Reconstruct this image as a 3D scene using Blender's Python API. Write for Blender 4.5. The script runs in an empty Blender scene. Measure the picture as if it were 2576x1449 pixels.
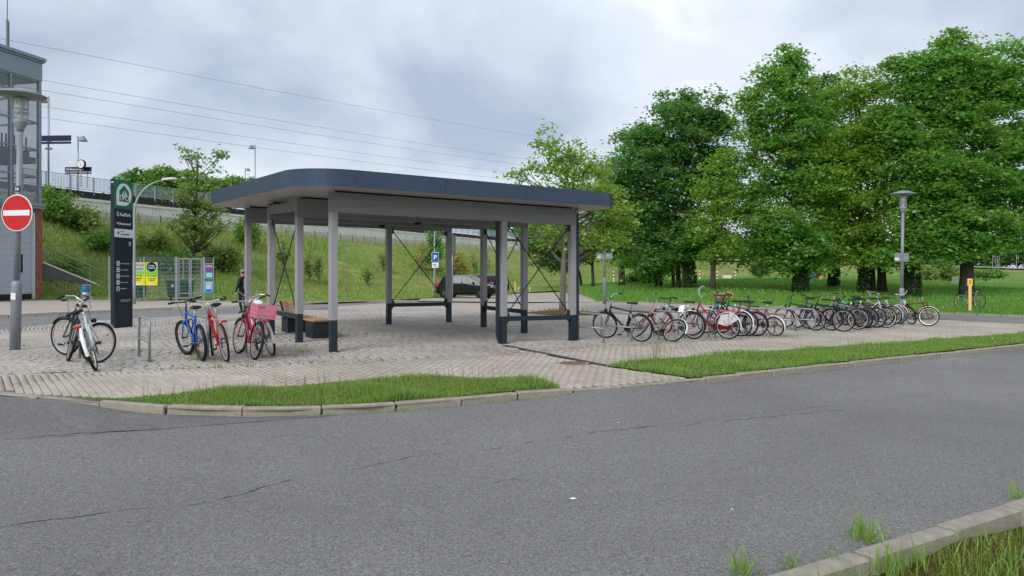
import bpy, bmesh, math, random
import numpy as np
from mathutils import Vector, Matrix

R = math.radians
random.seed(7)
rng = np.random.default_rng(7)
S = bpy.context.scene
COL = S.collection

# ------------------------------------------------------------------ camera
CAMH, FPX, CX, HY = 1.65, 1900.0, 1288.0, 692.0      # eye height; focal length, centre, horizon in a 2576 px wide frame
cam_d = bpy.data.cameras.new('camera')
cam = bpy.data.objects.new('camera', cam_d)
COL.objects.link(cam)
cam.location = (0, 0, CAMH)
cam.rotation_euler = (R(90), 0, 0)
cam_d.sensor_width = 36
cam_d.lens = 36 * FPX / 2576
cam_d.shift_y = -(724.5 - HY) / 2576
cam_d.clip_start = 0.05
cam_d.clip_end = 5000
S.camera = cam

# ------------------------------------------------------------------ world (overcast), sun, exposure
SUN_EL, SUN_AZ = 36.0, 207.0       # azimuth: 0 = +Y, clockwise
W = bpy.data.worlds.new('World')
S.world = W
W.use_nodes = True
nt = W.node_tree
nt.nodes.clear()
N = nt.nodes.new
L_ = nt.links.new
out = N('ShaderNodeOutputWorld'); bg = N('ShaderNodeBackground')
sky = N('ShaderNodeTexSky'); sky.sky_type = 'NISHITA'; sky.sun_disc = False
sky.sun_elevation = R(SUN_EL); sky.sun_rotation = R(SUN_AZ)
sky.air_density = 1.0; sky.dust_density = 2.0
tc = N('ShaderNodeTexCoord'); sep = N('ShaderNodeSeparateXYZ')
L_(tc.outputs['Generated'], sep.inputs[0])
mx = N('ShaderNodeMath'); mx.operation = 'MAXIMUM'; mx.inputs[1].default_value = 0.0
L_(sep.outputs['Z'], mx.inputs[0])
ad = N('ShaderNodeMath'); ad.operation = 'ADD'; ad.inputs[1].default_value = 0.38
L_(mx.outputs[0], ad.inputs[0])
dvx = N('ShaderNodeMath'); dvx.operation = 'DIVIDE'; L_(sep.outputs['X'], dvx.inputs[0]); L_(ad.outputs[0], dvx.inputs[1])
dvy = N('ShaderNodeMath'); dvy.operation = 'DIVIDE'; L_(sep.outputs['Y'], dvy.inputs[0]); L_(ad.outputs[0], dvy.inputs[1])
cmb = N('ShaderNodeCombineXYZ'); L_(dvx.outputs[0], cmb.inputs[0]); L_(dvy.outputs[0], cmb.inputs[1])
cmb.inputs[2].default_value = 21.4
n1 = N('ShaderNodeTexNoise'); n1.inputs['Scale'].default_value = 1.55; n1.inputs['Detail'].default_value = 7
n1.inputs['Roughness'].default_value = 0.5; n1.inputs['Distortion'].default_value = 0.35
L_(cmb.outputs[0], n1.inputs['Vector'])
cr = N('ShaderNodeValToRGB')
e = cr.color_ramp.elements
e[0].position = 0.34; e[0].color = (3.05, 3.5, 4.4, 1)
e[1].position = 0.66; e[1].color = (7.4, 7.7, 8.1, 1)
m1 = cr.color_ramp.elements.new(0.47); m1.color = (4.4, 4.85, 5.6, 1)
m2 = cr.color_ramp.elements.new(0.60); m2.color = (5.75, 6.15, 6.8, 1)
L_(n1.outputs['Fac'], cr.inputs[0])
mixs = N('ShaderNodeMixRGB'); mixs.inputs[0].default_value = 0.93
L_(sky.outputs[0], mixs.inputs[1]); L_(cr.outputs[0], mixs.inputs[2])
L_(mixs.outputs[0], bg.inputs['Color'])
bg.inputs['Strength'].default_value = 0.1
L_(bg.outputs[0], out.inputs['Surface'])

sd = bpy.data.lights.new('sun', 'SUN')
sd.energy = 1.5; sd.angle = R(25); sd.color = (1.0, 0.96, 0.9)
so = bpy.data.objects.new('sun', sd)
COL.objects.link(so)
az, el = R(SUN_AZ), R(SUN_EL)
sdir = Vector((math.sin(az) * math.cos(el), math.cos(az) * math.cos(el), math.sin(el)))
so.rotation_euler = sdir.to_track_quat('Z', 'Y').to_euler()
so.location = (0, -20, 40)
S.view_settings.view_transform = 'Standard'
S.view_settings.look = 'None'
S.view_settings.gamma = 1
S.view_settings.exposure = 0.64

# ------------------------------------------------------------------ ground heights and placement helpers
def smooth(t):
    t = min(1.0, max(0.0, t))
    return t * t * (3 - 2 * t)

def Z(x, y):
    p = 0.055 - 0.030 * (x + 3.77) + 0.017 * (y - 15.94)
    k = 14.0
    a = (0.13 - p) * k
    p = 0.13 - (a if a > 30 else math.log1p(math.exp(a)) if a > -30 else 0.0) / k
    a = (p + 0.45) * k
    p = -0.45 + (a if a > 30 else math.log1p(math.exp(a)) if a > -30 else 0.0) / k
    al = 0.83 * (x - 1.55) + 0.557 * (y - 4.45)
    s = -0.557 * (x - 1.55) + 0.83 * (y - 4.45)
    zn = max(-0.4, min(0.15, -0.1 - 0.03 * al))
    t = smooth(s / 6.4)
    return (1 - t) * zn + t * p

def march(px, py, fn, y0=2.0, y1=400.0):
    dx, dz = (px - CX) / FPX, (HY - py) / FPX
    g = lambda Y: CAMH + dz * Y - fn(dx * Y, Y)
    a = y0
    while a < y1:
        b = a * 1.02
        if g(b) <= 0:
            for _ in range(30):
                m = (a + b) / 2
                if g(m) > 0: a = m
                else: b = m
            break
        a = b
    return Vector((dx * a, a, fn(dx * a, a)))

def gp(px, py):
    return march(px, py, Z)

def at(px, py, Y):
    return Vector(((px - CX) / FPX * Y, Y, CAMH + (HY - py) / FPX * Y))

# ------------------------------------------------------------------ materials
def newmat(name):
    m = bpy.data.materials.new(name); m.use_nodes = True
    nt = m.node_tree
    return m, nt, nt.nodes['Principled BSDF']

def mixcol(nt, fac, a, b, blend='MIX'):
    n = nt.nodes.new('ShaderNodeMixRGB'); n.blend_type = blend
    if isinstance(fac, float): n.inputs[0].default_value = fac
    else: nt.links.new(fac, n.inputs[0])
    for i, c in ((1, a), (2, b)):
        if isinstance(c, tuple): n.inputs[i].default_value = (*c[:3], 1)
        else: nt.links.new(c, n.inputs[i])
    return n.outputs[0]

def noise(nt, scale, detail=4, rough=.55, coord='Object', dist=0.0, vec=None):
    if vec is None:
        t = nt.nodes.new('ShaderNodeTexCoord')
        vec = t.outputs[coord]
    n = nt.nodes.new('ShaderNodeTexNoise'); n.inputs['Scale'].default_value = scale
    n.inputs['Detail'].default_value = detail; n.inputs['Roughness'].default_value = rough
    n.inputs['Distortion'].default_value = dist
    nt.links.new(vec, n.inputs['Vector'])
    return n.outputs['Fac']

def ramp(nt, fac, stops):
    n = nt.nodes.new('ShaderNodeValToRGB')
    el = n.color_ramp.elements
    el[0].position, el[0].color = stops[0][0], (*stops[0][1], 1)
    el[1].position, el[1].color = stops[-1][0], (*stops[-1][1], 1)
    for p, c in stops[1:-1]:
        q = el.new(p); q.color = (*c, 1)
    nt.links.new(fac, n.inputs[0])
    return n.outputs[0]

def bump(nt, b, h, strength=.3, dist=.01):
    n = nt.nodes.new('ShaderNodeBump'); n.inputs['Strength'].default_value = strength
    n.inputs['Distance'].default_value = dist
    nt.links.new(h, n.inputs['Height']); nt.links.new(n.outputs[0], b.inputs['Normal'])

def sc(c, k):
    return tuple(min(1.0, v * k) for v in c)

def M(name, col, rough=.5, metal=0.0, var=.25, nscale=6.0, bmp=0.0, spec=None):
    m, nt, b = newmat(name)
    f = noise(nt, nscale, 5)
    nt.links.new(mixcol(nt, f, sc(col, 1 - var), sc(col, 1 + var)), b.inputs['Base Color'])
    b.inputs['Roughness'].default_value = rough
    b.inputs['Metallic'].default_value = metal
    b.inputs['Specular IOR Level'].default_value = .28 if spec is None else spec
    if bmp:
        bump(nt, b, noise(nt, nscale * 8, 4), bmp, .01)
    return m

def GLASS(name, col=(.02, .025, .03), rough=.05):
    m, nt, b = newmat(name)
    f = noise(nt, 2.0)
    nt.links.new(mixcol(nt, f, sc(col, .8), sc(col, 1.2)), b.inputs['Base Color'])
    b.inputs['Roughness'].default_value = rough
    b.inputs['Specular IOR Level'].default_value = .12
    return m

def CLEAR(name, alpha=.35, col=(.6, .66, .7)):
    m, nt, b = newmat(name)
    f = noise(nt, 1.5)
    nt.links.new(mixcol(nt, f, sc(col, .9), sc(col, 1.1)), b.inputs['Base Color'])
    b.inputs['Roughness'].default_value = .08
    b.inputs['Alpha'].default_value = alpha
    return m

def island(nt):
    return nt.nodes.new('ShaderNodeNewGeometry').outputs['Random Per Island']

def LEAF(name, a, b_, trans=.35, nscale=.35, k=1.0):
    a = tuple(v * k for v in a); b_ = tuple(v * k for v in b_)
    m = bpy.data.materials.new(name); m.use_nodes = True
    nt = m.node_tree; nt.nodes.clear()
    o = nt.nodes.new('ShaderNodeOutputMaterial')
    c = mixcol(nt, island(nt), a, b_)
    f = noise(nt, nscale, 3)
    c = mixcol(nt, f, c, mixcol(nt, .5, c, tuple(v * 1.5 for v in b_)))
    d = nt.nodes.new('ShaderNodeBsdfDiffuse'); t = nt.nodes.new('ShaderNodeBsdfTranslucent')
    g = nt.nodes.new('ShaderNodeBsdfGlossy'); g.inputs['Roughness'].default_value = .45
    g.inputs['Color'].default_value = (.7, .8, .75, 1)
    nt.links.new(c, d.inputs['Color'])
    nt.links.new(mixcol(nt, .5, c, (a[0] * 2.2 + .03, a[1] * 2.1 + .02, a[2] * .7)), t.inputs['Color'])
    mm = nt.nodes.new('ShaderNodeMixShader'); mm.inputs[0].default_value = trans
    nt.links.new(d.outputs[0], mm.inputs[1]); nt.links.new(t.outputs[0], mm.inputs[2])
    m2 = nt.nodes.new('ShaderNodeMixShader'); m2.inputs[0].default_value = .05
    nt.links.new(mm.outputs[0], m2.inputs[1]); nt.links.new(g.outputs[0], m2.inputs[2])
    nt.links.new(m2.outputs[0], o.inputs[0])
    return m

def asphalt(name, k=1.0):
    m, nt, b = newmat(name)
    big = noise(nt, .16, 5, .6, dist=.5)
    mid = noise(nt, 1.3, 6, .65)
    fine = noise(nt, 62, 4, .75)
    spk = noise(nt, 120, 2, .6)
    base = ramp(nt, big, [(.3, sc((.138, .137, .135), k)), (.7, sc((.245, .241, .233), k))])
    base = mixcol(nt, mixf(nt, mid, .55), base, sc((.172, .170, .167), k))
    c2 = ramp(nt, fine, [(.35, (.42, .42, .43)), (.5, (.95, .95, .95)), (.65, (1.55, 1.54, 1.52))])
    c = mixcol(nt, 1.0, base, c2, 'MULTIPLY')
    mid2 = noise(nt, 22, 3, .7)
    c = mixcol(nt, 1.0, c, ramp(nt, mid2, [(.3, (.78, .78, .79)), (.7, (1.2, 1.2, 1.19))]), 'MULTIPLY')
    c3 = ramp(nt, spk, [(.35, (.72, .72, .72)), (.65, (1.28, 1.28, 1.28))])
    c = mixcol(nt, 1.0, c, c3, 'MULTIPLY')
    nt.links.new(c, b.inputs['Base Color'])
    b.inputs['Roughness'].default_value = .85
    b.inputs['Specular IOR Level'].default_value = .3
    bump(nt, b, fine, .5, .008)
    return m

def mixf(nt, f, k):
    n = nt.nodes.new('ShaderNodeMath'); n.operation = 'MULTIPLY'; n.inputs[1].default_value = k
    nt.links.new(f, n.inputs[0])
    return n.outputs[0]

def paver(name, a, b_, use_obj=False):
    m, nt, b = newmat(name)
    r = island(nt)
    if use_obj:
        r = nt.nodes.new('ShaderNodeObjectInfo').outputs['Random']
    t = nt.nodes.new('ShaderNodeNewGeometry').outputs['Position']
    f = noise(nt, .5, 5, .6, vec=t)
    fine = noise(nt, 45, 4, .65, vec=t)
    c = mixcol(nt, r, a, b_)
    c = mixcol(nt, 1.0, c, ramp(nt, f, [(.3, (.80, .78, .76)), (.7, (1.12, 1.12, 1.12))]), 'MULTIPLY')
    c = mixcol(nt, 1.0, c, ramp(nt, fine, [(.3, (.8, .8, .8)), (.7, (1.18, 1.18, 1.18))]), 'MULTIPLY')
    nt.links.new(c, b.inputs['Base Color'])
    b.inputs['Roughness'].default_value = .85
    bump(nt, b, fine, .3, .004)
    return m

def grassground(name, cols, s1=.25, s2=3.0):
    m, nt, b = newmat(name)
    t = nt.nodes.new('ShaderNodeNewGeometry').outputs['Position']
    f1 = noise(nt, s1, 5, .6, vec=t); f2 = noise(nt, s2, 6, .7, vec=t); f3 = noise(nt, 28, 3, .7, vec=t)
    c = ramp(nt, f1, [(.35, cols[0]), (.5, cols[1]), (.66, cols[2])])
    c = mixcol(nt, 1.0, c, ramp(nt, f2, [(.3, (.6, .62, .55)), (.7, (1.35, 1.3, 1.3))]), 'MULTIPLY')
    c = mixcol(nt, 1.0, c, ramp(nt, f3, [(.3, (.6, .6, .6)), (.7, (1.35, 1.35, 1.35))]), 'MULTIPLY')
    nt.links.new(c, b.inputs['Base Color'])
    b.inputs['Roughness'].default_value = .95
    b.inputs['Specular IOR Level'].default_value = .1
    bump(nt, b, f2, .8, .12)
    return m

def bark(name, a, b_):
    m, nt, b = newmat(name)
    t = nt.nodes.new('ShaderNodeTexCoord'); mp = nt.nodes.new('ShaderNodeMapping')
    mp.inputs['Scale'].default_value = (9, 9, 1.6)
    nt.links.new(t.outputs['Object'], mp.inputs[0])
    f = noise(nt, 1.6, 6, .7, vec=mp.outputs[0])
    nt.links.new(ramp(nt, f, [(.3, a), (.7, b_)]), b.inputs['Base Color'])
    b.inputs['Roughness'].default_value = .95
    bump(nt, b, f, .8, .03)
    return m

def woodgrain(name, a, b_, axis='X', rough=.6, k=1.0):
    m, nt, b = newmat(name)
    t = nt.nodes.new('ShaderNodeTexCoord'); mp = nt.nodes.new('ShaderNodeMapping')
    s = {'X': (.8, 14, 14), 'Y': (14, .8, 14), 'Z': (14, 14, .8)}[axis]
    mp.inputs['Scale'].default_value = tuple(v * k for v in s)
    nt.links.new(t.outputs['Object'], mp.inputs[0])
    f = noise(nt, 1.4, 6, .65, vec=mp.outputs[0], dist=.4)
    nt.links.new(ramp(nt, f, [(.25, a), (.75, b_)]), b.inputs['Base Color'])
    b.inputs['Roughness'].default_value = rough
    bump(nt, b, f, .15, .003)
    return m

MT = {}
MT['asphalt'] = asphalt('asphalt', 1.02)
MT['asphalt_dark'] = asphalt('asphalt_darker', .90)
MT['asphalt_far'] = asphalt('asphalt_far', 1.15)
MT['crack'] = M('crack_tar', (.045, .045, .047), .8)
MT['sidepav'] = paver('sidewalk_paver', (.39, .345, .29), (.47, .425, .365))
MT['sidepav_o'] = paver('sidewalk_paver_single', (.39, .345, .29), (.47, .425, .365), True)
MT['plazapav'] = paver('plaza_paver', (.375, .345, .31), (.455, .425, .39))
MT['plazapav_o'] = paver('plaza_paver_single', (.375, .345, .31), (.455, .425, .39), True)
MT['sand'] = M('joint_sand', (.17, .148, .118), .95, var=.4, nscale=5, bmp=.3)
MT['sandfar'] = M('far_paving', (.40, .355, .315), .9, var=.15, nscale=1.2)
MT['kerb'] = M('kerb_concrete', (.31, .285, .235), .95, var=.45, nscale=7, bmp=.9)
MT['kerbpale'] = M('kerb_pale_concrete', (.46, .42, .34), .9, var=.2, nscale=3, bmp=.3)
MT['soil'] = grassground('verge_soil', [(.05, .075, .02), (.06, .10, .024), (.09, .10, .035)], .6, 4)
MT['moss'] = grassground('mossy_soil', [(.07, .065, .015), (.10, .075, .015), (.06, .085, .018)], 1.2, 7)
MT['lawn'] = grassground('lawn_grass', [(.08, .185, .028), (.115, .25, .036), (.155, .285, .05)], .10, 1.6)
MT['meadow'] = grassground('meadow_grass', [(.11, .20, .04), (.175, .25, .06), (.27, .26, .10)], .09, .9)
MT['bladeA'] = LEAF('grass_blade', (.105, .225, .030), (.24, .38, .075), .42, .8)
MT['bladeB'] = LEAF('lawn_blade', (.085, .215, .028), (.165, .335, .05), .4, .3)
MT['bladeC'] = LEAF('meadow_blade', (.13, .265, .05), (.30, .35, .10), .42, .12)
MT['straw'] = LEAF('straw_blade', (.28, .20, .08), (.16, .17, .05), .25, 1)
MT['weedleaf'] = LEAF('weed_leaf', (.11, .18, .04), (.26, .25, .09), .3, 1)
MT['drygrass'] = LEAF('dry_grass', (.34, .28, .13), (.30, .32, .12), .3, .2)
MT['mossleaf'] = LEAF('moss_frond', (.13, .075, .012), (.12, .13, .03), .2, 2)
MT['flower'] = M('dandelion_clock', (.75, .76, .72), .9)
MT['bark'] = bark('tree_bark', (.028, .022, .017), (.075, .062, .05))
MT['barkgrey'] = bark('young_bark', (.10, .09, .07), (.20, .18, .145))
MT['maple'] = LEAF('maple_leaf', (.075, .200, .060), (.160, .325, .092), .52)
MT['mapleL'] = LEAF('maple_leaf_light', (.100, .255, .050), (.225, .41, .085), .54)
MT['yellowg'] = LEAF('ash_leaf_yellowish', (.14, .275, .038), (.29, .44, .065), .52)
MT['linden'] = LEAF('linden_leaf', (.15, .28, .04), (.28, .40, .075), .5)
MT['darkleaf'] = LEAF('dark_leaf', (.055, .14, .052), (.11, .215, .07), .45)
MT['fresh'] = LEAF('fresh_leaf', (.10, .23, .04), (.18, .33, .07), .45)
MT['olive'] = LEAF('locust_leaf', (.15, .23, .06), (.26, .35, .10), .48)
MT['brownleaf'] = LEAF('reddish_young_leaf', (.33, .25, .09), (.36, .37, .11), .48)
MT['ivy'] = LEAF('ivy_leaf', (.022, .062, .02), (.05, .11, .032), .25)
MT['pine'] = LEAF('pine_needle', (.05, .085, .045), (.085, .12, .065), .2)
MT['galv'] = M('galvanised_steel', (.33, .36, .38), .5, .55, .18, 9)
MT['lampgrey'] = M('lamp_grey_paint', (.25, .275, .30), .5, .15, .08, 4)
MT['anthra'] = M('anthracite_steel', (.022, .034, .046), .42, .2, .15, 3)
MT['fascia'] = M('fascia_sheet', (.048, .075, .118), .36, .3, .10, .7)
MT['totem'] = M('totem_navy', (.014, .026, .040), .40, .1, .12, 2)
MT['wpost'] = woodgrain('grey_timber_post', (.265, .26, .275), (.355, .35, .37), 'Z', .75)
MT['wbeam'] = woodgrain('grey_timber_beam', (.205, .20, .22), (.275, .27, .295), 'X', .75)
MT['soffit'] = woodgrain('soffit_board', (.36, .335, .315), (.54, .51, .485), 'X', .45, .7)
MT['oak'] = woodgrain('bench_wood', (.34, .185, .07), (.50, .31, .14), 'X', .5)
MT['white'] = M('white_paint', (.78, .79, .80), .45, var=.05)
MT['offwhite'] = M('pale_grey_paint', (.62, .63, .65), .5, var=.08)
MT['red'] = M('sign_red', (.55, .018, .022), .4, var=.08)
MT['green'] = M('sign_green', (.01, .16, .075), .4, var=.08)
MT['black'] = M('black_plastic', (.014, .014, .015), .5, var=.3)
MT['rubber'] = M('tyre_rubber', (.011, .011, .012), .8, var=.3, nscale=12)
MT['chrome'] = M('bright_alloy', (.62, .63, .64), .3, .85, .1, 10)
MT['steeldk'] = M('dull_steel', (.16, .16, .165), .45, .7, .25, 12)
MT['rim'] = M('rim_alloy', (.60, .60, .60), .35, .6, .12, 10)
MT['rimdk'] = M('rim_dark', (.10, .10, .105), .45, .4, .2, 10)
MT['tail'] = M('red_lens', (.55, .015, .012), .25, var=.1)
MT['amber'] = M('amber_reflector', (.85, .28, .02), .3, var=.1)
MT['lens'] = M('clear_lens', (.75, .77, .78), .15, var=.05)
MT['pink'] = M('pink_plastic', (.62, .20, .28), .55, var=.08)
MT['plasticbag'] = M('white_plastic_bag', (.60, .66, .74), .45, var=.1, nscale=14, bmp=.5)
MT['wicker'] = M('wicker', (.22, .14, .07), .8, var=.4, nscale=30)
MT['cardboard'] = M('cardboard', (.42, .28, .12), .85, var=.1)
MT['brick'] = paver('red_brick', (.27, .075, .045), (.40, .13, .08), True)
MT['mortar'] = M('mortar', (.36, .31, .27), .9)
MT['panelgrey'] = M('grey_wall_panel', (.40, .43, .49), .6, var=.06, nscale=1.2)
MT['steelgrey'] = M('grey_blue_steel', (.24, .275, .33), .45, .3, .08, 2)
MT['towerglass'] = CLEAR('tower_glass', .25, (.30, .34, .38))
MT['darkint'] = M('dark_interior', (.05, .055, .06), .7)
MT['wall'] = M('concrete_wall', (.74, .73, .70), .9, var=.22, nscale=.9, bmp=.3)
MT['walldk'] = M('weathered_concrete', (.13, .125, .115), .95, var=.55, nscale=1.4, bmp=.4)
MT['plank'] = M('concrete_plank', (.52, .49, .43), .95, var=.35, nscale=1.5, bmp=.4)
MT['bitumen'] = M('dark_platform_edge', (.035, .036, .038), .85, var=.35)
MT['railgrey'] = M('railing_grey_paint', (.34, .42, .47), .5, .1, .08)
MT['navy'] = M('station_navy', (.008, .014, .055), .35, var=.1)
MT['skyblue'] = M('poster_blue', (.12, .42, .75), .5, var=.35, nscale=9)
MT['posterpurple'] = M('poster_purple', (.20, .08, .30), .5, var=.9, nscale=14)
MT['yellow'] = M('sign_yellow', (.85, .62, .02), .5, var=.06)
MT['posteryellow'] = M('poster_yellow', (.80, .78, .03), .5, var=.1)
MT['postergreen'] = M('poster_green', (.22, .60, .10), .5, var=.3, nscale=3)
MT['posterteal'] = M('poster_teal', (.30, .70, .65), .5, var=.2, nscale=3)
MT['posterpink'] = M('poster_magenta', (.75, .03, .12), .5, var=.1)
MT['binhdpe'] = M('bin_green_plastic', (.010, .12, .06), .5, var=.15)
MT['bluebag'] = M('blue_bin_bag', (.03, .16, .36), .4, var=.25, nscale=16, bmp=.6)
MT['bluep'] = M('blue_plastic', (.03, .14, .42), .5)
MT['orange'] = M('orange_plastic', (.80, .13, .01), .5)
MT['signblue'] = M('traffic_blue', (.01, .09, .38), .4)
MT['carblack'] = M('car_black_paint', (.005, .005, .006), .12, 0, .1, spec=.24)
MT['carblue'] = M('car_dark_blue_paint', (.008, .010, .018), .2, 0, .1, spec=.16)
MT['carglass'] = GLASS('car_glass', (.17, .20, .22), .2)
MT['carglassdk'] = GLASS('car_tinted_glass', (.018, .020, .024), .04)
MT['rust'] = M('rusty_iron', (.24, .14, .09), .85, .2, .45, 20, bmp=.4)
MT['draincover'] = M('drain_grate', (.055, .043, .038), .7, .4, .3, 20)
MT['skin'] = M('skin', (.50, .28, .20), .6, var=.06)
MT['cloth_black'] = M('black_jacket', (.013, .013, .015), .75, var=.5, nscale=9, bmp=.5)
MT['cloth_dark'] = M('dark_trousers', (.016, .017, .021), .85, var=.3)
MT['cloth_grey'] = M('grey_cap_cloth', (.22, .24, .27), .8)
MT['pack'] = M('grey_green_backpack', (.13, .19, .19), .7, var=.2)
MT['hair'] = M('brown_hair', (.05, .025, .012), .7)
MT['wire'] = M('overhead_wire', (.20, .22, .25), .5, .4)
MT['mulch'] = M('bark_mulch', (.13, .07, .04), .95, var=.6, nscale=14, bmp=.8)
MT['ballast'] = M('track_ballast', (.16, .13, .11), .95, var=.4, nscale=5)
MT['yellowpost'] = M('pale_yellow_plastic', (.75, .52, .20), .6, var=.08)
MT['litter'] = M('paper_litter', (.80, .80, .80), .8)

# ------------------------------------------------------------------ mesh building helpers
def tag(o, label=None, cat=None, group=None, kind=None):
    if label: o['label'] = label
    if cat: o['category'] = cat
    if group: o['group'] = group
    if kind: o['kind'] = kind
    return o

def empty(name, loc=(0, 0, 0), rz=0.0, label=None, cat=None, group=None):
    o = bpy.data.objects.new(name, None)
    COL.objects.link(o)
    o.location = loc; o.rotation_euler = (0, 0, rz)
    o.empty_display_size = .2
    return tag(o, label, cat, group)

class MB:
    def __init__(s):
        s.v = []; s.f = []; s.m = []
    def add(s, vs, fs, m=0, T=None):
        o = len(s.v)
        for p in vs:
            p = Vector(p)
            s.v.append(tuple(T @ p) if T is not None else tuple(p))
        for q in fs:
            s.f.append([i + o for i in q]); s.m.append(m)
        return s
    def box(s, c, sz, T=None, b=0.0, m=0):
        hx, hy, hz = sz[0] / 2, sz[1] / 2, sz[2] / 2
        c = Vector(c)
        if b <= 0:
            vs = [c + Vector((x * hx, y * hy, z * hz)) for x in (-1, 1) for y in (-1, 1) for z in (-1, 1)]
            fs = [(0, 1, 3, 2), (4, 6, 7, 5), (0, 4, 5, 1), (2, 3, 7, 6), (0, 2, 6, 4), (1, 5, 7, 3)]
            return s.add(vs, fs, m, T)
        vs = []; ix = {}
        for x in (-1, 1):
            for y in (-1, 1):
                for z in (-1, 1):
                    for a in range(3):
                        h = [hx - b, hy - b, hz - b]; h[a] += b
                        ix[(x, y, z, a)] = len(vs)
                        vs.append(c + Vector((x * h[0], y * h[1], z * h[2])))
        fs = []
        for a in range(3):
            o1, o2 = [i for i in range(3) if i != a]
            for sg in (-1, 1):
                q = []
                for p, r in ((-1, -1), (1, -1), (1, 1), (-1, 1)):
                    k = [0, 0, 0]; k[a] = sg; k[o1] = p; k[o2] = r
                    q.append(ix[(*k, a)])
                fs.append(q if (sg == 1) == (a != 1) else q[::-1])
        for a in range(3):
            o1, o2 = [i for i in range(3) if i != a]
            for p in (-1, 1):
                for r in (-1, 1):
                    k0 = [0, 0, 0]; k0[o1] = p; k0[o2] = r
                    A = list(k0); A[a] = -1; B = list(k0); B[a] = 1
                    q = [ix[(*A, o1)], ix[(*A, o2)], ix[(*B, o2)], ix[(*B, o1)]]
                    sgn = p * r * (1 if a != 1 else -1)
                    fs.append(q if sgn > 0 else q[::-1])
        for x in (-1, 1):
            for y in (-1, 1):
                for z in (-1, 1):
                    q = [ix[(x, y, z, 0)], ix[(x, y, z, 1)], ix[(x, y, z, 2)]]
                    fs.append(q if x * y * z > 0 else q[::-1])
        return s.add(vs, fs, m, T)
    def tube(s, pts, r, n=8, caps=True, closed=False, m=0, T=None):
        pts = [Vector(p) for p in pts]
        k = len(pts)
        rr = r if isinstance(r, (list, tuple)) else [r] * k
        vs = []; up = None
        for i, p in enumerate(pts):
            if closed: d = pts[(i + 1) % k] - pts[i - 1]
            else: d = pts[min(i + 1, k - 1)] - pts[max(i - 1, 0)]
            d = d.normalized() if d.length > 1e-9 else Vector((0, 0, 1))
            if up is None:
                up = Vector((0, 0, 1)) if abs(d.z) < .9 else Vector((1, 0, 0))
            a = d.cross(up)
            if a.length < 1e-4: a = d.cross(Vector((1, .3, 0)))
            a.normalize(); b = a.cross(d).normalized(); up = b
            for j in range(n):
                t = 2 * math.pi * j / n
                vs.append(p + (a * math.cos(t) + b * math.sin(t)) * rr[i])
        fs = []
        for i in range(k if closed else k - 1):
            for j in range(n):
                i2 = (i + 1) % k
                fs.append((i * n + j, i2 * n + j, i2 * n + (j + 1) % n, i * n + (j + 1) % n))
        if caps and not closed:
            fs.append(tuple(range(n))[::1]); fs.append(tuple((k - 1) * n + j for j in range(n))[::-1])
        return s.add(vs, fs, m, T)
    def lathe(s, prof, n=16, T=None, m=0):
        vs = []; fs = []
        for r, z in prof:
            for j in range(n):
                t = 2 * math.pi * j / n
                vs.append((r * math.cos(t), r * math.sin(t), z))
        for i in range(len(prof) - 1):
            for j in range(n):
                fs.append((i * n + j, i * n + (j + 1) % n, (i + 1) * n + (j + 1) % n, (i + 1) * n + j))
        fs.append(tuple(range(n))[::-1]); fs.append(tuple((len(prof) - 1) * n + j for j in range(n)))
        return s.add(vs, fs, m, T)
    def prism(s, poly, z0, z1, T=None, m=0):
        n = len(poly)
        a = sum(poly[i][0] * poly[(i + 1) % n][1] - poly[(i + 1) % n][0] * poly[i][1] for i in range(n))
        if a < 0: poly = poly[::-1]
        vs = [(x, y, z0) for x, y in poly] + [(x, y, z1) for x, y in poly]
        fs = [tuple(range(n))[::-1], tuple(range(n, 2 * n))]
        fs += [(i, (i + 1) % n, n + (i + 1) % n, n + i) for i in range(n)]
        return s.add(vs, fs, m, T)
    def mesh(s, name, mats, smooth=False):
        me = bpy.data.meshes.new(name)
        me.from_pydata(s.v, [], s.f)
        if not isinstance(mats, (list, tuple)): mats = [mats]
        for q in mats: me.materials.append(MT[q] if isinstance(q, str) else q)
        if len(mats) > 1: me.polygons.foreach_set('material_index', s.m)
        if smooth: me.polygons.foreach_set('use_smooth', [True] * len(me.polygons))
        me.update()
        return me
    def build(s, name, mats, parent=None, smooth=False, loc=None, rot=None):
        o = bpy.data.objects.new(name, s.mesh(name, mats, smooth))
        COL.objects.link(o)
        if parent is not None: o.parent = parent
        if loc is not None: o.location = loc
        if rot is not None: o.rotation_euler = rot
        return o

def inst(name, me, parent=None, loc=(0, 0, 0), rot=(0, 0, 0), scale=None):
    o = bpy.data.objects.new(name, me)
    COL.objects.link(o)
    if parent is not None: o.parent = parent
    o.location = loc; o.rotation_euler = rot
    if scale is not None: o.scale = scale
    return o

def np_mesh(name, V, F, mat_):
    me = bpy.data.meshes.new(name)
    V = np.asarray(V, np.float32); F = np.asarray(F, np.int32)
    k = F.shape[1]
    me.vertices.add(len(V)); me.vertices.foreach_set('co', V.ravel())
    me.loops.add(F.size); me.loops.foreach_set('vertex_index', F.ravel())
    me.polygons.add(len(F)); me.polygons.foreach_set('loop_start', np.arange(0, F.size, k, dtype=np.int32))
    try: me.polygons.foreach_set('loop_total', np.full(len(F), k, np.int32))
    except Exception: pass
    me.update(calc_edges=True)
    me.materials.append(MT[mat_] if isinstance(mat_, str) else mat_)
    return me

def np_obj(name, V, F, mat_, parent=None):
    o = bpy.data.objects.new(name, np_mesh(name, V, F, mat_))
    COL.objects.link(o)
    if parent is not None: o.parent = parent
    return o

def copy_tree(o, parent=None):
    c = o.copy(); COL.objects.link(c); c.parent = parent
    for ch in list(o.children): copy_tree(ch, c)
    return c

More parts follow.
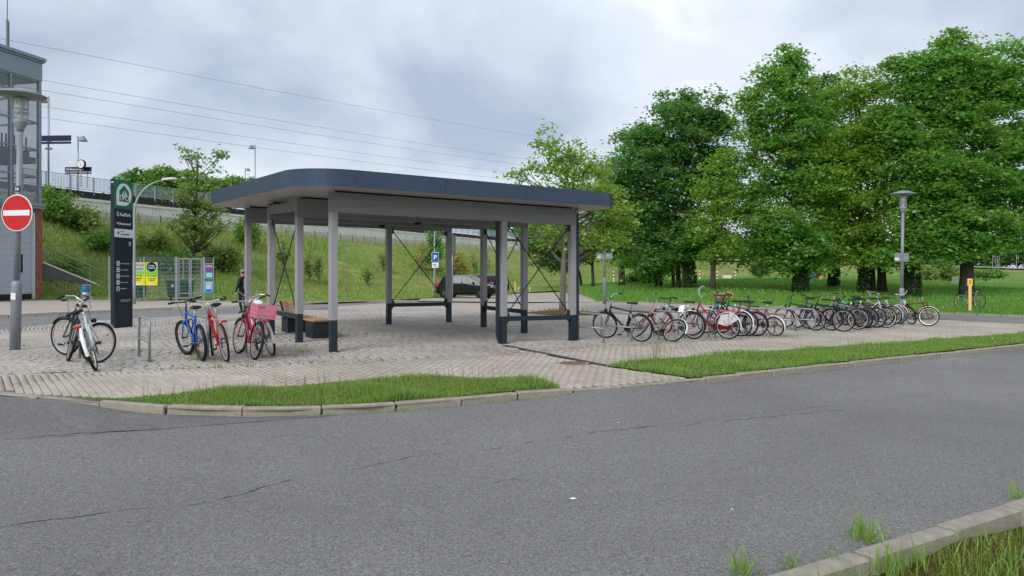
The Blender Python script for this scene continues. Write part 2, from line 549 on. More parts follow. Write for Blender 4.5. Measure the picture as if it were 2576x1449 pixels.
# lettering, made from the built-in font
def text_mesh(s, size=1.0, align='LEFT', mat_='white', bold=0.0):
    cu = bpy.data.curves.new('lettering', 'FONT')
    cu.body = s; cu.size = size; cu.align_x = align; cu.extrude = .001; cu.resolution_u = 2
    cu.offset = bold
    ob = bpy.data.objects.new('lettering_tmp', cu)
    COL.objects.link(ob)
    dg = bpy.context.evaluated_depsgraph_get()
    me = bpy.data.meshes.new_from_object(ob.evaluated_get(dg))
    bpy.data.objects.remove(ob); bpy.data.curves.remove(cu)
    me.materials.clear(); me.materials.append(MT[mat_])
    return me

TX = {
    'radpark': text_mesh('RadPark', .135, 'LEFT', 'white', .002),
    'wd_small': text_mesh('Waßmannsdorf', .098, 'LEFT', 'white', .0015),
    'schoenefeld': text_mesh('Schönefeld', .085, 'LEFT', 'totem', .001),
    'gemeinde': text_mesh('Gemeinde', .04, 'LEFT', 'totem'),
    'vbb': text_mesh('VBB', .055, 'CENTER', 'white', .001),
    'l1': text_mesh('Sammelschließanlage', .05, 'LEFT', 'white'),
    'l2': text_mesh('Sonderstellplätze', .05, 'LEFT', 'white'),
    'l3': text_mesh('Fahrradabstellanlage', .05, 'LEFT', 'white'),
    'l4': text_mesh('Reparaturstation', .05, 'LEFT', 'white'),
    'l5': text_mesh('Schließfächer', .05, 'LEFT', 'white'),
    'station': text_mesh('Waßmannsdorf', .42, 'LEFT', 'white', .004),
    'wolle': text_mesh('WOLLE', .26, 'CENTER', 'posterpink', .01),
    'faden': text_mesh('FADEN', .26, 'CENTER', 'posterpink', .01),
    'wollef': text_mesh('Wolle\nFestival', .16, 'CENTER', 'white', .003),
    'okt': text_mesh('4.+5.Okt.', .14, 'CENTER', 'black', .004),
    'stadt': text_mesh('Stadthalle\nErkner', .12, 'CENTER', 'black', .002),
    'P': text_mesh('P', .42, 'CENTER', 'white', .008),
    '26': text_mesh('26', .09, 'CENTER', 'white', .002),
}
# ================================================================== THE SETTING: ground, street, plaza, lawns
def inside(x, y, poly):
    c = False; j = len(poly) - 1
    for i in range(len(poly)):
        xi, yi = poly[i][0], poly[i][1]; xj, yj = poly[j][0], poly[j][1]
        if (yi > y) != (yj > y) and x < (xj - xi) * (y - yi) / (yj - yi) + xi: c = not c
        j = i
    return c

def inside_np(X, Y, poly):
    c = np.zeros(X.shape, bool); j = len(poly) - 1
    for i in range(len(poly)):
        xi, yi = poly[i][0], poly[i][1]; xj, yj = poly[j][0], poly[j][1]
        with np.errstate(divide='ignore', invalid='ignore'):
            t = ((yi > Y) != (yj > Y)) & (X < (xj - xi) * (Y - yi) / (yj - yi + 1e-12) + xi)
        c ^= t; j = i
    return c

def sheet(name, poly, fn, mat_, step=1.5, parent=None, skirt=0.0, maxx=140):
    bm = bmesh.new()
    vs = [bm.verts.new((p[0], p[1], 0)) for p in poly]
    bm.faces.new(vs)
    for ax in (0, 1):
        lo = min(p[ax] for p in poly); hi = max(p[ax] for p in poly)
        k = min(maxx, int((hi - lo) / step))
        for i in range(1, k):
            co = [0, 0, 0]; co[ax] = lo + (hi - lo) * i / k
            no = [0, 0, 0]; no[ax] = 1
            bmesh.ops.bisect_plane(bm, geom=bm.verts[:] + bm.edges[:] + bm.faces[:], plane_co=co, plane_no=no, dist=1e-5)
    bmesh.ops.triangulate(bm, faces=bm.faces[:])
    bm.normal_update()
    if bm.faces and sum(f.normal.z for f in bm.faces) < 0:
        bmesh.ops.reverse_faces(bm, faces=bm.faces[:])
    for v in bm.verts: v.co.z = fn(v.co.x, v.co.y)
    me = bpy.data.meshes.new(name); bm.to_mesh(me); bm.free()
    me.materials.append(MT[mat_])
    o = bpy.data.objects.new(name, me); COL.objects.link(o)
    if parent is not None: o.parent = parent
    else: o['kind'] = 'structure'
    return o

KERB_PX = [(-420, 952), (-200, 972), (0, 991), (160, 1003), (300, 1014), (405, 1023), (510, 1028), (615, 1030), (720, 1029), (930, 1021),
           (1130, 1006), (1300, 990), (1440, 981), (1580, 970), (1740, 956), (1870, 942), (1965, 932), (2230, 904), (2576, 868), (3100, 818), (3500, 786)]
KERB = [gp(*p) for p in KERB_PX]
EDGE_PX = [(-420, 948), (0, 943), (320, 933), (639, 922), (1000, 906), (1278, 890), (1437, 876), (1610, 867.6), (1755, 859), (1957, 848), (2126, 835.7), (2341, 818.5), (2446, 809)]
EDGE = [gp(*p) for p in EDGE_PX]
ROADP_PX = [(2446, 809), (2381, 801.5), (2300, 796), (2150, 787), (2000, 778), (1900, 773.5)]       # plaza tip towards the loop road
LAWNK_PX = [(1499, 760.5), (1607, 762), (1735, 766), (1900, 772.5), (1972, 772), (2341, 787), (2576, 796.6), (2900, 810), (3300, 826)]
LAWNK = [gp(*p) for p in LAWNK_PX]
PLAZAB_PX = [(1480, 761), (1270, 764), (1100, 762.5), (969, 763.5), (826, 772), (689, 785), (520, 793), (340, 801), (278, 805), (171, 810), (79, 820.6), (0, 830.6), (-420, 860)]
PLAZAB = [gp(*p) for p in PLAZAB_PX]
FARK_PX = [(-420, 815), (0, 797), (280, 783), (450, 776), (620, 771), (700, 768.5), (826, 761.5), (969, 758), (1090, 757), (1270, 760)]
FARK = [gp(*p) for p in FARK_PX]
SIDEB_PX = [(-420, 764), (0, 758), (110, 757.5), (340, 757), (480, 757), (620, 763), (690, 768)]      # back of the far pavement
SIDEB = [gp(*p) for p in SIDEB_PX]
V1_PX = [(160, 1001), (300, 1005), (420, 997), (640, 984), (800, 971), (950, 960), (1120, 955), (1260, 956), (1340, 964), (1410, 978), (1300, 985), (1130, 1001), (930, 1016), (720, 1024), (510, 1023), (405, 1018), (300, 1010)]
V1 = [gp(*p) for p in V1_PX]
V2_PX = [(1518, 921), (1600, 909), (1700, 902), (1900, 887), (2200, 867), (2400, 852), (2576, 839), (3100, 797), (3100, 814), (2576, 863.5), (2230, 899), (1965, 927), (1870, 937), (1740, 952), (1640, 938)]
V2 = [gp(*p) for p in V2_PX]

KSEG = [(a.x, a.y, c.x - a.x, c.y - a.y) for a, c in zip(KERB[:-1], KERB[1:])]
def ZR(x, y):
    px = CX + FPX * x / max(y, 1)
    w = max(smooth((330 - px) / 160), smooth((px - 1390) / 80) * smooth((1800 - px) / 90))
    if w > 0 and y > 6:
        d = min(math.hypot(x - ax - dx * (t := max(0, min(1, ((x - ax) * dx + (y - ay) * dy) / (dx * dx + dy * dy)))), y - ay - dy * t) for ax, ay, dx, dy in KSEG)
        return Z(x, y) - .10 + .068 * w * math.exp(-(d / 1.3) ** 2)
    return Z(x, y) - .10
NK0, NKD, NKN = Vector((1.55, 4.45)), Vector((.83, .557)), Vector((-.557, .83))
def nk(s, off=0.0):
    p = NK0 + NKD * s + NKN * off
    return p.x, p.y

# one great sheet reaching the horizon, below everything else
gbm = MB()
rad = [0, 15, 40, 90, 180, 400, 900, 2500]
for i, r in enumerate(rad):
    for j in range(48):
        t = 2 * math.pi * j / 48
        gbm.v.append((r * math.cos(t), r * math.sin(t), -0.85))
for i in range(len(rad) - 1):
    for j in range(48):
        gbm.f.append([i * 48 + j, (i + 1) * 48 + j, (i + 1) * 48 + (j + 1) % 48, i * 48 + (j + 1) % 48]); gbm.m.append(0)
g_ = gbm.build('ground', 'lawn'); g_['kind'] = 'structure'

street_poly = [(p.x, p.y) for p in KERB] + [nk(45, 0), nk(-30, 0)]
street = sheet('street', street_poly, ZR, 'asphalt', .6)
tag(street, 'grey worn asphalt street with fine cracks')
def crack(pts, w, jit, name='crack', mat_='crack'):
    b = MB(); P = []
    for a, c in zip(pts[:-1], pts[1:]):
        a = Vector(a[:2]); c = Vector(c[:2]); k = max(2, int((c - a).length / .12))
        for i in range(k): P.append(a.lerp(c, i / k))
    L = []
    off = 0.0
    for i, p in enumerate(P):
        q = P[min(i + 1, len(P) - 1)] - P[max(i - 1, 0)]
        n = Vector((-q.y, q.x)).normalized()
        off = off * .86 + random.uniform(-jit, jit) * 1.7
        ww = w * .8 * max(0.02, random.uniform(-.35, 1.2))
        c = p + n * off
        L.append((c + n * ww / 2, c - n * ww / 2))
    for i, (a, c) in enumerate(L):
        b.v += [(a.x, a.y, ZR(a.x, a.y) + .004), (c.x, c.y, ZR(c.x, c.y) + .004)]
        if i: b.f.append([2 * i - 2, 2 * i - 1, 2 * i + 1, 2 * i]); b.m.append(0)
    return b.build(name, mat_, street)
def rp(px, py): return march(px, py, ZR)
pp_ = [rp(-420, 966), rp(-200, 984), rp(0, 1001), rp(160, 1014), rp(300, 1026), rp(405, 1036), rp(510, 1041), rp(615, 1043), rp(720, 1042), rp(860, 1044), rp(760, 1052), rp(500, 1072), rp(200, 1090), rp(-40, 1112), rp(-420, 1128)]
patch = sheet('asphalt_patch', [(p.x, p.y) for p in pp_], lambda x, y: ZR(x, y) + .003, 'asphalt_dark', .6, parent=street)
crack([rp(-40, 1112), rp(200, 1090), rp(500, 1072), rp(760, 1052), rp(860, 1045)], .022, .02)
crack([rp(-40, 1335), rp(240, 1295), rp(480, 1265), rp(740, 1200), rp(960, 1165), rp(1180, 1130), rp(1500, 1085), rp(1760, 1066), rp(2150, 1030)], .016, .025)
crack([rp(1500, 1085), rp(2000, 1030), rp(2576, 960)], .010, .012)
crack([rp(1240, 1215), rp(1300, 1205), rp(1380, 1212)], .010, .02)
crack([rp(1440, 1225), rp(1500, 1195)], .008, .02)

# the pavement along the street and the round plaza: a joint-sand bed each, with stones on top
SIDE_POLY = [(p.x, p.y) for p in EDGE] + [(p.x, p.y) for p in [gp(2576, 815), gp(2900, 830), gp(3400, 790)]] + [(p.x, p.y) for p in KERB[::-1][1:]]
sidewalk = sheet('sidewalk', SIDE_POLY, lambda x, y: Z(x, y) - .018, 'sand', 1.2)
tag(sidewalk, 'pavement of buff concrete stones between street and plaza')
PLAZA_POLY = [(p.x, p.y) for p in EDGE] + [(p.x, p.y) for p in [gp(*q) for q in ROADP_PX[1:]]] + [(p.x, p.y) for p in LAWNK[:3][::-1]] + [(p.x, p.y) for p in PLAZAB]
plaza = sheet('plaza', PLAZA_POLY, lambda x, y: Z(x, y) - .016, 'sand', 1.4)
tag(plaza, 'round plaza paved with grey-buff stones in rings')
fc_poly = [(p.x, p.y) for p in EDGE] + [(24, 33), (45, 45), (40, 80), (0, 90), (-30, 62), (-45, 40), (-45, 18)]
forecourt = sheet('forecourt_ground', fc_poly, lambda x, y: Z(x, y) - .075, 'lawn', 3)
ploop = [(p.x, p.y) for p in LAWNK[3:]] + [(p.x, p.y) for p in [gp(3300, 870), gp(2900, 838), gp(2576, 816)]] + [(p.x, p.y) for p in [gp(*q) for q in ROADP_PX]]
loop_road = sheet('loop_road', ploop, lambda x, y: Z(x, y) - .03, 'asphalt_far', 2)
far_poly = [(p.x, p.y) for p in FARK] + [(p.x, p.y) for p in PLAZAB[1:]]
far_road = sheet('station_road', far_poly, lambda x, y: Z(x, y) - .05, 'asphalt_far', 2)
lot_poly = [(p.x, p.y) for p in [gp(1050, 757.5), gp(1270, 760.5), gp(1500, 760.5), gp(1560, 742), gp(1540, 733), gp(1250, 733), gp(1080, 737)]]
lot = sheet('parking_area', lot_poly, lambda x, y: Z(x, y) + .012, 'sandfar', 3)
fs_poly = [(p.x, p.y) for p in FARK[:6]] + [(p.x, p.y) for p in SIDEB[::-1]]
far_walk = sheet('far_sidewalk', fs_poly, lambda x, y: Z(x, y) + .05, 'sandfar', 3)

def zplane_np(X, Y):
    zf = np.frompyfunc(Z, 2, 1)
    return zf(X, Y).astype(float)

def stones(name, parent, C, ANG, SX, SY, top, mat_stuff, mat_one, n_single, near, side=.02):
    """C (n,2) centres, ANG (n) angles, SX/SY sizes: the n_single nearest to 'near' become objects, the rest one part."""
    n = len(C)
    zc = zplane_np(C[:, 0], C[:, 1]) + top + rng.normal(0, .0016, n)
    gx = (zplane_np(C[:, 0] + .5, C[:, 1]) - zplane_np(C[:, 0] - .5, C[:, 1]))
    gy = (zplane_np(C[:, 0], C[:, 1] + .5) - zplane_np(C[:, 0], C[:, 1] - .5))
    order = np.argsort(np.hypot(C[:, 0] - near[0], C[:, 1] - near[1]))
    one, rest = order[:n_single], order[n_single:]
    sx0, sy0 = float(np.median(SX)), float(np.median(SY))
    b = MB(); b.box((0, 0, -side / 2), (sx0, sy0, side), b=.005)
    me = b.mesh(name, mat_one)
    for i in one:
        o = inst(name, me, parent, (C[i, 0], C[i, 1], zc[i]))
        nrm = Vector((-gx[i], -gy[i], 1)).normalized()
        q = Vector((0, 0, 1)).rotation_difference(nrm).to_matrix() @ Matrix.Rotation(ANG[i], 3, 'Z')
        o.rotation_euler = q.to_euler()
        if abs(SX[i] - sx0) > .004: o.scale = (SX[i] / sx0, 1, 1)
    c, s = np.cos(ANG[rest]), np.sin(ANG[rest])
    V = []
    ch = .006
    for (kx, ky, zz, ins) in [(-1, -1, 0, 1), (1, -1, 0, 1), (1, 1, 0, 1), (-1, 1, 0, 1), (-1, -1, -side, 0), (1, -1, -side, 0), (1, 1, -side, 0), (-1, 1, -side, 0)]:
        lx = kx * (SX[rest] / 2 - ch * ins); ly = ky * (SY[rest] / 2 - ch * ins)
        X = C[rest, 0] + c * lx - s * ly; Y = C[rest, 1] + s * lx + c * ly
        zz_ = zc[rest] + gx[rest] * (X - C[rest, 0]) + gy[rest] * (Y - C[rest, 1]) + zz
        V.append(np.stack([X, Y, zz_], 1))
    V = np.stack(V, 1).reshape(-1, 3)
    base = (np.arange(len(rest)) * 8)[:, None, None]
    F = np.array([[0, 1, 2, 3], [0, 4, 5, 1], [1, 5, 6, 2], [2, 6, 7, 3], [3, 7, 4, 0]])[None] + base
    o = np_obj(name + '_field', V, F.reshape(-1, 4), mat_stuff, parent)
    o['kind'] = 'stuff'
    return o

# pavement stones: courses laid across the walk
ang = R(36)
cu_, su_ = math.cos(ang), math.sin(ang)
bx_, by_ = .102, .205                # course width along the walk, stone length across it
ii, jj = np.meshgrid(np.arange(-140, 330), np.arange(-40, 60), indexing='ij')
lx = ii * bx_; ly = jj * by_ + (ii % 2) * by_ / 2
ox, oy = -3.0, 12.5
PX = ox + cu_ * lx - su_ * ly; PY = oy + su_ * lx + cu_ * ly
ok = inside_np(PX, PY, SIDE_POLY) & ~inside_np(PX, PY, V1) & ~inside_np(PX, PY, V2) & (np.abs(PX / np.maximum(PY, 1)) < .75) & (PY < 40)
DR0, DR1 = gp(1270, 869), gp(1520, 919)       # drain channel line
dd = Vector((DR1.x - DR0.x, DR1.y - DR0.y)); dl = dd.length; dd.normalize()
def off_drain(X, Y):
    rx, ry = X - DR0.x, Y - DR0.y
    return ~((np.abs(-rx * dd.y + ry * dd.x) < .11) & (rx * dd.x + ry * dd.y > -.2) & (rx * dd.x + ry * dd.y < dl))
MH = gp(1441, 914)
KB = np.array([(p.x, p.y) for p in KERB])
def dist_line(X, Y, Q):
    D = np.full(X.shape, 1e9)
    for a, c in zip(Q[:-1], Q[1:]):
        d = c - a; t = np.clip(((X - a[0]) * d[0] + (Y - a[1]) * d[1]) / (d @ d), 0, 1)
        D = np.minimum(D, np.hypot(X - a[0] - t * d[0], Y - a[1] - t * d[1]))
    return D
EB = np.array([(p.x, p.y) for p in EDGE])
ok &= off_drain(PX, PY) & (np.hypot(PX - MH.x, PY - MH.y) > .33) & (dist_line(PX, PY, KB) > .225) & (dist_line(PX, PY, EB) > .085)
Cs = np.stack([PX[ok], PY[ok]], 1)
stones('paving_stone', sidewalk, Cs, np.full(len(Cs), ang), np.full(len(Cs), bx_ - .009), np.full(len(Cs), by_ - .007), 0.0,
       'sidepav', 'sidepav_o', 300, (-5.2, 10.6))
# plaza stones: rings about the middle of the plaza
RC = at(1010, 797, 27.5); rcx, rcy = RC.x, RC.y
Cx, Cy, An, Lx = [], [], [], []
bedpoly = None
lind = gp(1415, 788)
for k in range(3, 330):
    r = .10 * k + .05 if k < 400 else 0
    if r > 24: break
    ln = .24
    n = int(2 * math.pi * r / ln)
    if n < 6: continue
    th = (np.arange(n) + rng.uniform(0, 1) + rng.uniform(-.06, .06, n)) * 2 * math.pi / n
    Cx.append(rcx + r * np.cos(th)); Cy.append(rcy + r * np.sin(th)); An.append(th + math.pi / 2)
    Lx.append(2 * math.pi * r / n * rng.uniform(.83, .91, n))
Cx = np.concatenate(Cx); Cy = np.concatenate(Cy); An = np.concatenate(An); Lx = np.concatenate(Lx)
ok = inside_np(Cx, Cy, PLAZA_POLY) & (Cy < 33) & (np.abs(Cx / Cy) < .72) & (np.hypot(Cx - lind.x, Cy - lind.y) > 1.45) & off_drain(Cx, Cy) & (dist_line(Cx, Cy, EB) > .10)
Cp = np.stack([Cx[ok], Cy[ok]], 1)
stones('plaza_stone', plaza, Cp, An[ok], Lx[ok], np.full(ok.sum(), .086), .004, 'plazapav', 'plazapav_o', 300, (-7.4, 12.6))
# beyond 33 m the stones are too small to tell apart
far_plaza = [p for p in PLAZA_POLY]
sub = sheet('plaza_far_paving', [(x, y) for x, y in [(p.x, p.y) for p in LAWNK[:3][::-1]] + [(p.x, p.y) for p in PLAZAB[:5]] + [(-8, 33), (0, 33), (10, 33), (16, 33), (19, 34)] + [(gp(1900, 773.5).x, gp(1900, 773.5).y)]],
            lambda x, y: Z(x, y) + .008, 'sandfar', 2, parent=plaza)

# kerb stones: each a stone of its own
def kerb_line(name, label, pts, mat_, ln=1.0, w=.15, h=.24, lift=lambda i, n: 0.0, gap=.028, setback=.075, jit=.006, drop=None):
    root = empty(name); root['kind'] = 'structure'; root['label'] = label
    P = [Vector((p.x, p.y, 0)) for p in pts]
    b = MB(); b.box((0, 0, -h / 2), (ln - gap, w, h), b=.014)
    me = b.mesh('kerb_stone', mat_)
    seg = 0; a = P[0].copy(); i = 0
    cum = [0]
    for p, q in zip(P[:-1], P[1:]): cum.append(cum[-1] + (q - p).length)
    def pt(s):
        for k in range(len(P) - 1):
            if s <= cum[k + 1] or k == len(P) - 2:
                return P[k].lerp(P[k + 1], (s - cum[k]) / (cum[k + 1] - cum[k]))
    s = 0
    while s + ln < cum[-1]:
        A, B = pt(s), pt(s + ln)
        d = (B - A); n = Vector((-d.y, d.x, 0)).normalized()
        c = (A + B) / 2 + n * setback
        dz = drop(c.x, c.y, s) if drop else 0.0
        if dz is not None:
            za, zb = Z(A.x, A.y), Z(B.x, B.y)
            o = inst('kerb_stone', me, root, (c.x + random.gauss(0, jit), c.y + random.gauss(0, jit), (za + zb) / 2 + .015 - dz + random.gauss(0, .004)))
            o.rotation_euler = (random.gauss(0, .012), -math.atan2(zb - za, ln) + random.gauss(0, .008), math.atan2(d.y, d.x) + random.gauss(0, .006))
        s += ln
    return root
def front_drop(x, y, s):
    px = CX + FPX * x / y
    w = max(smooth((330 - px) / 130), smooth((px - 1390) / 80) * smooth((1800 - px) / 90))
    return .022 * w
kerb_line('street_kerb', 'grey concrete kerb stones edging the far side of the street', KERB, 'kerb', 1.0, drop=front_drop)
kerb_line('plaza_edging', 'flush edging stones between plaza and pavement', EDGE, 'plazapav_o', .5, .075, .08, drop=lambda x, y, s: .014, setback=0.0, jit=.002, gap=.008)
kerb_line('lawn_kerb', 'low concrete kerb stones edging the tree lawn', LAWNK, 'kerb', 1.0, .12, .2, drop=lambda x, y, s: -.05)
kerb_line('station_road_kerb', 'pale concrete kerb stones along the far station road pavement', FARK[:7], 'kerbpale', 1.0, .25, .2, drop=lambda x, y, s: -.07)
kerb_line('embankment_kerb', 'low kerb stones between station road and embankment grass', FARK[6:], 'kerb', 1.0, .12, .2, drop=lambda x, y, s: -.04)
# near kerb, seen from behind, with staggered stones
nkroot = empty('near_kerb'); nkroot['kind'] = 'structure'; nkroot['label'] = 'weathered concrete kerb stones beside the mossy verge'
b = MB(); b.box((0, 0, -.13), (1.0, .15, .26), b=.012); nkme = b.mesh('kerb_stone', 'kerb')
s = -9.6
random.seed(12)
for i in range(34):
    gap = random.choice([.015, .02, .07, .03])
    x, y = nk(s + .5, -.075 + random.gauss(0, .012))
    o = inst('kerb_stone', nkme, nkroot, (x, y, Z(x, y) + random.gauss(0, .01)))
    o.rotation_euler = (random.gauss(0, .015), .03 + random.gauss(0, .01), math.atan2(NKD.y, NKD.x) + random.gauss(0, .012))
    s += 1.0 + gap

# verges
ZV = lambda x, y: Z(x, y) + .012
verge_a = sheet('grass_verge', V1, ZV, 'soil', .8)
tag(verge_a, 'long tapering grass verge between pavement and street kerb')
verge_b = sheet('grass_verge', V2, ZV, 'soil', .8)
tag(verge_b, 'grass verge beside the street in front of the bicycle row')
verge_c = sheet('near_verge', [nk(-14, -.16), nk(40, -.16), nk(40, -9), nk(-14, -9)], lambda x, y: Z(x, y) - .10 + .03 * math.sin(3 * x + 2 * y), 'moss', .4)
tag(verge_c, 'mossy grass verge on the near side of the street')

# the tree lawn behind the loop road
LK = [(p.x, p.y) for p in LAWNK]
_g = gp(1500, 744)
LK2 = [(6, 100), (2, 75), (_g.x, _g.y)] + LK
def lawn_dist(x, y):
    best = 1e9; sg = 1
    for (ax, ay), (bx, by) in zip(LK2[:-1], LK2[1:]):
        dx, dy = bx - ax, by - ay
        t = max(0, min(1, ((x - ax) * dx + (y - ay) * dy) / (dx * dx + dy * dy)))
        d = math.hypot(x - ax - t * dx, y - ay - t * dy)
        if d < best: best = d
    return best
def ZL(x, y):
    d = lawn_dist(x, y)
    r = 1.25 * (1 - math.exp(-d / 11.0))
    w = math.sin(x * .35 + y * .2) * .06 + math.sin(x * .13 - y * .31) * .08
    return Z(x, y) + .05 + r + w * smooth(d / 4)
lawn_poly = LK + [(60, 25), (140, 30), (230, 150), (200, 260), (80, 205), (30, 150), (6, 100), (2, 75), (_g.x, _g.y)]
lawn = sheet('tree_lawn', lawn_poly, ZL, 'lawn', 2.5, maxx=70)
tag(lawn, 'green lawn under the big trees')

# ------------------------------------------------------------------ railway embankment with platform wall
WALLP = [(-41.5, 26), (-37.5, 44), (-34.7, 55.8), (-26.9, 75.5), (-21.1, 89), (-3.2, 129), (24.2, 169), (50, 188), (159, 234), (290, 275)]
ZTOP = [8.2, 8.2, 8.2, 8.2, 8.2, 8.15, 7.9, 5.3, 3.5, 3.0]
ZBOT = [6.6, 6.6, 6.6, 6.4, 6.25, 6.3, 6.2, 5.0, 3.2, 2.8]
BASE = [(-31.5, 28), (-28.6, 45), (-25.5, 47), (-18, 52), (-13.5, 62), (-1.5, 84), (16, 105), (45, 140), (130, 180), (250, 215)]
ZBASE = [.3, .35, .4, .25, .2, .2, .9, 1.1, .9, .8]
FOOT = [gp(-700, 775), gp(20, 758), gp(110, 757.5), gp(420, 757), gp(690, 767.5), gp(969, 757.5), gp(1250, 741), None, None, None]
def interp(A, t):
    i = min(len(A) - 2, int(t)); f = t - i
    if isinstance(A[0], tuple): return tuple(a + (b - a) * f for a, b in zip(A[i], A[i + 1]))
    return A[i] + (A[i + 1] - A[i]) * f
NS = 160
rows = []
FW = []
for i in range(10):
    if FOOT[i] is not None: FW.append((FOOT[i].x, FOOT[i].y, Z(FOOT[i].x, FOOT[i].y) + .04))
    else:
        q = BASE[i]; FW.append((q[0] - 2, q[1] - 14, ZBASE[i] - .1))
ek = MB(); NT = 17
def emb(t, v):
    """t along the line, v: 0 at the road edge, 1 at the slope's foot, 2 at the wall"""
    f = interp(FW, t); bs = interp(BASE, t); zb = interp(ZBASE, t); w = interp(WALLP, t); zt = interp(ZBOT, t)
    if v <= 1:
        q = v
        return Vector((f[0] + (bs[0] - f[0]) * q, f[1] + (bs[1] - f[1]) * q, f[2] + (zb - f[2]) * q * q))
    q = v - 1
    e_ = q * q * (3 - 2 * q) * .35 + q * .65
    n = math.sin(t * 9 + q * 5) * .12 + math.sin(t * 23 - q * 9) * .08
    return Vector((bs[0] + (w[0] - bs[0]) * q, bs[1] + (w[1] - bs[1]) * q, zb + (zt - zb) * e_ + n * math.sin(math.pi * q)))
for a in range(NS + 1):
    for c in range(NT + 1):
        ek.v.append(tuple(emb(a / NS * 8.99, c / NT * 2.0)))
for a in range(NS):
    for c in range(NT):
        o = a * (NT + 1) + c
        ek.f.append([o, o + NT + 1, o + NT + 2, o + 1]); ek.m.append(0)
bank = ek.build('embankment', 'meadow', smooth=True); bank['kind'] = 'structure'
bank['label'] = 'grassy railway embankment below the platform wall'
# deck behind the wall, and the track bed further along
dk = MB()
for a in range(NS + 1):
    t = a / NS * 8.99
    w = interp(WALLP, t); zt = interp(ZTOP, t)
    w2 = interp(WALLP, min(8.99, t + .05)); w1 = interp(WALLP, max(0, t - .05))
    d = Vector((w2[0] - w1[0], w2[1] - w1[1])).normalized(); nn = Vector((-d.y, d.x))
    for off, dz in ((.25, -.02), (3, 0), (10, 0), (16, -1.5)):
        dk.v.append((w[0] + nn.x * off, w[1] + nn.y * off, zt + dz))
for a in range(NS):
    for c in range(3):
        o = a * 4 + c
        dk.f.append([o, o + 4, o + 5, o + 1]); dk.m.append(0)
deck = dk.build('platform_deck', 'ballast'); deck['kind'] = 'structure'

# ------------------------------------------------------------------ grass (stuff)
def blade_mesh(P, H, Wd, lean, mat_, name, parent=None):
    n = len(P)
    a = rng.uniform(0, 2 * math.pi, n)
    dx, dy = np.cos(a), np.sin(a)
    l = np.abs(rng.normal(0, lean, n)) * H
    b = rng.uniform(0, 2 * math.pi, n)
    lx, ly = np.cos(b) * l, np.sin(b) * l
    V = np.empty((n, 5, 3))
    hw = Wd / 2
    V[:, 0] = P + np.stack([dx * hw, dy * hw, np.zeros(n)], 1)
    V[:, 1] = P - np.stack([dx * hw, dy * hw, np.zeros(n)], 1)
    m = P + np.stack([lx * .35, ly * .35, H * .6], 1)
    V[:, 2] = m - np.stack([dx * hw, dy * hw, np.zeros(n)], 1) * .75
    V[:, 3] = m + np.stack([dx * hw, dy * hw, np.zeros(n)], 1) * .75
    V[:, 4] = P + np.stack([lx, ly, H * np.sqrt(np.maximum(.15, 1 - (l / H) ** 2 * .5))], 1)
    base = (np.arange(n) * 5)[:, None, None]
    F = np.array([[0, 1, 2], [0, 2, 3], [3, 2, 4]])[None] + base
    o = np_obj(name, V.reshape(-1, 3), F.reshape(-1, 3), mat_, parent)
    return tag(o, kind='stuff')

def scatter_poly(poly, n, fn, clump=0.0):
    xs = [p[0] for p in poly]; ys = [p[1] for p in poly]
    out = []
    tot = 0
    while tot < n:
        X = rng.uniform(min(xs), max(xs), n); Y = rng.uniform(min(ys), max(ys), n)
        k = inside_np(X, Y, poly)
        out.append(np.stack([X[k], Y[k]], 1)); tot += k.sum()
        if not k.any(): break
    C = np.concatenate(out)[:n]
    zz = np.frompyfunc(fn, 2, 1)(C[:, 0], C[:, 1]).astype(float)
    return np.column_stack([C, zz])

def nz(C, s, ph=0.0):      # cheap smooth noise, 0..1
    x, y = C[:, 0] * s, C[:, 1] * s
    return .5 + .25 * (np.sin(x * 1.7 + ph + 1.3 * np.sin(y * 1.1)) + np.sin(y * 2.3 - ph + 1.1 * np.sin(x * .9 + 2)))

vp1 = [(p.x, p.y) for p in V1]; vp2 = [(p.x, p.y) for p in V2]
P = scatter_poly(vp1, 40000, ZV)
h = (.03 + .10 * nz(P, 1.6) ** 1.8) * rng.uniform(.5, 1.5, len(P))
pxx = CX + FPX * P[:, 0] / P[:, 1]
h *= np.clip((pxx - 150) / 500, .3, 1)
sel = rng.random(len(P)) < .10
blade_mesh(P[sel], h[sel] * 1.15, rng.uniform(.006, .011, sel.sum()), .6, 'straw', 'verge_straw'); tag(bpy.data.objects['verge_straw'], 'dry blades among the grass of the tapering verge', 'grass')
g1 = blade_mesh(P, h, rng.uniform(.006, .012, len(P)), .55, 'bladeA', 'verge_grass'); tag(g1, 'long green grass on the tapering verge', 'grass')
P = scatter_poly([q for q in vp2], 70000, ZV)
P = P[P[:, 1] < 34]
h = (.03 + .09 * nz(P, 1.5, 2) ** 1.8) * rng.uniform(.5, 1.5, len(P))
g2 = blade_mesh(P, h, rng.uniform(.008, .014, len(P)), .55, 'bladeA', 'verge_grass'); tag(g2, 'green grass on the verge before the bicycle row', 'grass')
# tall seed stalks along the verges
st = np.concatenate([scatter_poly(vp1, 330, ZV), scatter_poly(vp2, 420, ZV)])
tuft = gp(1660, 912)
st = np.concatenate([st, np.column_stack([rng.normal(tuft.x, .10, 26), rng.normal(tuft.y, .10, 26), np.full(26, tuft.z)])])
h = rng.uniform(.14, .36, len(st)); h[-26:] = rng.uniform(.4, .62, 26)
blade_mesh(st, h, np.full(len(st), .009), .25, 'straw', 'seed_stalks'); tag(bpy.data.objects['seed_stalks'], 'tall thin seed stalks standing out of the verge grass', 'grass')
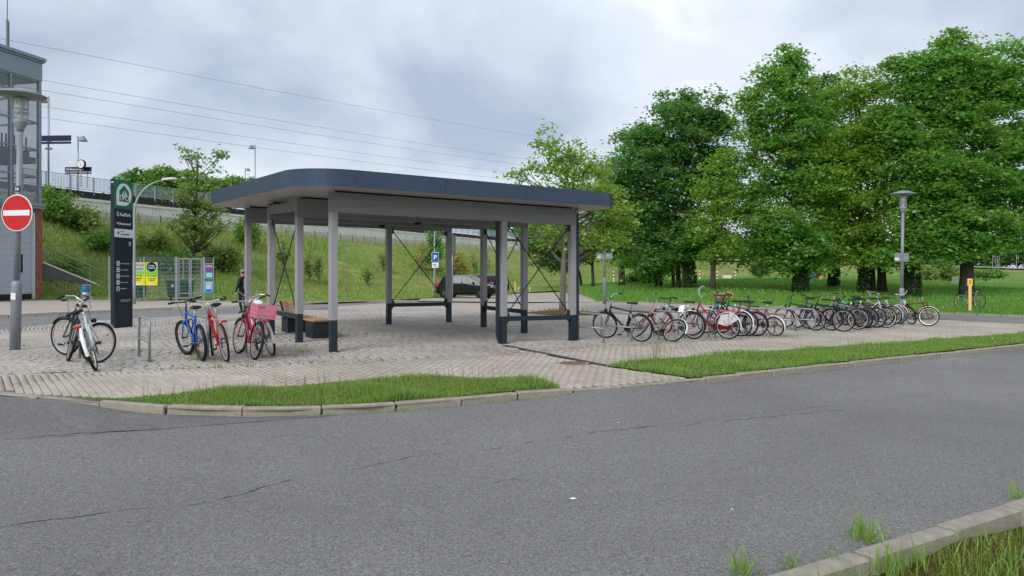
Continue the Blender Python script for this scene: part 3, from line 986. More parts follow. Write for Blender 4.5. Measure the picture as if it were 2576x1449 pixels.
# grass out of the joints of kerb and paving
jp = []
for (px, py, n, sx) in [(520, 905, 260, .16), (480, 890, 160, .12), (660, 900, 90, .12), (600, 915, 70, .35), (700, 895, 50, .2), (757, 886, 60, .12), (376, 909, 40, .06), (350, 884, 50, .09),
                        (1995, 830, 260, .2), (1690, 862, 90, .3), (1780, 853, 50, .4), (1850, 853, 70, .5), (1960, 846, 60, .5), (2060, 838, 60, .5), (2150, 832, 50, .6), (1130, 757, 60, .3),
                        (515, 1018, 120, .06), (940, 1012, 110, .06), (735, 1021, 60, .05), (1300, 982, 60, .06), (40, 872, 40, .1), (230, 918, 40, .3), (140, 900, 20, .3)]:
    q = gp(px, py)
    C = np.column_stack([rng.normal(q.x, sx, n), rng.normal(q.y, sx * .6, n)])
    jp.append(np.column_stack([C, np.frompyfunc(Z, 2, 1)(C[:, 0], C[:, 1]).astype(float)]))
for (a, c), n in zip(zip(EDGE[:-1], EDGE[1:]), [20, 30, 120, 60, 40, 40, 90, 120, 160, 140, 160, 60]):
    t = rng.random(n)[:, None]
    C = np.array([[a.x, a.y]]) * (1 - t) + np.array([[c.x, c.y]]) * t + rng.normal(0, .03, (n, 2))
    jp.append(np.column_stack([C, np.frompyfunc(Z, 2, 1)(C[:, 0], C[:, 1]).astype(float)]))
jp = np.concatenate(jp)
wd = blade_mesh(jp, rng.uniform(.02, .10, len(jp)), rng.uniform(.007, .014, len(jp)), .6, 'weedleaf', 'joint_weeds'); tag(wd, 'dry weeds growing out of the paving joints', 'weeds')
kp = []
for a, c in list(zip(KERB[:-1], KERB[1:]))[6:19]:
    n = int((c - a).length * 34)
    t = rng.random(n)[:, None]
    C = np.array([[a.x, a.y]]) * (1 - t) + np.array([[c.x, c.y]]) * t + rng.normal(0, .035, (n, 2)) - np.array([[-.557, .83]]) * .03
    C = C[nz(C, 2.2) > .55]
    kp.append(np.column_stack([C, np.frompyfunc(ZR, 2, 1)(C[:, 0], C[:, 1]).astype(float)]))
kp = np.concatenate(kp)
wd = blade_mesh(kp, rng.uniform(.02, .07, len(kp)), rng.uniform(.008, .014, len(kp)), .7, 'bladeA', 'gutter_weeds'); tag(wd, 'small green weeds in the gutter along the kerb foot', 'weeds')
# near verge, bottom right: moss, then grass away from the kerb
nv = [nk(-2, -.2), nk(11, -.2), nk(11, -2.6), nk(-2, -2.6)]
P = scatter_poly(nv, 60000, lambda x, y: Z(x, y) - .10 + .03 * math.sin(3 * x + 2 * y))
dk_ = -(-.557 * (P[:, 0] - 1.55) + .83 * (P[:, 1] - 4.45))
dens = np.clip((dk_ - .18 + .6 * (nz(P, 2.6) - .5)) * 2.4, .06, 1)
G = P[rng.random(len(P)) < dens]
ng = blade_mesh(G, rng.uniform(.05, .17, len(G)) * (.6 + .7 * nz(G, 1.8, 1)), rng.uniform(.003, .007, len(G)), .6, 'bladeA', 'near_grass'); tag(ng, 'lush grass on the near verge', 'grass')
Mo = P[(rng.random(len(P)) < .5) & (dk_ < .95)]
nm = blade_mesh(Mo, rng.uniform(.008, .035, len(Mo)), rng.uniform(.006, .014, len(Mo)), .9, 'mossleaf', 'moss'); tag(nm, 'yellow-brown moss behind the near kerb', 'moss')
tp = []
for (px, py, n, sp) in [(1870, 1445, 40, .05), (2165, 1350, 46, .06), (2190, 1365, 30, .05), (2240, 1440, 60, .06), (2300, 1420, 30, .05), (1990, 1440, 20, .03), (2570, 1255, 30, .05), (2090, 1440, 24, .03)]:
    q = march(px, py, lambda x, y: Z(x, y) - .09)
    tp.append(np.column_stack([rng.normal(q.x, sp, n), rng.normal(q.y, sp, n), np.full(n, q.z)]))
tp = np.concatenate(tp)
tg = blade_mesh(tp, rng.uniform(.10, .24, len(tp)) * np.where(rng.random(len(tp)) < .5, .6, 1), rng.uniform(.006, .012, len(tp)), .55, 'bladeA', 'kerb_tufts'); tag(tg, 'tall grass tufts growing between the near kerb stones', 'grass')
# lawn and embankment
cell = [(x, y) for x, y in LK] + [(34, 46), (40, 70), (12, 78), (5, 62)]
P = scatter_poly(cell, 42000, ZL)
lg = blade_mesh(P, rng.uniform(.10, .24, len(P)), rng.uniform(.02, .045, len(P)), .6, 'bladeB', 'lawn_grass'); tag(lg, 'lawn grass under the big trees', 'grass')
nE = 70000
T_ = rng.uniform(.6, 6.6, nE) ; Vv = rng.uniform(0.02, 1.99, nE)
P = np.array([emb(t, v) for t, v in zip(T_, Vv)])
pt_ = nz(P, .55, 1) * nz(P, .21, 4)
mg = blade_mesh(P, rng.uniform(.14, .42, nE) * (.35 + np.clip(Vv - .6, 0, 1)) * (.45 + 2.6 * pt_), rng.uniform(.03, .075, nE), .6, 'bladeC', 'embankment_grass'); tag(mg, 'rough meadow grass on the embankment slope', 'grass')
nS = 26000
T_ = rng.uniform(1.2, 6.6, nS); Vv = rng.uniform(.95, 1.97, nS)
P = np.array([emb(t, v) for t, v in zip(T_, Vv)])
P = P[nz(P, .33, 3) * nz(P, .9, 5) > .36]
sg = blade_mesh(P, rng.uniform(.18, .55, len(P)), rng.uniform(.03, .06, len(P)), .75, 'drygrass', 'dry_grass'); tag(sg, 'straw-coloured dry grass patches on the embankment slope', 'grass')
# dandelion clocks
fp = np.concatenate([scatter_poly(vp2, 26, ZV), scatter_poly(cell, 40, ZL), np.array([emb(t, v) for t, v in zip(rng.uniform(1.5, 6, 60), rng.uniform(.05, 1.1, 60))])])
fb = MB()
for q in fp:
    r = .02 if q[1] < 30 else .035
    c = Vector(q) + Vector((0, 0, random.uniform(.10, .22)))
    fb.add([c + Vector(o) * r for o in ((1, 0, 0), (-1, 0, 0), (0, 1, 0), (0, -1, 0), (0, 0, 1), (0, 0, -1))],
           [(0, 2, 4), (2, 1, 4), (1, 3, 4), (3, 0, 4), (2, 0, 5), (1, 2, 5), (3, 1, 5), (0, 3, 5)])
fo = fb.build('dandelions', 'flower'); tag(fo, 'pale dandelion clocks dotted over the grass', 'flowers', kind='stuff')
# ================================================================== BICYCLE SHELTER
YAW = .6023
AX, AY = -3.775, 15.941
zA = Z(AX, AY)
U = Vector((math.cos(YAW), math.sin(YAW), 0)); Dv = Vector((-U.y, U.x, 0))
sh = empty('bicycle_shelter', (AX, AY, zA), YAW, 'timber bicycle shelter with flat round-cornered roof and dark fascia on grey posts', 'shelter')
LB, WB, FX, HB, HXs, HYs = 2.1449, 6.4754, 4.3176, 2.94, -.005, .0229
def gz(lx, ly):
    p = Vector((AX, AY, 0)) + U * lx + Dv * ly
    return Z(p.x, p.y) - zA
def hb(lx, ly): return HB + HXs * lx + HYs * ly
posts = [(0, i * LB) for i in range(4)] + [(WB, i * LB) for i in range(4)] + [(FX, 0), (FX, 3 * LB)]
pw = .158
for x, y in posts:
    g = gz(x, y); t = hb(x, y)
    b = MB(); b.box((0, 0, (t - g - .66) / 2), (pw, pw, t - g - .66 - .004), b=.006)
    o = b.build('post', 'wpost', sh, loc=(x, y, g + .66))
    b = MB(); b.box((0, 0, .325), (pw - .014, pw - .014, .67), b=.005); b.box((0, 0, .006), (pw + .05, pw + .05, .012))
    b.build('post_shoe', 'anthra', o, loc=(0, 0, -.66))
    b = MB()
    for k in range(5):
        for sx, sy in ((-1, 0), (0, -1)):
            b.tube([(sx * pw / 2 * 1.0 + (.03 if sy else 0), sy * pw / 2 + (.03 if sx else 0), .15 + k * .45), (sx * (pw / 2 + .004) + (.03 if sy else 0), sy * (pw / 2 + .004) + (.03 if sx else 0), .15 + k * .45)], .006, 6)
    b.build('bolts', 'steeldk', o)['kind'] = 'stuff'
bh = .425
for i in range(4):
    y = i * LB
    b = MB()
    x0, x1 = -pw / 2 - .004, WB + pw / 2 + .004
    b.box(((x0 + x1) / 2, 0, bh / 2), (x1 - x0, pw + .006, bh), b=.006)
    o = b.build('beam', 'wbeam', sh, loc=(0, y, hb(0, y)))
    o.rotation_euler = (0, -math.atan(HXs), 0)
    b = MB(); b.box((WB / 2, 0, bh + .018), (WB - .1, pw - .06, .034))
    b.build('packing_strip', 'anthra', o)
# side beams between frames B-C and G-H (short trimmers, as over the braced bays)
for x in (0, WB):
    b = MB(); b.box((0, LB / 2, .17), (pw - .02, LB - pw - .01, .22), b=.005)
    o = b.build('side_trimmer', 'wbeam', sh, loc=(x, LB, hb(x, LB) + bh - .34)); o.rotation_euler = (math.atan(HYs), 0, 0)
# braced bays: low rail, gussets, rods
def braced(p, q):
    p = Vector(p); q = Vector(q)
    dirv = (q - p).normalized(); ln = (q - p).length
    zp, zq = gz(p.x, p.y), gz(q.x, q.y)
    ang = math.atan2(dirv.y, dirv.x)
    b = MB(); r0 = pw / 2 - .002
    T = Matrix.Rotation(ang, 4, 'Z')
    sl = Matrix.Rotation(-math.atan2(zq - zp, ln), 4, 'Y')
    b.box((ln / 2, 0, .605), (ln - 2 * r0, .10, .115), T @ sl, b=.006)
    o = b.build('low_rail', 'anthra', sh, loc=(p.x, p.y, zp))
    for s, zz in ((0, 0), (1, zq - zp)):
        x0 = r0 if s == 0 else ln - r0
        sg = 1 if s == 0 else -1
        b = MB()
        b.prism([(x0, .548 + zz), (x0 + sg * .09, .548 + zz), (x0, .45 + zz)], -.02, .02, T @ Matrix.Rotation(R(90), 4, 'X'))
        b.build('knee_plate', 'anthra', sh, loc=(p.x, p.y, zp))
        b = MB(); b.prism([(x0, .664 + zz), (x0 + sg * .13, .664 + zz), (x0 + sg * .05, .80 + zz), (x0, .80 + zz)], -.006, .006, T @ Matrix.Rotation(R(90), 4, 'X'))
        b.build('gusset', 'anthra', sh, loc=(p.x, p.y, zp))
    tp, tq = hb(p.x, p.y) - zp, hb(q.x, q.y) - zp
    for s, t in ((0, tp), (1, tq)):
        b = MB()
        x0 = r0 if s == 0 else ln - r0; sg = 1 if s == 0 else -1
        b.prism([(x0, t - .005), (x0 + sg * .10, t - .005), (x0 + sg * .08, t - .14), (x0, t - .16)], -.006, .006, T @ Matrix.Rotation(R(90), 4, 'X'))
        b.build('head_plate', 'anthra', sh, loc=(p.x, p.y, zp))
    for (a, za, c, zc, off) in ((r0 + .06, .74, ln - r0 - .06, tq - .08, .011), (ln - r0 - .06, .74 + zq - zp, r0 + .06, tp - .08, -.011)):
        b = MB(); b.tube([T @ Vector((a, off, za)), T @ Vector((c, off, zc))], .0145, 6)
        b.build('brace_rod', 'anthra', sh, loc=(p.x, p.y, zp))
braced((0, LB, 0), (0, 2 * LB, 0)); braced((WB, LB, 0), (WB, 2 * LB, 0))
braced((FX, 0, 0), (WB, 0, 0)); braced((FX, 3 * LB, 0), (WB, 3 * LB, 0))
# roof: soffit, deck, fascia panels
RX0, RX1, RY0, RY1, RR = -1.0, WB + 1.08, -1.0, 3 * LB + .95, 1.1
def rrect(inset=0.0, n=14):
    P = []
    for cx, cy, a0 in ((RX1 - RR, RY0 + RR, -90), (RX1 - RR, RY1 - RR, 0), (RX0 + RR, RY1 - RR, 90), (RX0 + RR, RY0 + RR, 180)):
        for k in range(n + 1):
            t = R(a0 + 90 * k / n)
            P.append((cx + (RR - inset) * math.cos(t), cy + (RR - inset) * math.sin(t)))
    return P
SOF = lambda x, y: hb(x, y) + bh + .038
def slab(name, mat_, inset, z0, z1):
    P = rrect(inset); n = len(P)
    b = MB()
    b.v = [(x, y, SOF(x, y) + z0) for x, y in P] + [(x, y, SOF(x, y) + z1) for x, y in P]
    b.f = [list(range(n))[::-1], list(range(n, 2 * n))] + [[i, (i + 1) % n, n + (i + 1) % n, n + i] for i in range(n)]
    b.m = [0] * len(b.f)
    return b.build(name, mat_, sh)
slab('soffit', 'soffit', .02, 0, .03)
slab('roof_deck', 'anthra', .03, .034, .30)
def fascia(pts, name='fascia_panel'):
    b = MB(); h0, h1 = -.004, .345
    n = len(pts)
    L = []
    for i, (x, y) in enumerate(pts):
        a = Vector(pts[max(0, i - 1)]); c = Vector(pts[min(n - 1, i + 1)])
        d = (c - a).normalized(); nn = Vector((d.y, -d.x))
        L.append((x, y, nn))
    for x, y, nn in L:
        for off, zz in ((0, h0), (0.012, h0), (0.012, h1), (0, h1)):
            b.v.append((x + nn.x * off, y + nn.y * off, SOF(x, y) + zz))
    for i in range(n - 1):
        for j in range(4):
            b.f.append([i * 4 + j, i * 4 + (j + 1) % 4, (i + 1) * 4 + (j + 1) % 4, (i + 1) * 4 + j]); b.m.append(0)
    b.f += [[0, 3, 2, 1], [4 * n - 4, 4 * n - 3, 4 * n - 2, 4 * n - 1]]; b.m += [0, 0]
    return b.build(name, 'fascia', sh)
def straight(p, q, cuts):
    p = Vector(p); q = Vector(q); ln = (q - p).length; g = .003
    C = [0] + cuts + [ln]
    for a, c in zip(C[:-1], C[1:]):
        fascia([tuple(p.lerp(q, (a + g) / ln)), tuple(p.lerp(q, (c - g) / ln))])
def corner(cx, cy, a0):
    fascia([(cx + RR * math.cos(R(a0 + 90 * k / 14)), cy + RR * math.sin(R(a0 + 90 * k / 14))) for k in range(15)])
straight((RX0 + RR, RY0), (RX1 - RR, RY0), [2.04, 4.19])
corner(RX1 - RR, RY0 + RR, -90)
straight((RX1, RY0 + RR), (RX1, RY1 - RR), [2.15, 4.3])
corner(RX1 - RR, RY1 - RR, 0)
straight((RX1 - RR, RY1), (RX0 + RR, RY1), [2.15, 4.3])
corner(RX0 + RR, RY1 - RR, 90)
straight((RX0, RY1 - RR), (RX0, RY0 + RR), [2.15, 4.3])
corner(RX0 + RR, RY0 + RR, 180)
# downpipes
for (x, y, off) in ((WB + .15, -.02, 1), (FX - .15, .03, -1)):
    g = gz(x, y)
    top = SOF(x, y)
    b = MB()
    if off > 0: b.tube([(0, 0, g + .02), (0, 0, top - .14)], .05, 12)
    else: b.tube([(.06, -.02, g + .03), (.02, -.01, g + .12), (0, 0, g + .25), (0, 0, top - .14)], .042, 12)
    for zz in (.55, 1.5, 2.5): b.tube([(0, 0, g + zz), (0, 0, g + zz + .03)], .058, 12)
    b.tube([(0, 0, top - .5), (0, 0, top - .42)], .06, 12)
    o = b.build('downpipe', 'anthra', sh, smooth=False, loc=(x, y, 0))
    b = MB(); b.tube([(0, 0, top - .15), (0, 0, top + .002)], .062, 12); b.build('pipe_collar', 'soffit', o)
for (x, y) in ((3.1, LB), (3.1, 2 * LB)):
    b = MB(); b.lathe([(.02, -.075), (.06, -.065), (.085, -.035), (.09, 0)], 14)
    b.build('ceiling_lamp', 'black', sh, smooth=True, loc=(x, y, hb(x, y) - .002))
b = MB(); T = Matrix.Translation((0, 0, .16)) @ Matrix.Rotation(R(90), 4, 'X')
b.tube([(.05 * math.cos(2 * math.pi * k / 14), .05 * math.sin(2 * math.pi * k / 14), 0) for k in range(14)], .012, 6, closed=True, T=T); b.tube([(0, 0, 0), (0, 0, .11)], .012, 6)
b.build('lifting_eye', 'steeldk', sh, loc=(1.1, .6, SOF(1.1, .6) + .30))

# ================================================================== BENCH
bq = Vector((-6.27, 20.55, 0)); br = Vector((-4.62, 18.15, 0))
bd = (br - bq).normalized(); bl = 2.38
bn = empty('bench', (bq.x, bq.y, Z(bq.x, bq.y)), math.atan2(bd.y, bd.x), 'wooden slatted bench on two dark steel blocks inside the shelter', 'bench')
tilt = (Z(br.x, br.y) - Z(bq.x, bq.y)) / 2.9
bn.rotation_euler.y = -math.atan(tilt)
for x in (.22, bl - .26):
    b = MB(); b.box((x, .30, .205), (.52, .58, .41), b=.004); b.build('block', 'anthra', bn)
for k in range(5):
    b = MB(); b.box((bl / 2, .07 + k * .118, .437), (bl, .10, .045), b=.008); b.build('seat_slat', 'oak', bn)
for x in (.30, 1.42):
    b = MB(); b.tube([(x, .10, .26), (x, -.005, .40), (x, -.13, .86)], .03, 4); b.build('back_support', 'anthra', bn)
for k in range(4):
    z = .50 + k * .105
    b = MB(); b.box((0, 0, 0), (1.62, .04, .085), b=.008)
    o = b.build('back_slat', 'oak', bn, loc=(.86, .012 - (z - .40) * .27 + .02, z)); o.rotation_euler = (R(15), 0, 0)
for x in (.12, bl - .15):
    b = MB(); b.box((x, .30, .412), (.40, .56, .008)); b.build('mounting_plate', 'steeldk', bn)

# ================================================================== TOTEM SIGN
q = gp(288, 826)
td = Vector((.16, .985, 0)).normalized()
tw, tdp, th = .80, .13, 4.28
tt = empty('totem_sign', (q.x, q.y, q.z), math.atan2(td.y, td.x), 'tall dark navy bicycle park totem with green bicycle panel on top', 'sign')
b = MB(); b.box((tw / 2, tdp / 2, th / 2 - .03), (tw, tdp, th + .06), b=.008); b.build('pillar', 'totem', tt)
def on_front(name, me_or_mb, mat_=None, x=0, z=0, d=.004):
    T = Matrix.Translation((x, -d, z)) @ Matrix.Rotation(R(90), 4, 'X')
    if isinstance(me_or_mb, MB): o = me_or_mb.build(name, mat_, tt)
    else: o = inst(name, me_or_mb, tt)
    o.matrix_local = T
    return o
b = MB(); b.box((tw / 2, th - .42, 0), (tw, .84, .006)); gp_ = on_front('green_panel', b, 'green', d=.002)
def disc_pts(cx, cy, r, a0, a1, n=24): return [(cx + r * math.cos(R(a0 + (a1 - a0) * k / n)), cy + r * math.sin(R(a0 + (a1 - a0) * k / n))) for k in range(n + 1)]
cz = th - .42
b = MB(); b.prism(disc_pts(.40, cz, .325, -90, 180) + [(.075, cz - .325)], 0, .004); on_front('white_badge', b, 'white', d=.006)
b = MB(); b.prism([(.19, cz - .21), (.61, cz - .21), (.61, cz + .10), (.40, cz + .27), (.19, cz + .10)], 0, .003); on_front('green_house', b, 'green', d=.0105)
b = MB()
for wx in (.29, .51): b.tube([(wx + .075 * math.cos(2 * math.pi * k / 20), cz - .09 + .075 * math.sin(2 * math.pi * k / 20), 0) for k in range(20)], .011, 5, closed=True)
for a, c in (((.29, -.09), (.35, .03)), ((.35, .03), (.48, .03)), ((.48, .03), (.40, -.09)), ((.40, -.09), (.29, -.09)), ((.40, -.09), (.35, .05)), ((.51, -.09), (.46, .09)), ((.46, .09), (.41, .10)), ((.32, .065), (.38, .065))):
    b.tube([(a[0], cz + a[1], 0), (c[0], cz + c[1], 0)], .012, 5)
on_front('bicycle_symbol', b, 'white', d=.015)
on_front('lettering', TX['radpark'], x=.235, z=th - 1.045)
b = MB(); b.tube([(.14 + .055 * math.cos(t), th - 1.0 + .055 * math.sin(t), 0) for t in np.linspace(.5, 2.7, 10)], .008, 5); b.tube([(.14 + .055 * math.cos(t), th - 1.0 + .055 * math.sin(t), 0) for t in np.linspace(3.6, 5.8, 10)], .008, 5)
on_front('logo_arcs', b, 'white', d=.006)
on_front('logo_lettering', TX['vbb'], x=.14, z=th - 1.02)
on_front('lettering', TX['wd_small'], x=.085, z=th - 1.30)
b = MB(); b.box((tw / 2, th - 1.545, 0), (tw, .24, .004)); on_front('white_band', b, 'white', d=.004)
on_front('lettering', TX['schoenefeld'], x=.25, z=th - 1.60, d=.009); on_front('lettering', TX['gemeinde'], x=.25, z=th - 1.50, d=.009)
b = MB()
for k in range(5):
    a = R(90 + 72 * k); b.prism([(.15 + .06 * math.cos(a), th - 1.54 + .07 * math.sin(a)), (.15 + .025 * math.cos(a + .6), th - 1.54 + .025 * math.sin(a + .6)), (.15, th - 1.54), (.15 + .025 * math.cos(a - .6), th - 1.54 + .025 * math.sin(a - .6))], 0, .003)
on_front('star_emblem', b, 'tail', d=.008)
b = MB(); b.prism(disc_pts(.66, th - 1.83, .045, 0, 180, 10), 0, .003); b.box((.66, th - 1.87, 0), (.10, .012, .003)); b.box((.66, th - 1.895, 0), (.08, .01, .003)); on_front('small_emblem', b, 'white')
for k, key in enumerate(('l1', 'l2', 'l3', 'l4', 'l5')):
    z = th - 2.42 - .182 * k
    b = MB(); b.box((.15, z, 0), (.135, .135, .004), b=.0015); o = on_front('pictogram', b, 'white')
    b = MB()
    b.tube([(.10, z + .03, 0), (.15, z + .05, 0), (.20, z + .03, 0)], .006, 4)
    if k < 4:
        for wx in (.13, .17): b.tube([(wx + .014 * math.cos(t), z - .02 + .014 * math.sin(t), 0) for t in np.linspace(0, 6.28, 9)], .004, 4)
        b.box((.15, z - .015, 0), (.05, .012, .004))
    else: b.box((.15, z - .02, 0), (.06, .06, .004))
    on_front('pictogram_drawing', b, 'totem', d=.008)
    on_front('lettering', TX[key], x=.245, z=z - .018)
b = MB()
for k, w_ in enumerate((.42, .48, .36)): b.box((.26 + w_ / 2, th - 4.02 + .55 - .028 * k, 0), (w_, .008, .003))
on_front('fine_print', b, 'offwhite')
b = MB(); b.box((-.002, tdp / 2, th - .10), (.006, .07, .03)); b.build('side_mark', 'white', tt)

# ================================================================== LAMP POSTS, SIGNS
def plaza_lamp(px, py, h, label, lean=(0, 0), rz=0.0, ladder=True):
    g = gp(px, py)
    t = empty('plaza_lamp', g, rz, label, 'lamp post', 'plaza lamps with flat disc hats')
    t.rotation_euler = (lean[0], lean[1], rz)
    b = MB(); b.lathe([(.098, -.05), (.098, 1.30), (.092, 1.36), (.062, 1.42)], 18); b.build('sleeve', 'lampgrey', t, smooth=True)
    hp = h - .85
    b = MB(); b.lathe([(.060, 1.40), (.055, hp)], 16); b.build('pole', 'lampgrey', t, smooth=True)
    b = MB(); b.lathe([(.060, hp - .02), (.075, hp + .04), (.135, hp + .16), (.135, hp + .22)], 18); b.build('lantern_base', 'lampgrey', t, smooth=True)
    b = MB(); b.lathe([(.125, hp + .222), (.125, hp + .66)], 18); b.build('glass_cylinder', CLEARM, t, smooth=True)
    b = MB()
    for k in range(4):
        a = R(45 + 90 * k); b.tube([(.13 * math.cos(a), .13 * math.sin(a), hp + .2), (.13 * math.cos(a), .13 * math.sin(a), hp + .68)], .009, 5)
    for zz in (.36, .44): b.lathe([(.131, hp + zz), (.131, hp + zz + .012)], 18)
    b.build('cage', 'lampgrey', t)
    b = MB(); b.lathe([(.05, hp + .224), (.05, hp + .30), (.03, hp + .42), (.075, hp + .46), (.10, hp + .66)], 14); b.build('lamp_core', 'offwhite', t, smooth=True)
    b = MB(); b.lathe([(.10, hp + .68), (.46, hp + .71), (.47, hp + .73), (.30, hp + .80), (.06, hp + .86), (.02, hp + .865)], 28); b.build('disc_hat', 'lampgrey', t, smooth=True)
    return t
CLEARM = CLEAR('lantern_glass', .30, (.75, .80, .82))
lampA = plaza_lamp(38, 880, 5.35, 'grey disc-hat lamp post carrying the red no-entry sign', (0, R(1.35)))
b = MB(); b.box((0, -.101, 1.10), (.10, .003, .13)); b.build('torn_sticker', 'white', lampA)
b = MB(); b.box((0, -.062, 3.30), (.14, .003, .11)); o = b.build('number_plate', 'black', lampA)
inst('lettering', TX['26'], o, (0, -.0655, 3.27), (R(90), 0, 0))
lampB = plaza_lamp(2267, 815, 5.25, 'grey disc-hat lamp post standing in the bicycle row', (0, R(.9)))
b = MB(); b.box((0, -.1, 1.15), (.11, .004, .09)); b.build('sticker', 'skyblue', lampB)
lampC = plaza_lamp(1521, 765, 5.6, 'grey disc-hat lamp post between shelter and dark maple trees', (0, 0))
# no-entry sign clamped to lamp A
g = gp(38, 880)
ne = empty('no_entry_sign', (g.x + .115, g.y - .10, g.z + 2.80), R(-12), 'round red no-entry sign with white bar', 'traffic sign')
T = Matrix.Rotation(R(90), 4, 'X')
b = MB(); b.lathe([(.372, 0), (.376, .004), (.376, .016), (.372, .02)], 40, T); b.build('sign_plate', 'white', ne, loc=(0, 0, 0))
b = MB(); b.lathe([(.355, .0205), (.355, .024)], 40, T); b.build('red_disc', 'red', ne)
b = MB(); b.box((0, -.027, 0), (.635, .004, .112), b=.001); b.build('white_bar', 'white', ne)
for x, z in ((-.2, .25), (.2, .25), (-.2, -.25), (.2, -.25)):
    b = MB(); b.tube([(x, -.024, z), (x, -.029, z)], .007, 6); b.build('rivet', 'steeldk', ne)
for z in (.12, -.12):
    b = MB(); b.box((-.04, .03, z), (.18, .055, .03)); b.build('clamp', 'galv', ne)
# plates on the other two lamps
for (lp, z, w_, label) in ((lampB, 2.62, .58, 'back of a grey sign board clamped to the lamp in the bicycle row'), (lampC, 2.55, .82, 'grey sign board with stickers clamped to the lamp by the maples')):
    loc = Vector(lp.location)
    o = empty('sign_board', (loc.x - .02, loc.y - .08, loc.z + z), R(6), label, 'sign')
    b = MB(); b.box((-w_ * .27, 0, 0), (w_ * .5, .02, .34), b=.004); b.box((w_ * .29, 0, 0), (w_ * .46, .02, .34), b=.004); b.build('board', 'lampgrey', o)
    b = MB(); b.box((0, -.014, .12), (w_, .012, .025)); b.box((0, -.014, -.12), (w_, .012, .025)); b.build('rail', 'galv', o)
    b = MB(); b.box((-w_ * .36, -.013, -.07), (.16, .004, .11)); b.build('sticker', 'white', o)
    if w_ > .7:
        b = MB(); b.box((-w_ * .30, -.013, .06), (.14, .004, .12)); b.build('sticker', 'skyblue', o)
        b = MB(); b.box((w_ * .22, -.013, .02), (.07, .004, .06)); b.build('sticker', 'offwhite', o)

def curved_lamp(loc, h, reach, rz, label, bend=2.2):
    t = empty('curved_street_lamp', loc, rz, label, 'street lamp')
    P = [(0, 0, -.05), (0, 0, 1.0), (0, 0, h - bend)]
    for k in range(1, 11):
        a = R(80 * k / 10); P.append((reach * (1 - math.cos(a)) * 1.0, 0, h - bend + bend * math.sin(a)))
    b = MB(); b.tube(P, [.075, .07] + [.06 - .003 * k for k in range(11)], 12); b.build('pole', 'galv', t, smooth=True)
    ex, _, ez = P[-1]
    b = MB()
    for sx, sz, sc_ in ((0, 0, 1),):
        prof = [(0, .04), (.08, .10), (.25, .135), (.50, .14), (.70, .09), (.78, .02)]
        vs = []; n = 12
        for x, r in prof:
            for k in range(n):
                a = 2 * math.pi * k / n
                vs.append((ex - .05 + x, r * math.cos(a), ez + .02 + r * (.75 if math.sin(a) > 0 else .35) * math.sin(a) + x * .10))
        fs = [(i * n + k, i * n + (k + 1) % n, (i + 1) * n + (k + 1) % n, (i + 1) * n + k) for i in range(len(prof) - 1) for k in range(n)]
        fs += [tuple(range(n))[::-1], tuple((len(prof) - 1) * n + k for k in range(n))]
        b.add(vs, fs)
    b.build('lamp_head', 'offwhite', t, smooth=True)
    b = MB(); b.box((ex + .33, 0, ez - .012 + .03), (.52, .20, .05), Matrix.Identity(4), b=.015); b.build('lamp_glass', 'steeldk', t)
    return t
la = at(338, 700, 38.0); la.z = Z(la.x, la.y)
curved_lamp(la, 6.35, 1.55, R(15), 'curved grey street lamp rising behind the totem', 1.7)
lb = at(1093, 700, 50.0); lb.z = Z(lb.x, lb.y)
curved_lamp(lb, 4.95, .8, R(5), 'curved grey street lamp carrying the blue parking sign', .9)
ps = empty('parking_sign', (lb.x + .06, lb.y - .09, lb.z + 2.55), 0, 'blue parking sign with small white plate below', 'traffic sign')
b = MB(); b.box((0, 0, .15), (.46, .02, .66), b=.01); b.build('plate', 'white', ps)
b = MB(); b.box((0, -.0125, .15), (.42, .005, .62)); b.build('blue_field', 'signblue', ps)
inst('lettering', TX['P'], ps, (0, -.017, .0), (R(90), 0, 0))
b = MB(); b.box((0, 0, -.38), (.44, .02, .34), b=.006); o = b.build('lower_plate', 'white', ps)
b = MB(); b.box((-.05, -.012, -.33), (.24, .004, .05)); b.box((.03, -.012, -.43), (.28, .004, .05)); b.build('print', 'steeldk', o)
lc = at(1138, 700, 47.0); lc.z = Z(lc.x, lc.y)
gs = empty('sign_post', lc, R(72), 'grey pole with the backs of two traffic signs seen edge-on', 'traffic sign')
b = MB(); b.tube([(0, 0, -.05), (0, 0, 4.1)], .04, 10); b.build('pole', 'galv', gs, smooth=True)
b = MB(); b.box((0, -.05, 3.62), (.85, .02, .78), b=.02); b.build('sign_back', 'lampgrey', gs)
b = MB(); b.box((0, -.05, 2.98), (.85, .02, .42), b=.02); b.build('sign_back', 'lampgrey', gs)

# ================================================================== BICYCLE HOOPS
def hoop_mesh(ln=1.0, h=.80, r=.024):
    b = MB(); P = [(0, 0, -.05), (0, 0, h - .16)]
    for k in range(1, 7): a = R(90 * k / 6); P.append((.14 * (1 - math.cos(a)), 0, h - .16 + .14 * math.sin(a)))
    P += [(ln - .14, 0, h - .02)]
    for k in range(1, 7): a = R(90 * k / 6); P.append((ln - .14 + .14 * math.sin(a), 0, h - .16 + .14 * math.cos(a)))
    P += [(ln, 0, -.05)]
    b.tube(P, r, 10)
    c = MB(); c.tube([(0, 0, .36), (ln, 0, .36)], r * .9, 10)
    f = MB(); f.lathe([(.055, .002), (.055, .01)], 12)
    g = MB(); g.lathe([(.055, .002), (.055, .01)], 12, Matrix.Translation((ln, 0, 0)))
    return b.mesh('hoop', 'galv', True), c.mesh('middle_rail', 'galv', True), f.mesh('foot_plate', 'galv'), g.mesh('foot_plate', 'galv')
HM = hoop_mesh()
HM2 = hoop_mesh(1.0, .74)
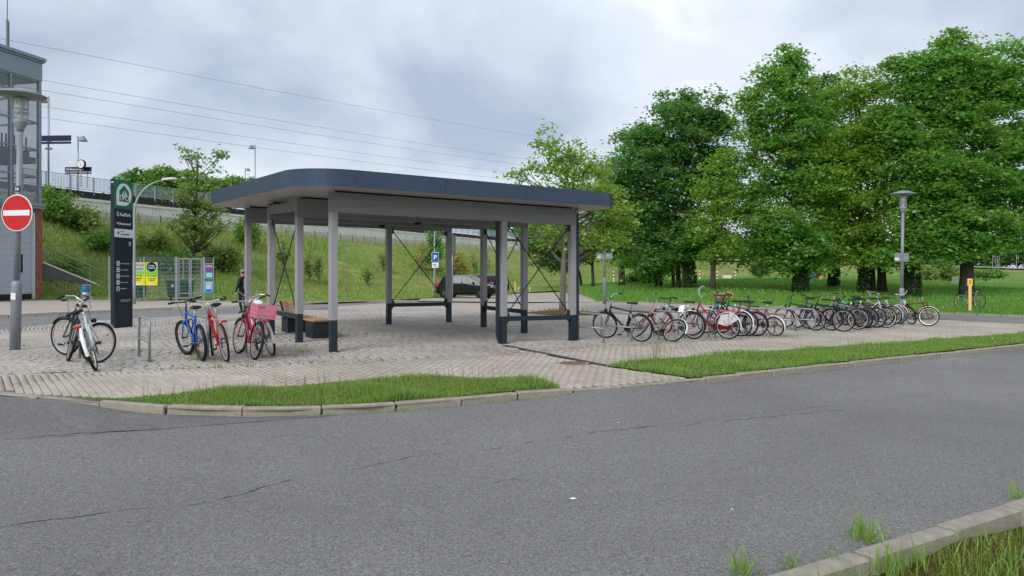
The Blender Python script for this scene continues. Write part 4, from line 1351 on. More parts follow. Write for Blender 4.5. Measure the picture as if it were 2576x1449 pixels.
def hoop(px, py, dirx, diry, label, hm):
    g = gp(px, py)
    a = math.atan2(diry, dirx)
    t = empty('bicycle_hoop', g, a, label, 'bicycle stand', 'bicycle hoops on the plaza')
    q = Z(g.x + math.cos(a), g.y + math.sin(a)) - g.z
    t.rotation_euler = (0, -math.atan(q), a)
    for nm, me in zip(('hoop', 'middle_rail', 'foot_plate', 'foot_plate'), hm): inst(nm, me, t)
    return t
hoop(376, 911.7, -.59, .81, 'empty galvanised bicycle hoop beside the totem', HM)
hoop(219, 915, -.59, .81, 'galvanised bicycle hoop between the silver and the black bicycle', HM)
hoop(523, 904, -.59, .81, 'galvanised bicycle hoop between the blue and the red bicycle', HM)
hoop(659, 901, -.59, .81, 'galvanised bicycle hoop behind the bicycle with the pink crate', HM)
hl = ['empty galvanised hoop beside the corner downpipe of the shelter', 'galvanised hoop in front of the black town bicycle', 'galvanised hoop behind the slumped dark red bicycle',
      'galvanised hoop in front of the silver trekking bicycle', 'galvanised hoop beside the red Dutch bicycle', 'galvanised hoop beside the blue bicycle with white mudguards',
      'galvanised hoop beside the red small-wheeled bicycle', 'empty galvanised hoop with dry weeds at its foot', 'galvanised hoop in front of the dark blue mountain bicycle',
      'galvanised hoop beside the black trekking bicycle', 'galvanised hoop in the thick of the far bicycles', 'galvanised hoop behind the white bicycle', 'galvanised hoop beside the lamp post in the bicycle row']
for (px, py), lbl in zip([(1518, 862.5), (1589, 858.7), (1657, 855), (1722, 852), (1783, 848.7), (1841, 846), (1948, 839), (2001, 834), (2050, 833.5), (2098, 829.6), (2160, 825), (2227, 820.5), (2271, 817.5)], hl):
    hoop(px, py, -.72, .69, lbl, HM2)

# ================================================================== BICYCLES
def ring(b, r, rad, n, k, m=0):
    b.tube([(r * math.cos(2 * math.pi * i / n), 0, r * math.sin(2 * math.pi * i / n)) for i in range(n)], rad, k, closed=True, m=m)
WC = {}
def wheel_meshes(r, tw, rimm):
    key = (r, tw, rimm)
    if key in WC: return WC[key]
    b = MB(); ring(b, r - tw, tw, 36, 8)
    ty = b.mesh('tyre', 'rubber', True)
    b = MB()
    n = 36; rr = r - tw * 1.9
    for i in range(n):
        t = 2 * math.pi * i / n
        for dr, dy in ((0, -.012), (0, .012), (-.018, .010), (-.018, -.010)):
            b.v.append(((rr + dr) * math.cos(t), dy, (rr + dr) * math.sin(t)))
    for i in range(n):
        for j in range(4):
            i2 = (i + 1) % n
            b.f.append([i * 4 + j, i2 * 4 + j, i2 * 4 + (j + 1) % 4, i * 4 + (j + 1) % 4]); b.m.append(0)
    rm = b.mesh('rim', rimm)
    b = MB()
    for i in range(28):
        t = 2 * math.pi * i / 28; s = 1 if i % 2 else -1; t2 = t + s * .35 * (1 if i % 4 < 2 else -1)
        b.tube([(.022 * math.cos(t2), s * .028, .022 * math.sin(t2)), ((rr - .016) * math.cos(t), 0, (rr - .016) * math.sin(t))], .0012, 3, caps=False)
    sp = b.mesh('spokes', 'steeldk')
    b = MB(); T = Matrix.Rotation(R(90), 4, 'X')
    b.lathe([(.012, -.06), (.014, -.05), (.026, -.032), (.026, -.026), (.016, -.02), (.016, .02), (.026, .026), (.026, .032), (.014, .05), (.012, .06)], 10, T)
    hb_ = b.mesh('hub', 'steeldk', True)
    WC[key] = (ty, rm, sp, hb_)
    return WC[key]
PAINT = {}
def paint(col, rough=.3):
    key = tuple(round(c, 4) for c in col)
    if key not in PAINT: PAINT[key] = M('bicycle_paint_%d' % len(PAINT), col, rough, .05, .12, 8, spec=.22)
    return PAINT[key]
def fender_mb(r, w, a0, a1, n=16):
    b = MB(); L = []
    for i in range(n + 1):
        t = R(a0 + (a1 - a0) * i / n)
        for dr, dy in ((-.010, -w / 2), (.006, -w / 4), (.006, w / 4), (-.010, w / 2), (.001, w / 4), (.001, -w / 4)):
            b.v.append(((r + dr) * math.cos(t), dy, (r + dr) * math.sin(t)))
    for i in range(n):
        for j in range(6):
            b.f.append([i * 6 + j, (i + 1) * 6 + j, (i + 1) * 6 + (j + 1) % 6, i * 6 + (j + 1) % 6]); b.m.append(0)
    return b
BARS = {
    'flat': [(0, 0, 0), (.0, .10, .01), (-.01, .20, .03), (-.03, .31, .035)],
    'swept': [(0, 0, 0), (.03, .08, .03), (.01, .19, .09), (-.09, .27, .10), (-.20, .30, .08)],
    'high': [(0, 0, 0), (.04, .07, .05), (.05, .16, .17), (-.02, .26, .22), (-.19, .31, .20)],
}
def bicycle(label, rear, front, frame=(.02, .02, .022), style='diamond', r=.352, tw=.023, rimm='rim', bar='flat', barm='chrome', fend=None, rack=None, lean=0.0,
            steer=0.0, seat=.0, lights=True, chainguard=False, stand=False, extra=None, wb=1.06, flip=0.0, group='bicycles parked on the plaza', pos=None, zoff=0.0, hdg=None):
    if pos is None:
        a = gp(*rear); c = gp(*front)
        yaw = math.atan2(c.y - a.y, c.x - a.x)
        if hdg is not None: yaw = R(90 + hdg)
        elif rear[0] > 1500 and front[0] < rear[0]: yaw = R(90 + 45 + random.uniform(-6, 6))      # parallel to the hoops
        elif rear[0] > 1500: yaw = R(-45 + random.uniform(-8, 8))
    else:
        a, yaw = Vector(pos[0]), pos[1]
    t = empty('bicycle', (a.x, a.y, a.z + zoff), yaw, label, 'bicycle', group)
    fz = Z(a.x + math.cos(yaw), a.y + math.sin(yaw)) - Z(a.x, a.y) if pos is None else 0.0
    t.rotation_euler = (R(lean), -math.atan(fz) + flip, yaw)
    pm = paint(frame)
    k = r / .345
    rax = Vector((0, 0, r)); fax = Vector((wb, 0, r))
    bb = Vector((.43, 0, .285))
    if style == 'mini': bb = Vector((.40, 0, .29))
    hd = Vector((-.33, 0, .944)).normalized()      # steering axis direction, upwards
    hbot = fax + hd * (.36 if style != 'mini' else .33) + Vector((-.045, 0, 0))
    htop = hbot + hd * (.17 if style == 'diamond' else .24)
    st_top = bb + Vector((-.175, 0, .50))
    f = MB(); tr = .0185
    f.tube([bb, st_top], tr, 8)
    f.tube([hbot - hd * .01, htop + hd * .01], tr * 1.25, 8)
    if style == 'diamond':
        f.tube([bb, hbot + hd * .03], tr * 1.25, 8); f.tube([st_top - Vector((-.012, 0, .03)), htop - hd * .02], tr, 8)
    elif style == 'step':
        f.tube([bb, hbot + hd * .02], tr * 1.25, 8)
        mid = bb.lerp(st_top, .42)
        f.tube([mid, mid.lerp(htop, .5) + Vector((0, 0, -.04)), htop - hd * .03], tr, 8)
    else:
        f.tube([bb, bb + Vector((.2, 0, .01)), hbot + hd * .02], tr * 1.7, 8)
    for s in (-1, 1):
        f.tube([bb + Vector((0, s * .03, 0)), rax + Vector((.02, s * .058, 0))], .009, 6)
        f.tube([st_top + Vector((0, s * .02, -.05)), rax + Vector((0, s * .058, 0))], .008, 6)
    f.tube([bb + Vector((0, -.036, 0)), bb + Vector((0, .036, 0))], .024, 10)
    f.build('frame', pm, t, smooth=True)
    # steering group
    hp = hbot
    TS = Matrix.Translation(hp) @ Matrix.Rotation(R(steer), 4, hd) @ Matrix.Translation(-hp)
    b = MB()
    crown = hbot - hd * .02
    b.tube([crown - Vector((0, .052, 0)), crown + Vector((0, .052, 0))], .014, 8, T=TS)
    for s in (-1, 1): b.tube([crown + Vector((0, s * .052, 0)), crown.lerp(fax, .6) + Vector((-.012, s * .056, 0)), fax + Vector((0, s * .056, 0))], [.014, .012, .009], 8, T=TS)
    b.build('fork', pm, t, smooth=True)
    bc = htop + hd * (.19 if bar != 'high' else .22) + Vector((.055, 0, 0))
    b = MB(); b.tube([htop, htop + hd * (.17 if bar != 'high' else .2), bc], .013, 8, T=TS); b.build('stem', barm, t, smooth=True)
    if bar == 'butterfly':
        H = [(0, 0, 0), (.02, .10, 0), (.10, .20, .01), (.13, .27, .02), (.06, .32, .02), (-.06, .31, .01), (-.10, .22, 0), (-.07, .14, -.005)]
    else: H = BARS[bar]
    hb2 = MB(); hb2.tube([bc + Vector((x, -y, z)) for x, y, z in H[::-1]] + [bc + Vector(p) for p in H[1:]], .0125, 8, T=TS)
    ho = hb2.build('handlebar', 'black' if bar == 'butterfly' else barm, t, smooth=True)
    for s in (-1, 1):
        e0 = bc + Vector((H[-1][0], s * H[-1][1], H[-1][2])); e1 = bc + Vector((H[-2][0], s * H[-2][1], H[-2][2]))
        if bar == 'butterfly': e1 = bc + Vector((H[4][0], s * H[4][1], H[4][2])); e0 = bc + Vector((H[5][0], s * H[5][1], H[5][2]))
        d = (e1 - e0).normalized()
        g_ = MB(); g_.tube([e0 - d * .006, e0 + d * .11], .0175, 8, T=TS); g_.build('grip', 'black', ho, smooth=True)
        l_ = MB(); l_.tube([e0 + d * .15, e0 + d * .14 + Vector((.05, 0, -.02)), e0 + d * .03 + Vector((.07, 0, -.025))], .006, 5, T=TS); l_.build('brake_lever', 'chrome' if barm == 'chrome' else 'black', ho, smooth=True)
    cb = MB(); cb.tube([bc + Vector((0, .16, .02)), bc + Vector((.13, .06, -.08)), hbot + Vector((.07, .01, .02))], .004, 5, T=TS); cb.tube([bc + Vector((0, -.16, .02)), bc + Vector((.11, -.05, -.12)), htop + Vector((-.05, -.02, -.04))], .004, 5, T=TS)
    cb.build('cables', 'black', t)
    # wheels
    me = wheel_meshes(r, tw, rimm)
    for nm, T in (('wheel', Matrix.Translation(rax)), ('wheel', TS @ Matrix.Translation(fax))):
        w_ = inst(nm, me[0], t); w_.matrix_local = T @ Matrix.Rotation(random.uniform(0, 6), 4, 'Y')
        inst('rim', me[1], w_); inst('spokes', me[2], w_); inst('hub', me[3], w_)
    rf = MB(); rf.box((0, .012, r * .62), (.032, .010, .065), b=.004)
    for T in (Matrix.Translation(rax) @ Matrix.Rotation(2.2, 4, 'Y'), TS @ Matrix.Translation(fax) @ Matrix.Rotation(1.1, 4, 'Y')):
        o = rf.build('spoke_reflector', 'amber', t); o.matrix_local = T
    # crank
    ck = MB(); T = Matrix.Translation(bb) @ Matrix.Rotation(R(90), 4, 'X')
    ck.lathe([(.03, .045), (.088, .047), (.088, .052), (.03, .054)], 20, T)
    ca = random.uniform(0, 3)
    for s, o_ in ((1, 0), (-1, math.pi)):
        e = bb + Vector((.17 * math.cos(ca + o_), -s * .07, .17 * math.sin(ca + o_)))
        ck.tube([bb + Vector((0, -s * .055, 0)), e], .011, 6)
    co = ck.build('crankset', 'steeldk', t)
    for s, o_ in ((1, 0), (-1, math.pi)):
        e = bb + Vector((.17 * math.cos(ca + o_), -s * .12, .17 * math.sin(ca + o_)))
        pd = MB(); pd.box(e, (.095, .085, .025), b=.006); pd.build('pedal', 'black', co)
    ch = MB(); ch.tube([bb + Vector((0, -.05, .086)), rax + Vector((0, -.05, .038))], .005, 4); ch.tube([bb + Vector((0, -.05, -.086)), rax + Vector((0, -.05, -.038))], .005, 4); ch.build('chain', 'steeldk', t)
    if chainguard:
        cg = MB(); cg.box((.22, -.06, .315), (.60, .022, .13), b=.01); cg.build('chain_guard', pm, t)
    # saddle
    sp_top = st_top + Vector((-.05, 0, .15 + seat))
    b = MB(); b.tube([st_top - Vector((-.03, 0, .1)), sp_top], .0125, 8); b.build('seat_post', 'chrome' if frame[0] > .1 or frame[2] > .1 else 'steeldk', t, smooth=True)
    b = MB(); n = 9; prof = [(-.13, .02, .00), (-.125, .085, .028), (-.07, .088, .035), (0, .055, .03), (.07, .028, .026), (.13, .02, .02), (.145, .008, .008)]
    for x, hw, zz in prof:
        for yy, z2 in ((-1, -.028), (-1.0, 0), (-.5, .012), (0, .006), (.5, .012), (1.0, 0), (1, -.028), (0, -.035)):
            b.v.append((sp_top.x + x, yy * hw, sp_top.z + .035 + zz * .6 + z2))
    for i in range(len(prof) - 1):
        for j in range(8): b.f.append([i * 8 + j, (i + 1) * 8 + j, (i + 1) * 8 + (j + 1) % 8, i * 8 + (j + 1) % 8]); b.m.append(0)
    b.f += [list(range(8)), list(range(len(prof) * 8 - 8, len(prof) * 8))[::-1]]; b.m += [0, 0]
    b.build('saddle', 'black', t, smooth=True)
    # mudguards, rack, lights
    if fend:
        fm = {'black': 'black', 'white': 'white', 'silver': 'offwhite', 'red': pm}[fend]
        o = fender_mb(r + .022, .055, -15, 165).build('rear_mudguard', fm, t); o.matrix_local = Matrix.Translation(rax) @ Matrix.Rotation(0, 4, 'Y') @ Matrix.Scale(-1, 4, (1, 0, 0))
        o.matrix_local = Matrix.Translation(rax) @ Matrix.Rotation(R(-25), 4, 'Y')
        o = fender_mb(r + .022, .055, 20, 150).build('front_mudguard', fm, t); o.matrix_local = TS @ Matrix.Translation(fax) @ Matrix.Rotation(R(-12), 4, 'Y')
        b = MB()
        for s in (-1, 1): b.tube([rax + Vector((0, s * .05, 0)), rax + Vector((-(r + .02) * math.cos(R(15)), s * .024, (r + .02) * math.sin(R(15))))], .003, 4)
        b.build('mudguard_stay', 'steeldk', t)
    if rack:
        b = MB(); z = 2 * r + .07
        for s in (-1, -.33, .33, 1): b.tube([(st_top.x - .03, s * .06, z), (-.30, s * .065, z + .005)], .005, 5)
        b.tube([(-.30, -.065, z + .005), (-.31, 0, z + .005), (-.30, .065, z + .005)], .006, 5); b.tube([(-.08, -.06, z), (-.08, .06, z)], .005, 5)
        for s in (-1, 1): b.tube([(-.02, s * .058, r), (-.06, s * .062, z)], .005, 5); b.tube([(-.02, s * .058, r), (-.24, s * .062, z)], .005, 5)
        b.build('rack', rack, t)
        b = MB(); b.box((-.325, 0, z - .02), (.03, .10, .04), b=.006); b.build('tail_light', 'tail', t)
    elif lights:
        b = MB(); b.lathe([(.005, 0), (.022, .004), (.024, .02), (.01, .026)], 10, Matrix.Translation((-r * .80 - .05, 0, r + r * .72)) @ Matrix.Rotation(R(-90), 4, 'Y')); b.build('tail_light', 'tail', t)
    if lights:
        c = hbot + Vector((.10, 0, .06))
        b = MB(); b.lathe([(.01, -.05), (.035, -.02), (.042, .02), (.036, .03)], 12, TS @ Matrix.Translation(c) @ Matrix.Rotation(R(90), 4, 'Y')); b.build('headlight', 'black', t, smooth=True)
    if stand:
        b = MB(); b.tube([bb + Vector((-.08, .04, 0)), (bb.x - .16, .16, .03)], .009, 6); b.build('kickstand', 'black', t)
    t.scale = (1.05, 1.05, 1.05)
    if extra: extra(t, dict(r=r, bb=bb, st=st_top, TS=TS, bc=bc, hbot=hbot, htop=htop))
    return t

def pink_crate(t, k):
    z = 2 * k['r'] + .09
    b = MB(); x0, x1, w_, h = -.34, .10, .165, .24
    xc = (x0 + x1) / 2
    b.box((xc, 0, z + .01), (x1 - x0, 2 * w_, .012))
    for zz in (.012, .085, .16, .235):
        hh = .03 if zz > .2 else .016
        b.box((xc, w_, z + zz), (x1 - x0, .012, hh)); b.box((xc, -w_, z + zz), (x1 - x0, .012, hh)); b.box((x0, 0, z + zz), (.012, 2 * w_, hh)); b.box((x1, 0, z + zz), (.012, 2 * w_, hh))
    n = 20
    for i in range(n + 1):
        x = x0 + (x1 - x0) * i / n; b.box((x, w_, z + .12), (.009, .008, .22)); b.box((x, -w_, z + .12), (.009, .008, .22))
    for i in range(15):
        y = -w_ + 2 * w_ * i / 14; b.box((x0, y, z + .12), (.008, .009, .22)); b.box((x1, y, z + .12), (.008, .009, .22))
    b.build('crate', 'pink', t)
    g = MB(); T = Matrix.Translation((.18, .02, z + .24)) @ Matrix.Diagonal((.17, .10, .085, 1))
    bm = bmesh.new(); bmesh.ops.create_icosphere(bm, subdivisions=2, radius=1)
    for v in bm.verts: v.co *= 1 + random.uniform(-.1, .1)
    g.add([v.co for v in bm.verts], [[v.index for v in f.verts] for f in bm.faces], 0, T); bm.free()
    g.build('saddle_cover', 'plasticbag', t, smooth=True)
def wicker(t, k):
    b = MB(); c = k['bc'] + Vector((.13, 0, -.16))
    for zz, s in ((0, .8), (.05, .86), (.10, .92), (.15, .97), (.19, 1.0)):
        P = [(c.x + s * .14 * math.cos(a) * (1.05), s * .19 * math.sin(a), c.z + zz) for a in np.linspace(0, 2 * math.pi, 17)[:-1]]
        b.tube(P, .016, 5, closed=True, T=k['TS'])
    b.prism([(c.x + .11 * math.cos(a), .15 * math.sin(a)) for a in np.linspace(0, 2 * math.pi, 17)[:-1]], c.z - .01, c.z + .005, T=k['TS'])
    o = b.build('basket', 'wicker', t)
    b = MB(); b.box((c.x - .02, .06, c.z + .24), (.006, .26, .22), k['TS'] @ Matrix.Rotation(.4, 4, 'X')); b.build('cardboard', 'cardboard', o)
def skirt(t, k):
    r = k['r']; b = MB()
    P = [(0, r), (-.30, r + .20), (-.12, r + .36), (.18, r + .30), (.26, r + .05)]
    for s in (-1, 1): b.prism(P, s * .045 - .003, s * .045 + .003, Matrix.Rotation(R(90), 4, 'X'))
    b.build('coat_guard', 'offwhite', t)
def note(t, k):
    b = MB(); b.box((-.10, .07, .93), (.15, .01, .20), Matrix.Rotation(.1, 4, 'Y')); b.build('paper_tag', 'white', t)
def barends(t, k):
    for s in (-1, 1):
        b = MB(); b.tube([k['bc'] + Vector((-.03, s * .30, .035)), k['bc'] + Vector((.10, s * .31, .06)), k['bc'] + Vector((.13, s * .27, .07))], .014, 7, T=k['TS'])
        b.build('bar_end', 'black', t, smooth=True)
def wraplock(t, k):
    b = MB(); c = k['st'] + Vector((.12, .03, -.18))
    b.tube([(c.x + .11 * math.cos(a), .05 + .02 * math.sin(2 * a), c.z + .13 * math.sin(a)) for a in np.linspace(0, 6.28, 20)], .012, 6); b.build('cable_lock', 'black', t)
def topbag(t, k):
    b = MB(); b.box((-.15, 0, 2 * k['r'] + .17), (.26, .17, .16), b=.03); b.build('rack_bag', 'black', t)
SV, BK, RD, DR, BL, WH, GR = (.55, .57, .60), (.012, .012, .014), (.50, .015, .02), (.15, .010, .016), (.02, .13, .55), (.72, .73, .74), (.20, .21, .22)
random.seed(5)
bicycle('silver bicycle with white mudguards leaning on the hoop by the no-entry sign', (243, 933), (266, 905), SV, 'step', bar='swept', fend='white', rack='chrome', lean=-17, steer=-48)
bicycle('black bicycle with dark red head tube and bar ends beside the silver one', (170, 909), (150, 886), (.03, .03, .032), 'diamond', bar='flat', fend='black', lean=13, steer=40, extra=barends, barm='chrome')
bicycle('blue mountain bicycle locked with a black cable', (509, 909), (468, 887), BL, 'diamond', r=.335, tw=.028, rimm='rimdk', bar='flat', barm='black', lean=-5, steer=14, lights=False, extra=wraplock, seat=-.02, hdg=37)
bicycle('red bicycle with silver rack beside the blue mountain bicycle', (570, 911), (536, 886), RD, 'diamond', tw=.02, bar='flat', rack='rim', lean=-9, steer=-14, seat=.05, extra=barends, hdg=33)
bicycle('crimson bicycle carrying a pink plastic crate', (639, 905.6), (600, 884), (.42, .03, .09), 'step', r=.34, tw=.023, bar='swept', fend='black', rack='chrome', lean=8, steer=6, extra=pink_crate, hdg=35)
bicycle('grey bicycle with silver mudguards hidden behind the pink crate', (686, 895), (650, 876), (.10, .10, .11), 'diamond', bar='flat', fend='silver', rack='steeldk', lean=-14, steer=-12, hdg=33)
bicycle('black town bicycle with swept silver handlebar at the second hoop', (1613, 860), (1550, 847), BK, 'diamond', bar='swept', fend='black', rack='steeldk', lean=-9, steer=10)
bicycle('slumped dark red bicycle with white mudguards and a paper tag', (1686, 860), (1618, 850), DR, 'step', r=.33, bar='swept', fend='white', lean=33, steer=-25, seat=-.04, extra=note)
bicycle('silver and black trekking bicycle with butterfly handlebar', (1744, 853.8), (1684, 841), (.22, .22, .23), 'diamond', bar='butterfly', barm='black', fend='black', rack='black', lean=3, steer=8)
bicycle('red Dutch bicycle with high handlebar and white tail mudguard', (1831, 853.5), (1781, 841), (.26, .012, .016), 'step', bar='high', fend='white', rack='tail', lean=-4, steer=16, chainguard=True, stand=True, extra=skirt)
bicycle('blue bicycle with white mudguards beside the red Dutch bicycle', (1862, 846.5), (1808, 835), (.03, .14, .32), 'step', bar='swept', fend='white', lean=6, steer=0)
bicycle('purple-black bicycle with pale rear rim beside the small-wheeled red one', (1902, 846), (1850, 833), (.035, .02, .045), 'diamond', bar='flat', barm='black', rack='steeldk', fend='black', lean=-5, steer=12)
bicycle('black bicycle with wicker basket and cardboard on the handlebar', (1880, 845.5), (1828, 834), (.02, .017, .022), 'step', bar='flat', barm='black', fend='black', rack='steeldk', lean=-3, steer=-10, extra=wicker)
bicycle('small-wheeled red bicycle with white rear mudguard', (1951, 845.5), (1902, 833), (.20, .014, .02), 'mini', r=.29, tw=.022, bar='flat', barm='black', fend='white', rack='steeldk', lean=-12, steer=35, wb=.98)
bicycle('dark blue mountain bicycle with pale saddle at the far hoops', (2052, 832), (1990, 820), (.02, .03, .07), 'diamond', r=.34, tw=.025, bar='flat', barm='black', rimm='rim', lean=-4, steer=14, seat=.04)
bicycle('black trekking bicycle with low rack standing upright', (2121, 834.4), (2064, 822), BK, 'diamond', bar='flat', barm='black', fend='black', rack='black', lean=-2, steer=6)
bicycle('grey bicycle with amber reflectors behind the black trekking bicycle', (2157, 829.6), (2104, 819), GR, 'diamond', bar='flat', fend='black', rack='steeldk', lean=4, steer=-8)
bicycle('pale turquoise bicycle in the crowd of far bicycles', (2183, 825), (2126, 813), (.22, .46, .48), 'step', bar='flat', barm='black', fend='black', rack='black', lean=-6, steer=30)
bicycle('dark bicycle with fat tyres wedged beside the turquoise one', (2203, 824.6), (2150, 813), (.025, .025, .03), 'diamond', tw=.027, bar='flat', barm='black', lean=3, steer=12, seat=.03)
bicycle('black bicycle with a plastic bag wedged in the far crowd', (2223, 820.5), (2170, 809), (.03, .03, .03), 'diamond', bar='flat', barm='black', fend='black', rack='black', lean=-8, steer=-12)
bicycle('charcoal bicycle squeezed between dark blue mountain bicycle and black trekking bicycle', (2090, 831.5), (2034, 820), (.05, .05, .055), 'diamond', bar='flat', barm='black', fend='black', lean=5, steer=-20)
bicycle('black mountain bicycle with wide straight bar sticking up in the far crowd', (2172, 826.5), (2122, 814), BK, 'diamond', r=.345, tw=.027, rimm='rimdk', bar='flat', barm='steeldk', lean=-7, steer=32, seat=.06, extra=barends)
bicycle('grey ladies bicycle with silver mudguards left of the white bicycle', (2242, 818), (2192, 807), (.28, .29, .30), 'step', bar='swept', fend='silver', rack='steeldk', lean=4, steer=-6)
bicycle('white bicycle with its front wheel turned towards the pavement', (2215, 811), (2262, 820), WH, 'step', bar='swept', barm='rim', fend='black', lean=6, steer=-38)
bicycle('dark red racing bicycle facing the street beside the lamp post', (2257, 815), (2322, 820.5), (.17, .012, .02), 'diamond', bar='flat', fend='white', lean=-6, steer=10, seat=.04)
bicycle('white-framed bicycle with black saddle among the far hoops', (2146, 819), (2200, 822), (.60, .61, .62), 'step', bar='swept', lean=5, steer=18)
fb_ = gp(2322, 808)
bicycle('black bicycle lying fallen on its side at the plaza tip', None, None, BK, 'diamond', bar='flat', barm='black', fend='black', lean=76, steer=10, pos=(fb_, R(150)), zoff=.08)
yb = march(2462, 776, ZL, 33)
bicycle('wrecked grey bicycle leaning on the yellow marker post', None, None, (.17, .20, .20), 'diamond', bar='flat', barm='black', lean=10, steer=30, pos=((yb.x, yb.y, yb.z), R(106)), lights=False)

# ================================================================== DRAIN, MANHOLE, PLANT BED
dr = empty('drain_channel', DR0, math.atan2(dd.y, dd.x), 'dark slotted drain channel crossing the pavement from the shelter post', 'drain')
dr.rotation_euler.y = -math.atan((DR1.z - DR0.z) / dl)
b = MB(); b.box((dl / 2, 0, -.02), (dl, .16, .05)); b.build('channel', 'draincover', dr)
b = MB()
for k in range(int(dl / .05)): b.box((.03 + k * .05, 0, .008), (.024, .13, .008))
o = b.build('grate_bars', 'steeldk', dr); o['kind'] = 'stuff'
mh = empty('manhole_cover', MH, .4, 'rusty round manhole cover in the pavement', 'manhole')
b = MB(); b.lathe([(.33, -.03), (.33, .004)], 28); b.build('frame_ring', 'kerb', mh)
b = MB(); b.lathe([(.265, .003), (.265, .010)], 28); b.build('cover', 'rust', mh)
b = MB()
for k in range(-4, 5):
    w_ = math.sqrt(max(.002, .25 ** 2 - (k * .055) ** 2)); b.box((k * .055, 0, .012), (.018, 2 * w_, .006))
b.build('ribs', 'rust', mh)
bed = empty('planting_bed', lind, 0, 'round mulch bed at the foot of the young linden', 'planting bed')
b = MB(); b.lathe([(1.45, -.03), (1.45, .03), (1.2, .06), (.3, .09), (.05, .09)], 30); b.build('mulch', 'mulch', bed)
n = 420
C = np.column_stack([lind.x + rng.normal(0, .5, n), lind.y + rng.normal(0, .5, n), np.full(n, lind.z + .06)])
gb = blade_mesh(C, rng.uniform(.04, .18, n), rng.uniform(.012, .022, n), .5, 'straw', 'bed_weeds'); tag(gb, 'thin weeds growing in the linden bed', 'weeds')
for k, (px, py) in enumerate([(1441, 1256), (1842, 1283), (1555, 1064), (1880, 944)]):
    q = march(px, py, ZR)
    b = MB(); s_ = [.03, .012, .016, .07][k]
    b.add([(s_ * 1.2, 0, .003), (.2 * s_, s_, .006), (-s_, .3 * s_, .003), (-.2 * s_, -s_, .005), (0, 0, .010)], [(0, 1, 4), (1, 2, 4), (2, 3, 4), (3, 0, 4), (3, 2, 1, 0)])
    o = b.build('litter_scrap', 'litter', loc=q + Vector((0, 0, .003)))
    tag(o, ['white paper scrap lying on the open asphalt', 'tiny pale scrap on the asphalt before the mossy kerb', 'small buff scrap on the asphalt opposite the driveway', 'crumpled pale wrapper in the gutter at the kerb ramp',
            ][k], 'litter')
# ================================================================== STATION: platform wall, railing, lamps, signs
def along(t):
    w = interp(WALLP, t); w2 = interp(WALLP, min(8.99, t + .02)); w1 = interp(WALLP, max(0, t - .02))
    d = Vector((w2[0] - w1[0], w2[1] - w1[1], 0)).normalized()
    return Vector((w[0], w[1], 0)), d
# arc-length table
tt_ = np.linspace(0, 8.99, 1800); pts_ = np.array([interp(WALLP, t) for t in tt_]); cum_ = np.concatenate([[0], np.cumsum(np.hypot(*np.diff(pts_, axis=0).T))])
def t_at(s): return float(np.interp(s, cum_, tt_))
def s_at(t): return float(np.interp(t, tt_, cum_))
pw_ = empty('platform_wall', (*WALLP[2], ZBOT[2]), 0, 'pale concrete retaining wall with dark platform edge above the embankment', 'wall')
org = Vector(pw_.location)
s = s_at(.9); i = 0
while s < s_at(6.6):
    ln = 6.0
    p, d = along(t_at(s)); q, _ = along(t_at(s + ln))
    z0a, z0b = interp(ZBOT, t_at(s)), interp(ZBOT, t_at(s + ln)); z1a, z1b = interp(ZTOP, t_at(s)), interp(ZTOP, t_at(s + ln))
    dv = (q - p); nn = Vector((-dv.y, dv.x, 0)).normalized()
    def quadbox(off0, off1, a0, a1, b0, b1, g=.02):
        e = dv.normalized() * g
        P = []
        for base, za, zb in ((p + e, a0, a1), (q - e, b0, b1)):
            for of in (off0, off1):
                for z in (za, zb): P.append(base + nn * of + Vector((0, 0, z)) - org)
        m = MB(); m.add(P, [(0, 1, 3, 2), (4, 6, 7, 5), (0, 4, 5, 1), (2, 3, 7, 6), (0, 2, 6, 4), (1, 5, 7, 3)])
        return m
    quadbox(0, .3, z0a - .6, z1a - .75, z0b - .6, z1b - .75).build('wall_panel', 'wall', pw_)
    quadbox(-.10, .3, z1a - .75, z1a - .55, z1b - .75, z1b - .55, .004).build('coping', 'wall', pw_)
    quadbox(-.02, .35, z1a - .549, z1a, z1b - .549, z1b, .006).build('platform_edge', 'bitumen', pw_)
    s += ln; i += 1
# railing: a post every 2 m, bars between
rl = empty('platform_railing', (*WALLP[2], ZTOP[2]), 0, 'grey-blue steel platform railing with close upright bars', 'railing')
org = Vector(rl.location)
RH = 1.12
b = MB(); b.box((0, 0, RH / 2 - .12), (.07, .10, RH + .24)); pm_ = b.mesh('post', 'railgrey')
b = MB()
for k in range(15): b.box((.13 + k * .125, 0, RH * .52), (.022, .035, RH * .82))
bm_ = b.mesh('bars', 'railgrey')
b = MB(); b.box((1.0, 0, RH), (2.0, .07, .05)); rm_ = b.mesh('top_rail', 'railgrey')
b = MB(); b.box((1.0, 0, .12), (1.9, .05, .04)); rb_ = b.mesh('bottom_rail', 'railgrey')
s = s_at(1.2)
while s < s_at(6.2):
    p, d = along(t_at(s)); q, _ = along(t_at(s + 2.0)); za, zb = interp(ZTOP, t_at(s)), interp(ZTOP, t_at(s + 2))
    rot = (0, -math.atan2(zb - za, 2), math.atan2(q.y - p.y, q.x - p.x))
    loc = p + Vector((0, 0, za)) - org
    inst('post', pm_, rl, loc, rot); inst('top_rail', rm_, rl, loc, rot); inst('bottom_rail', rb_, rl, loc, rot); o = inst('bars', bm_, rl, loc, rot); o['kind'] = 'stuff'
    s += 2.0
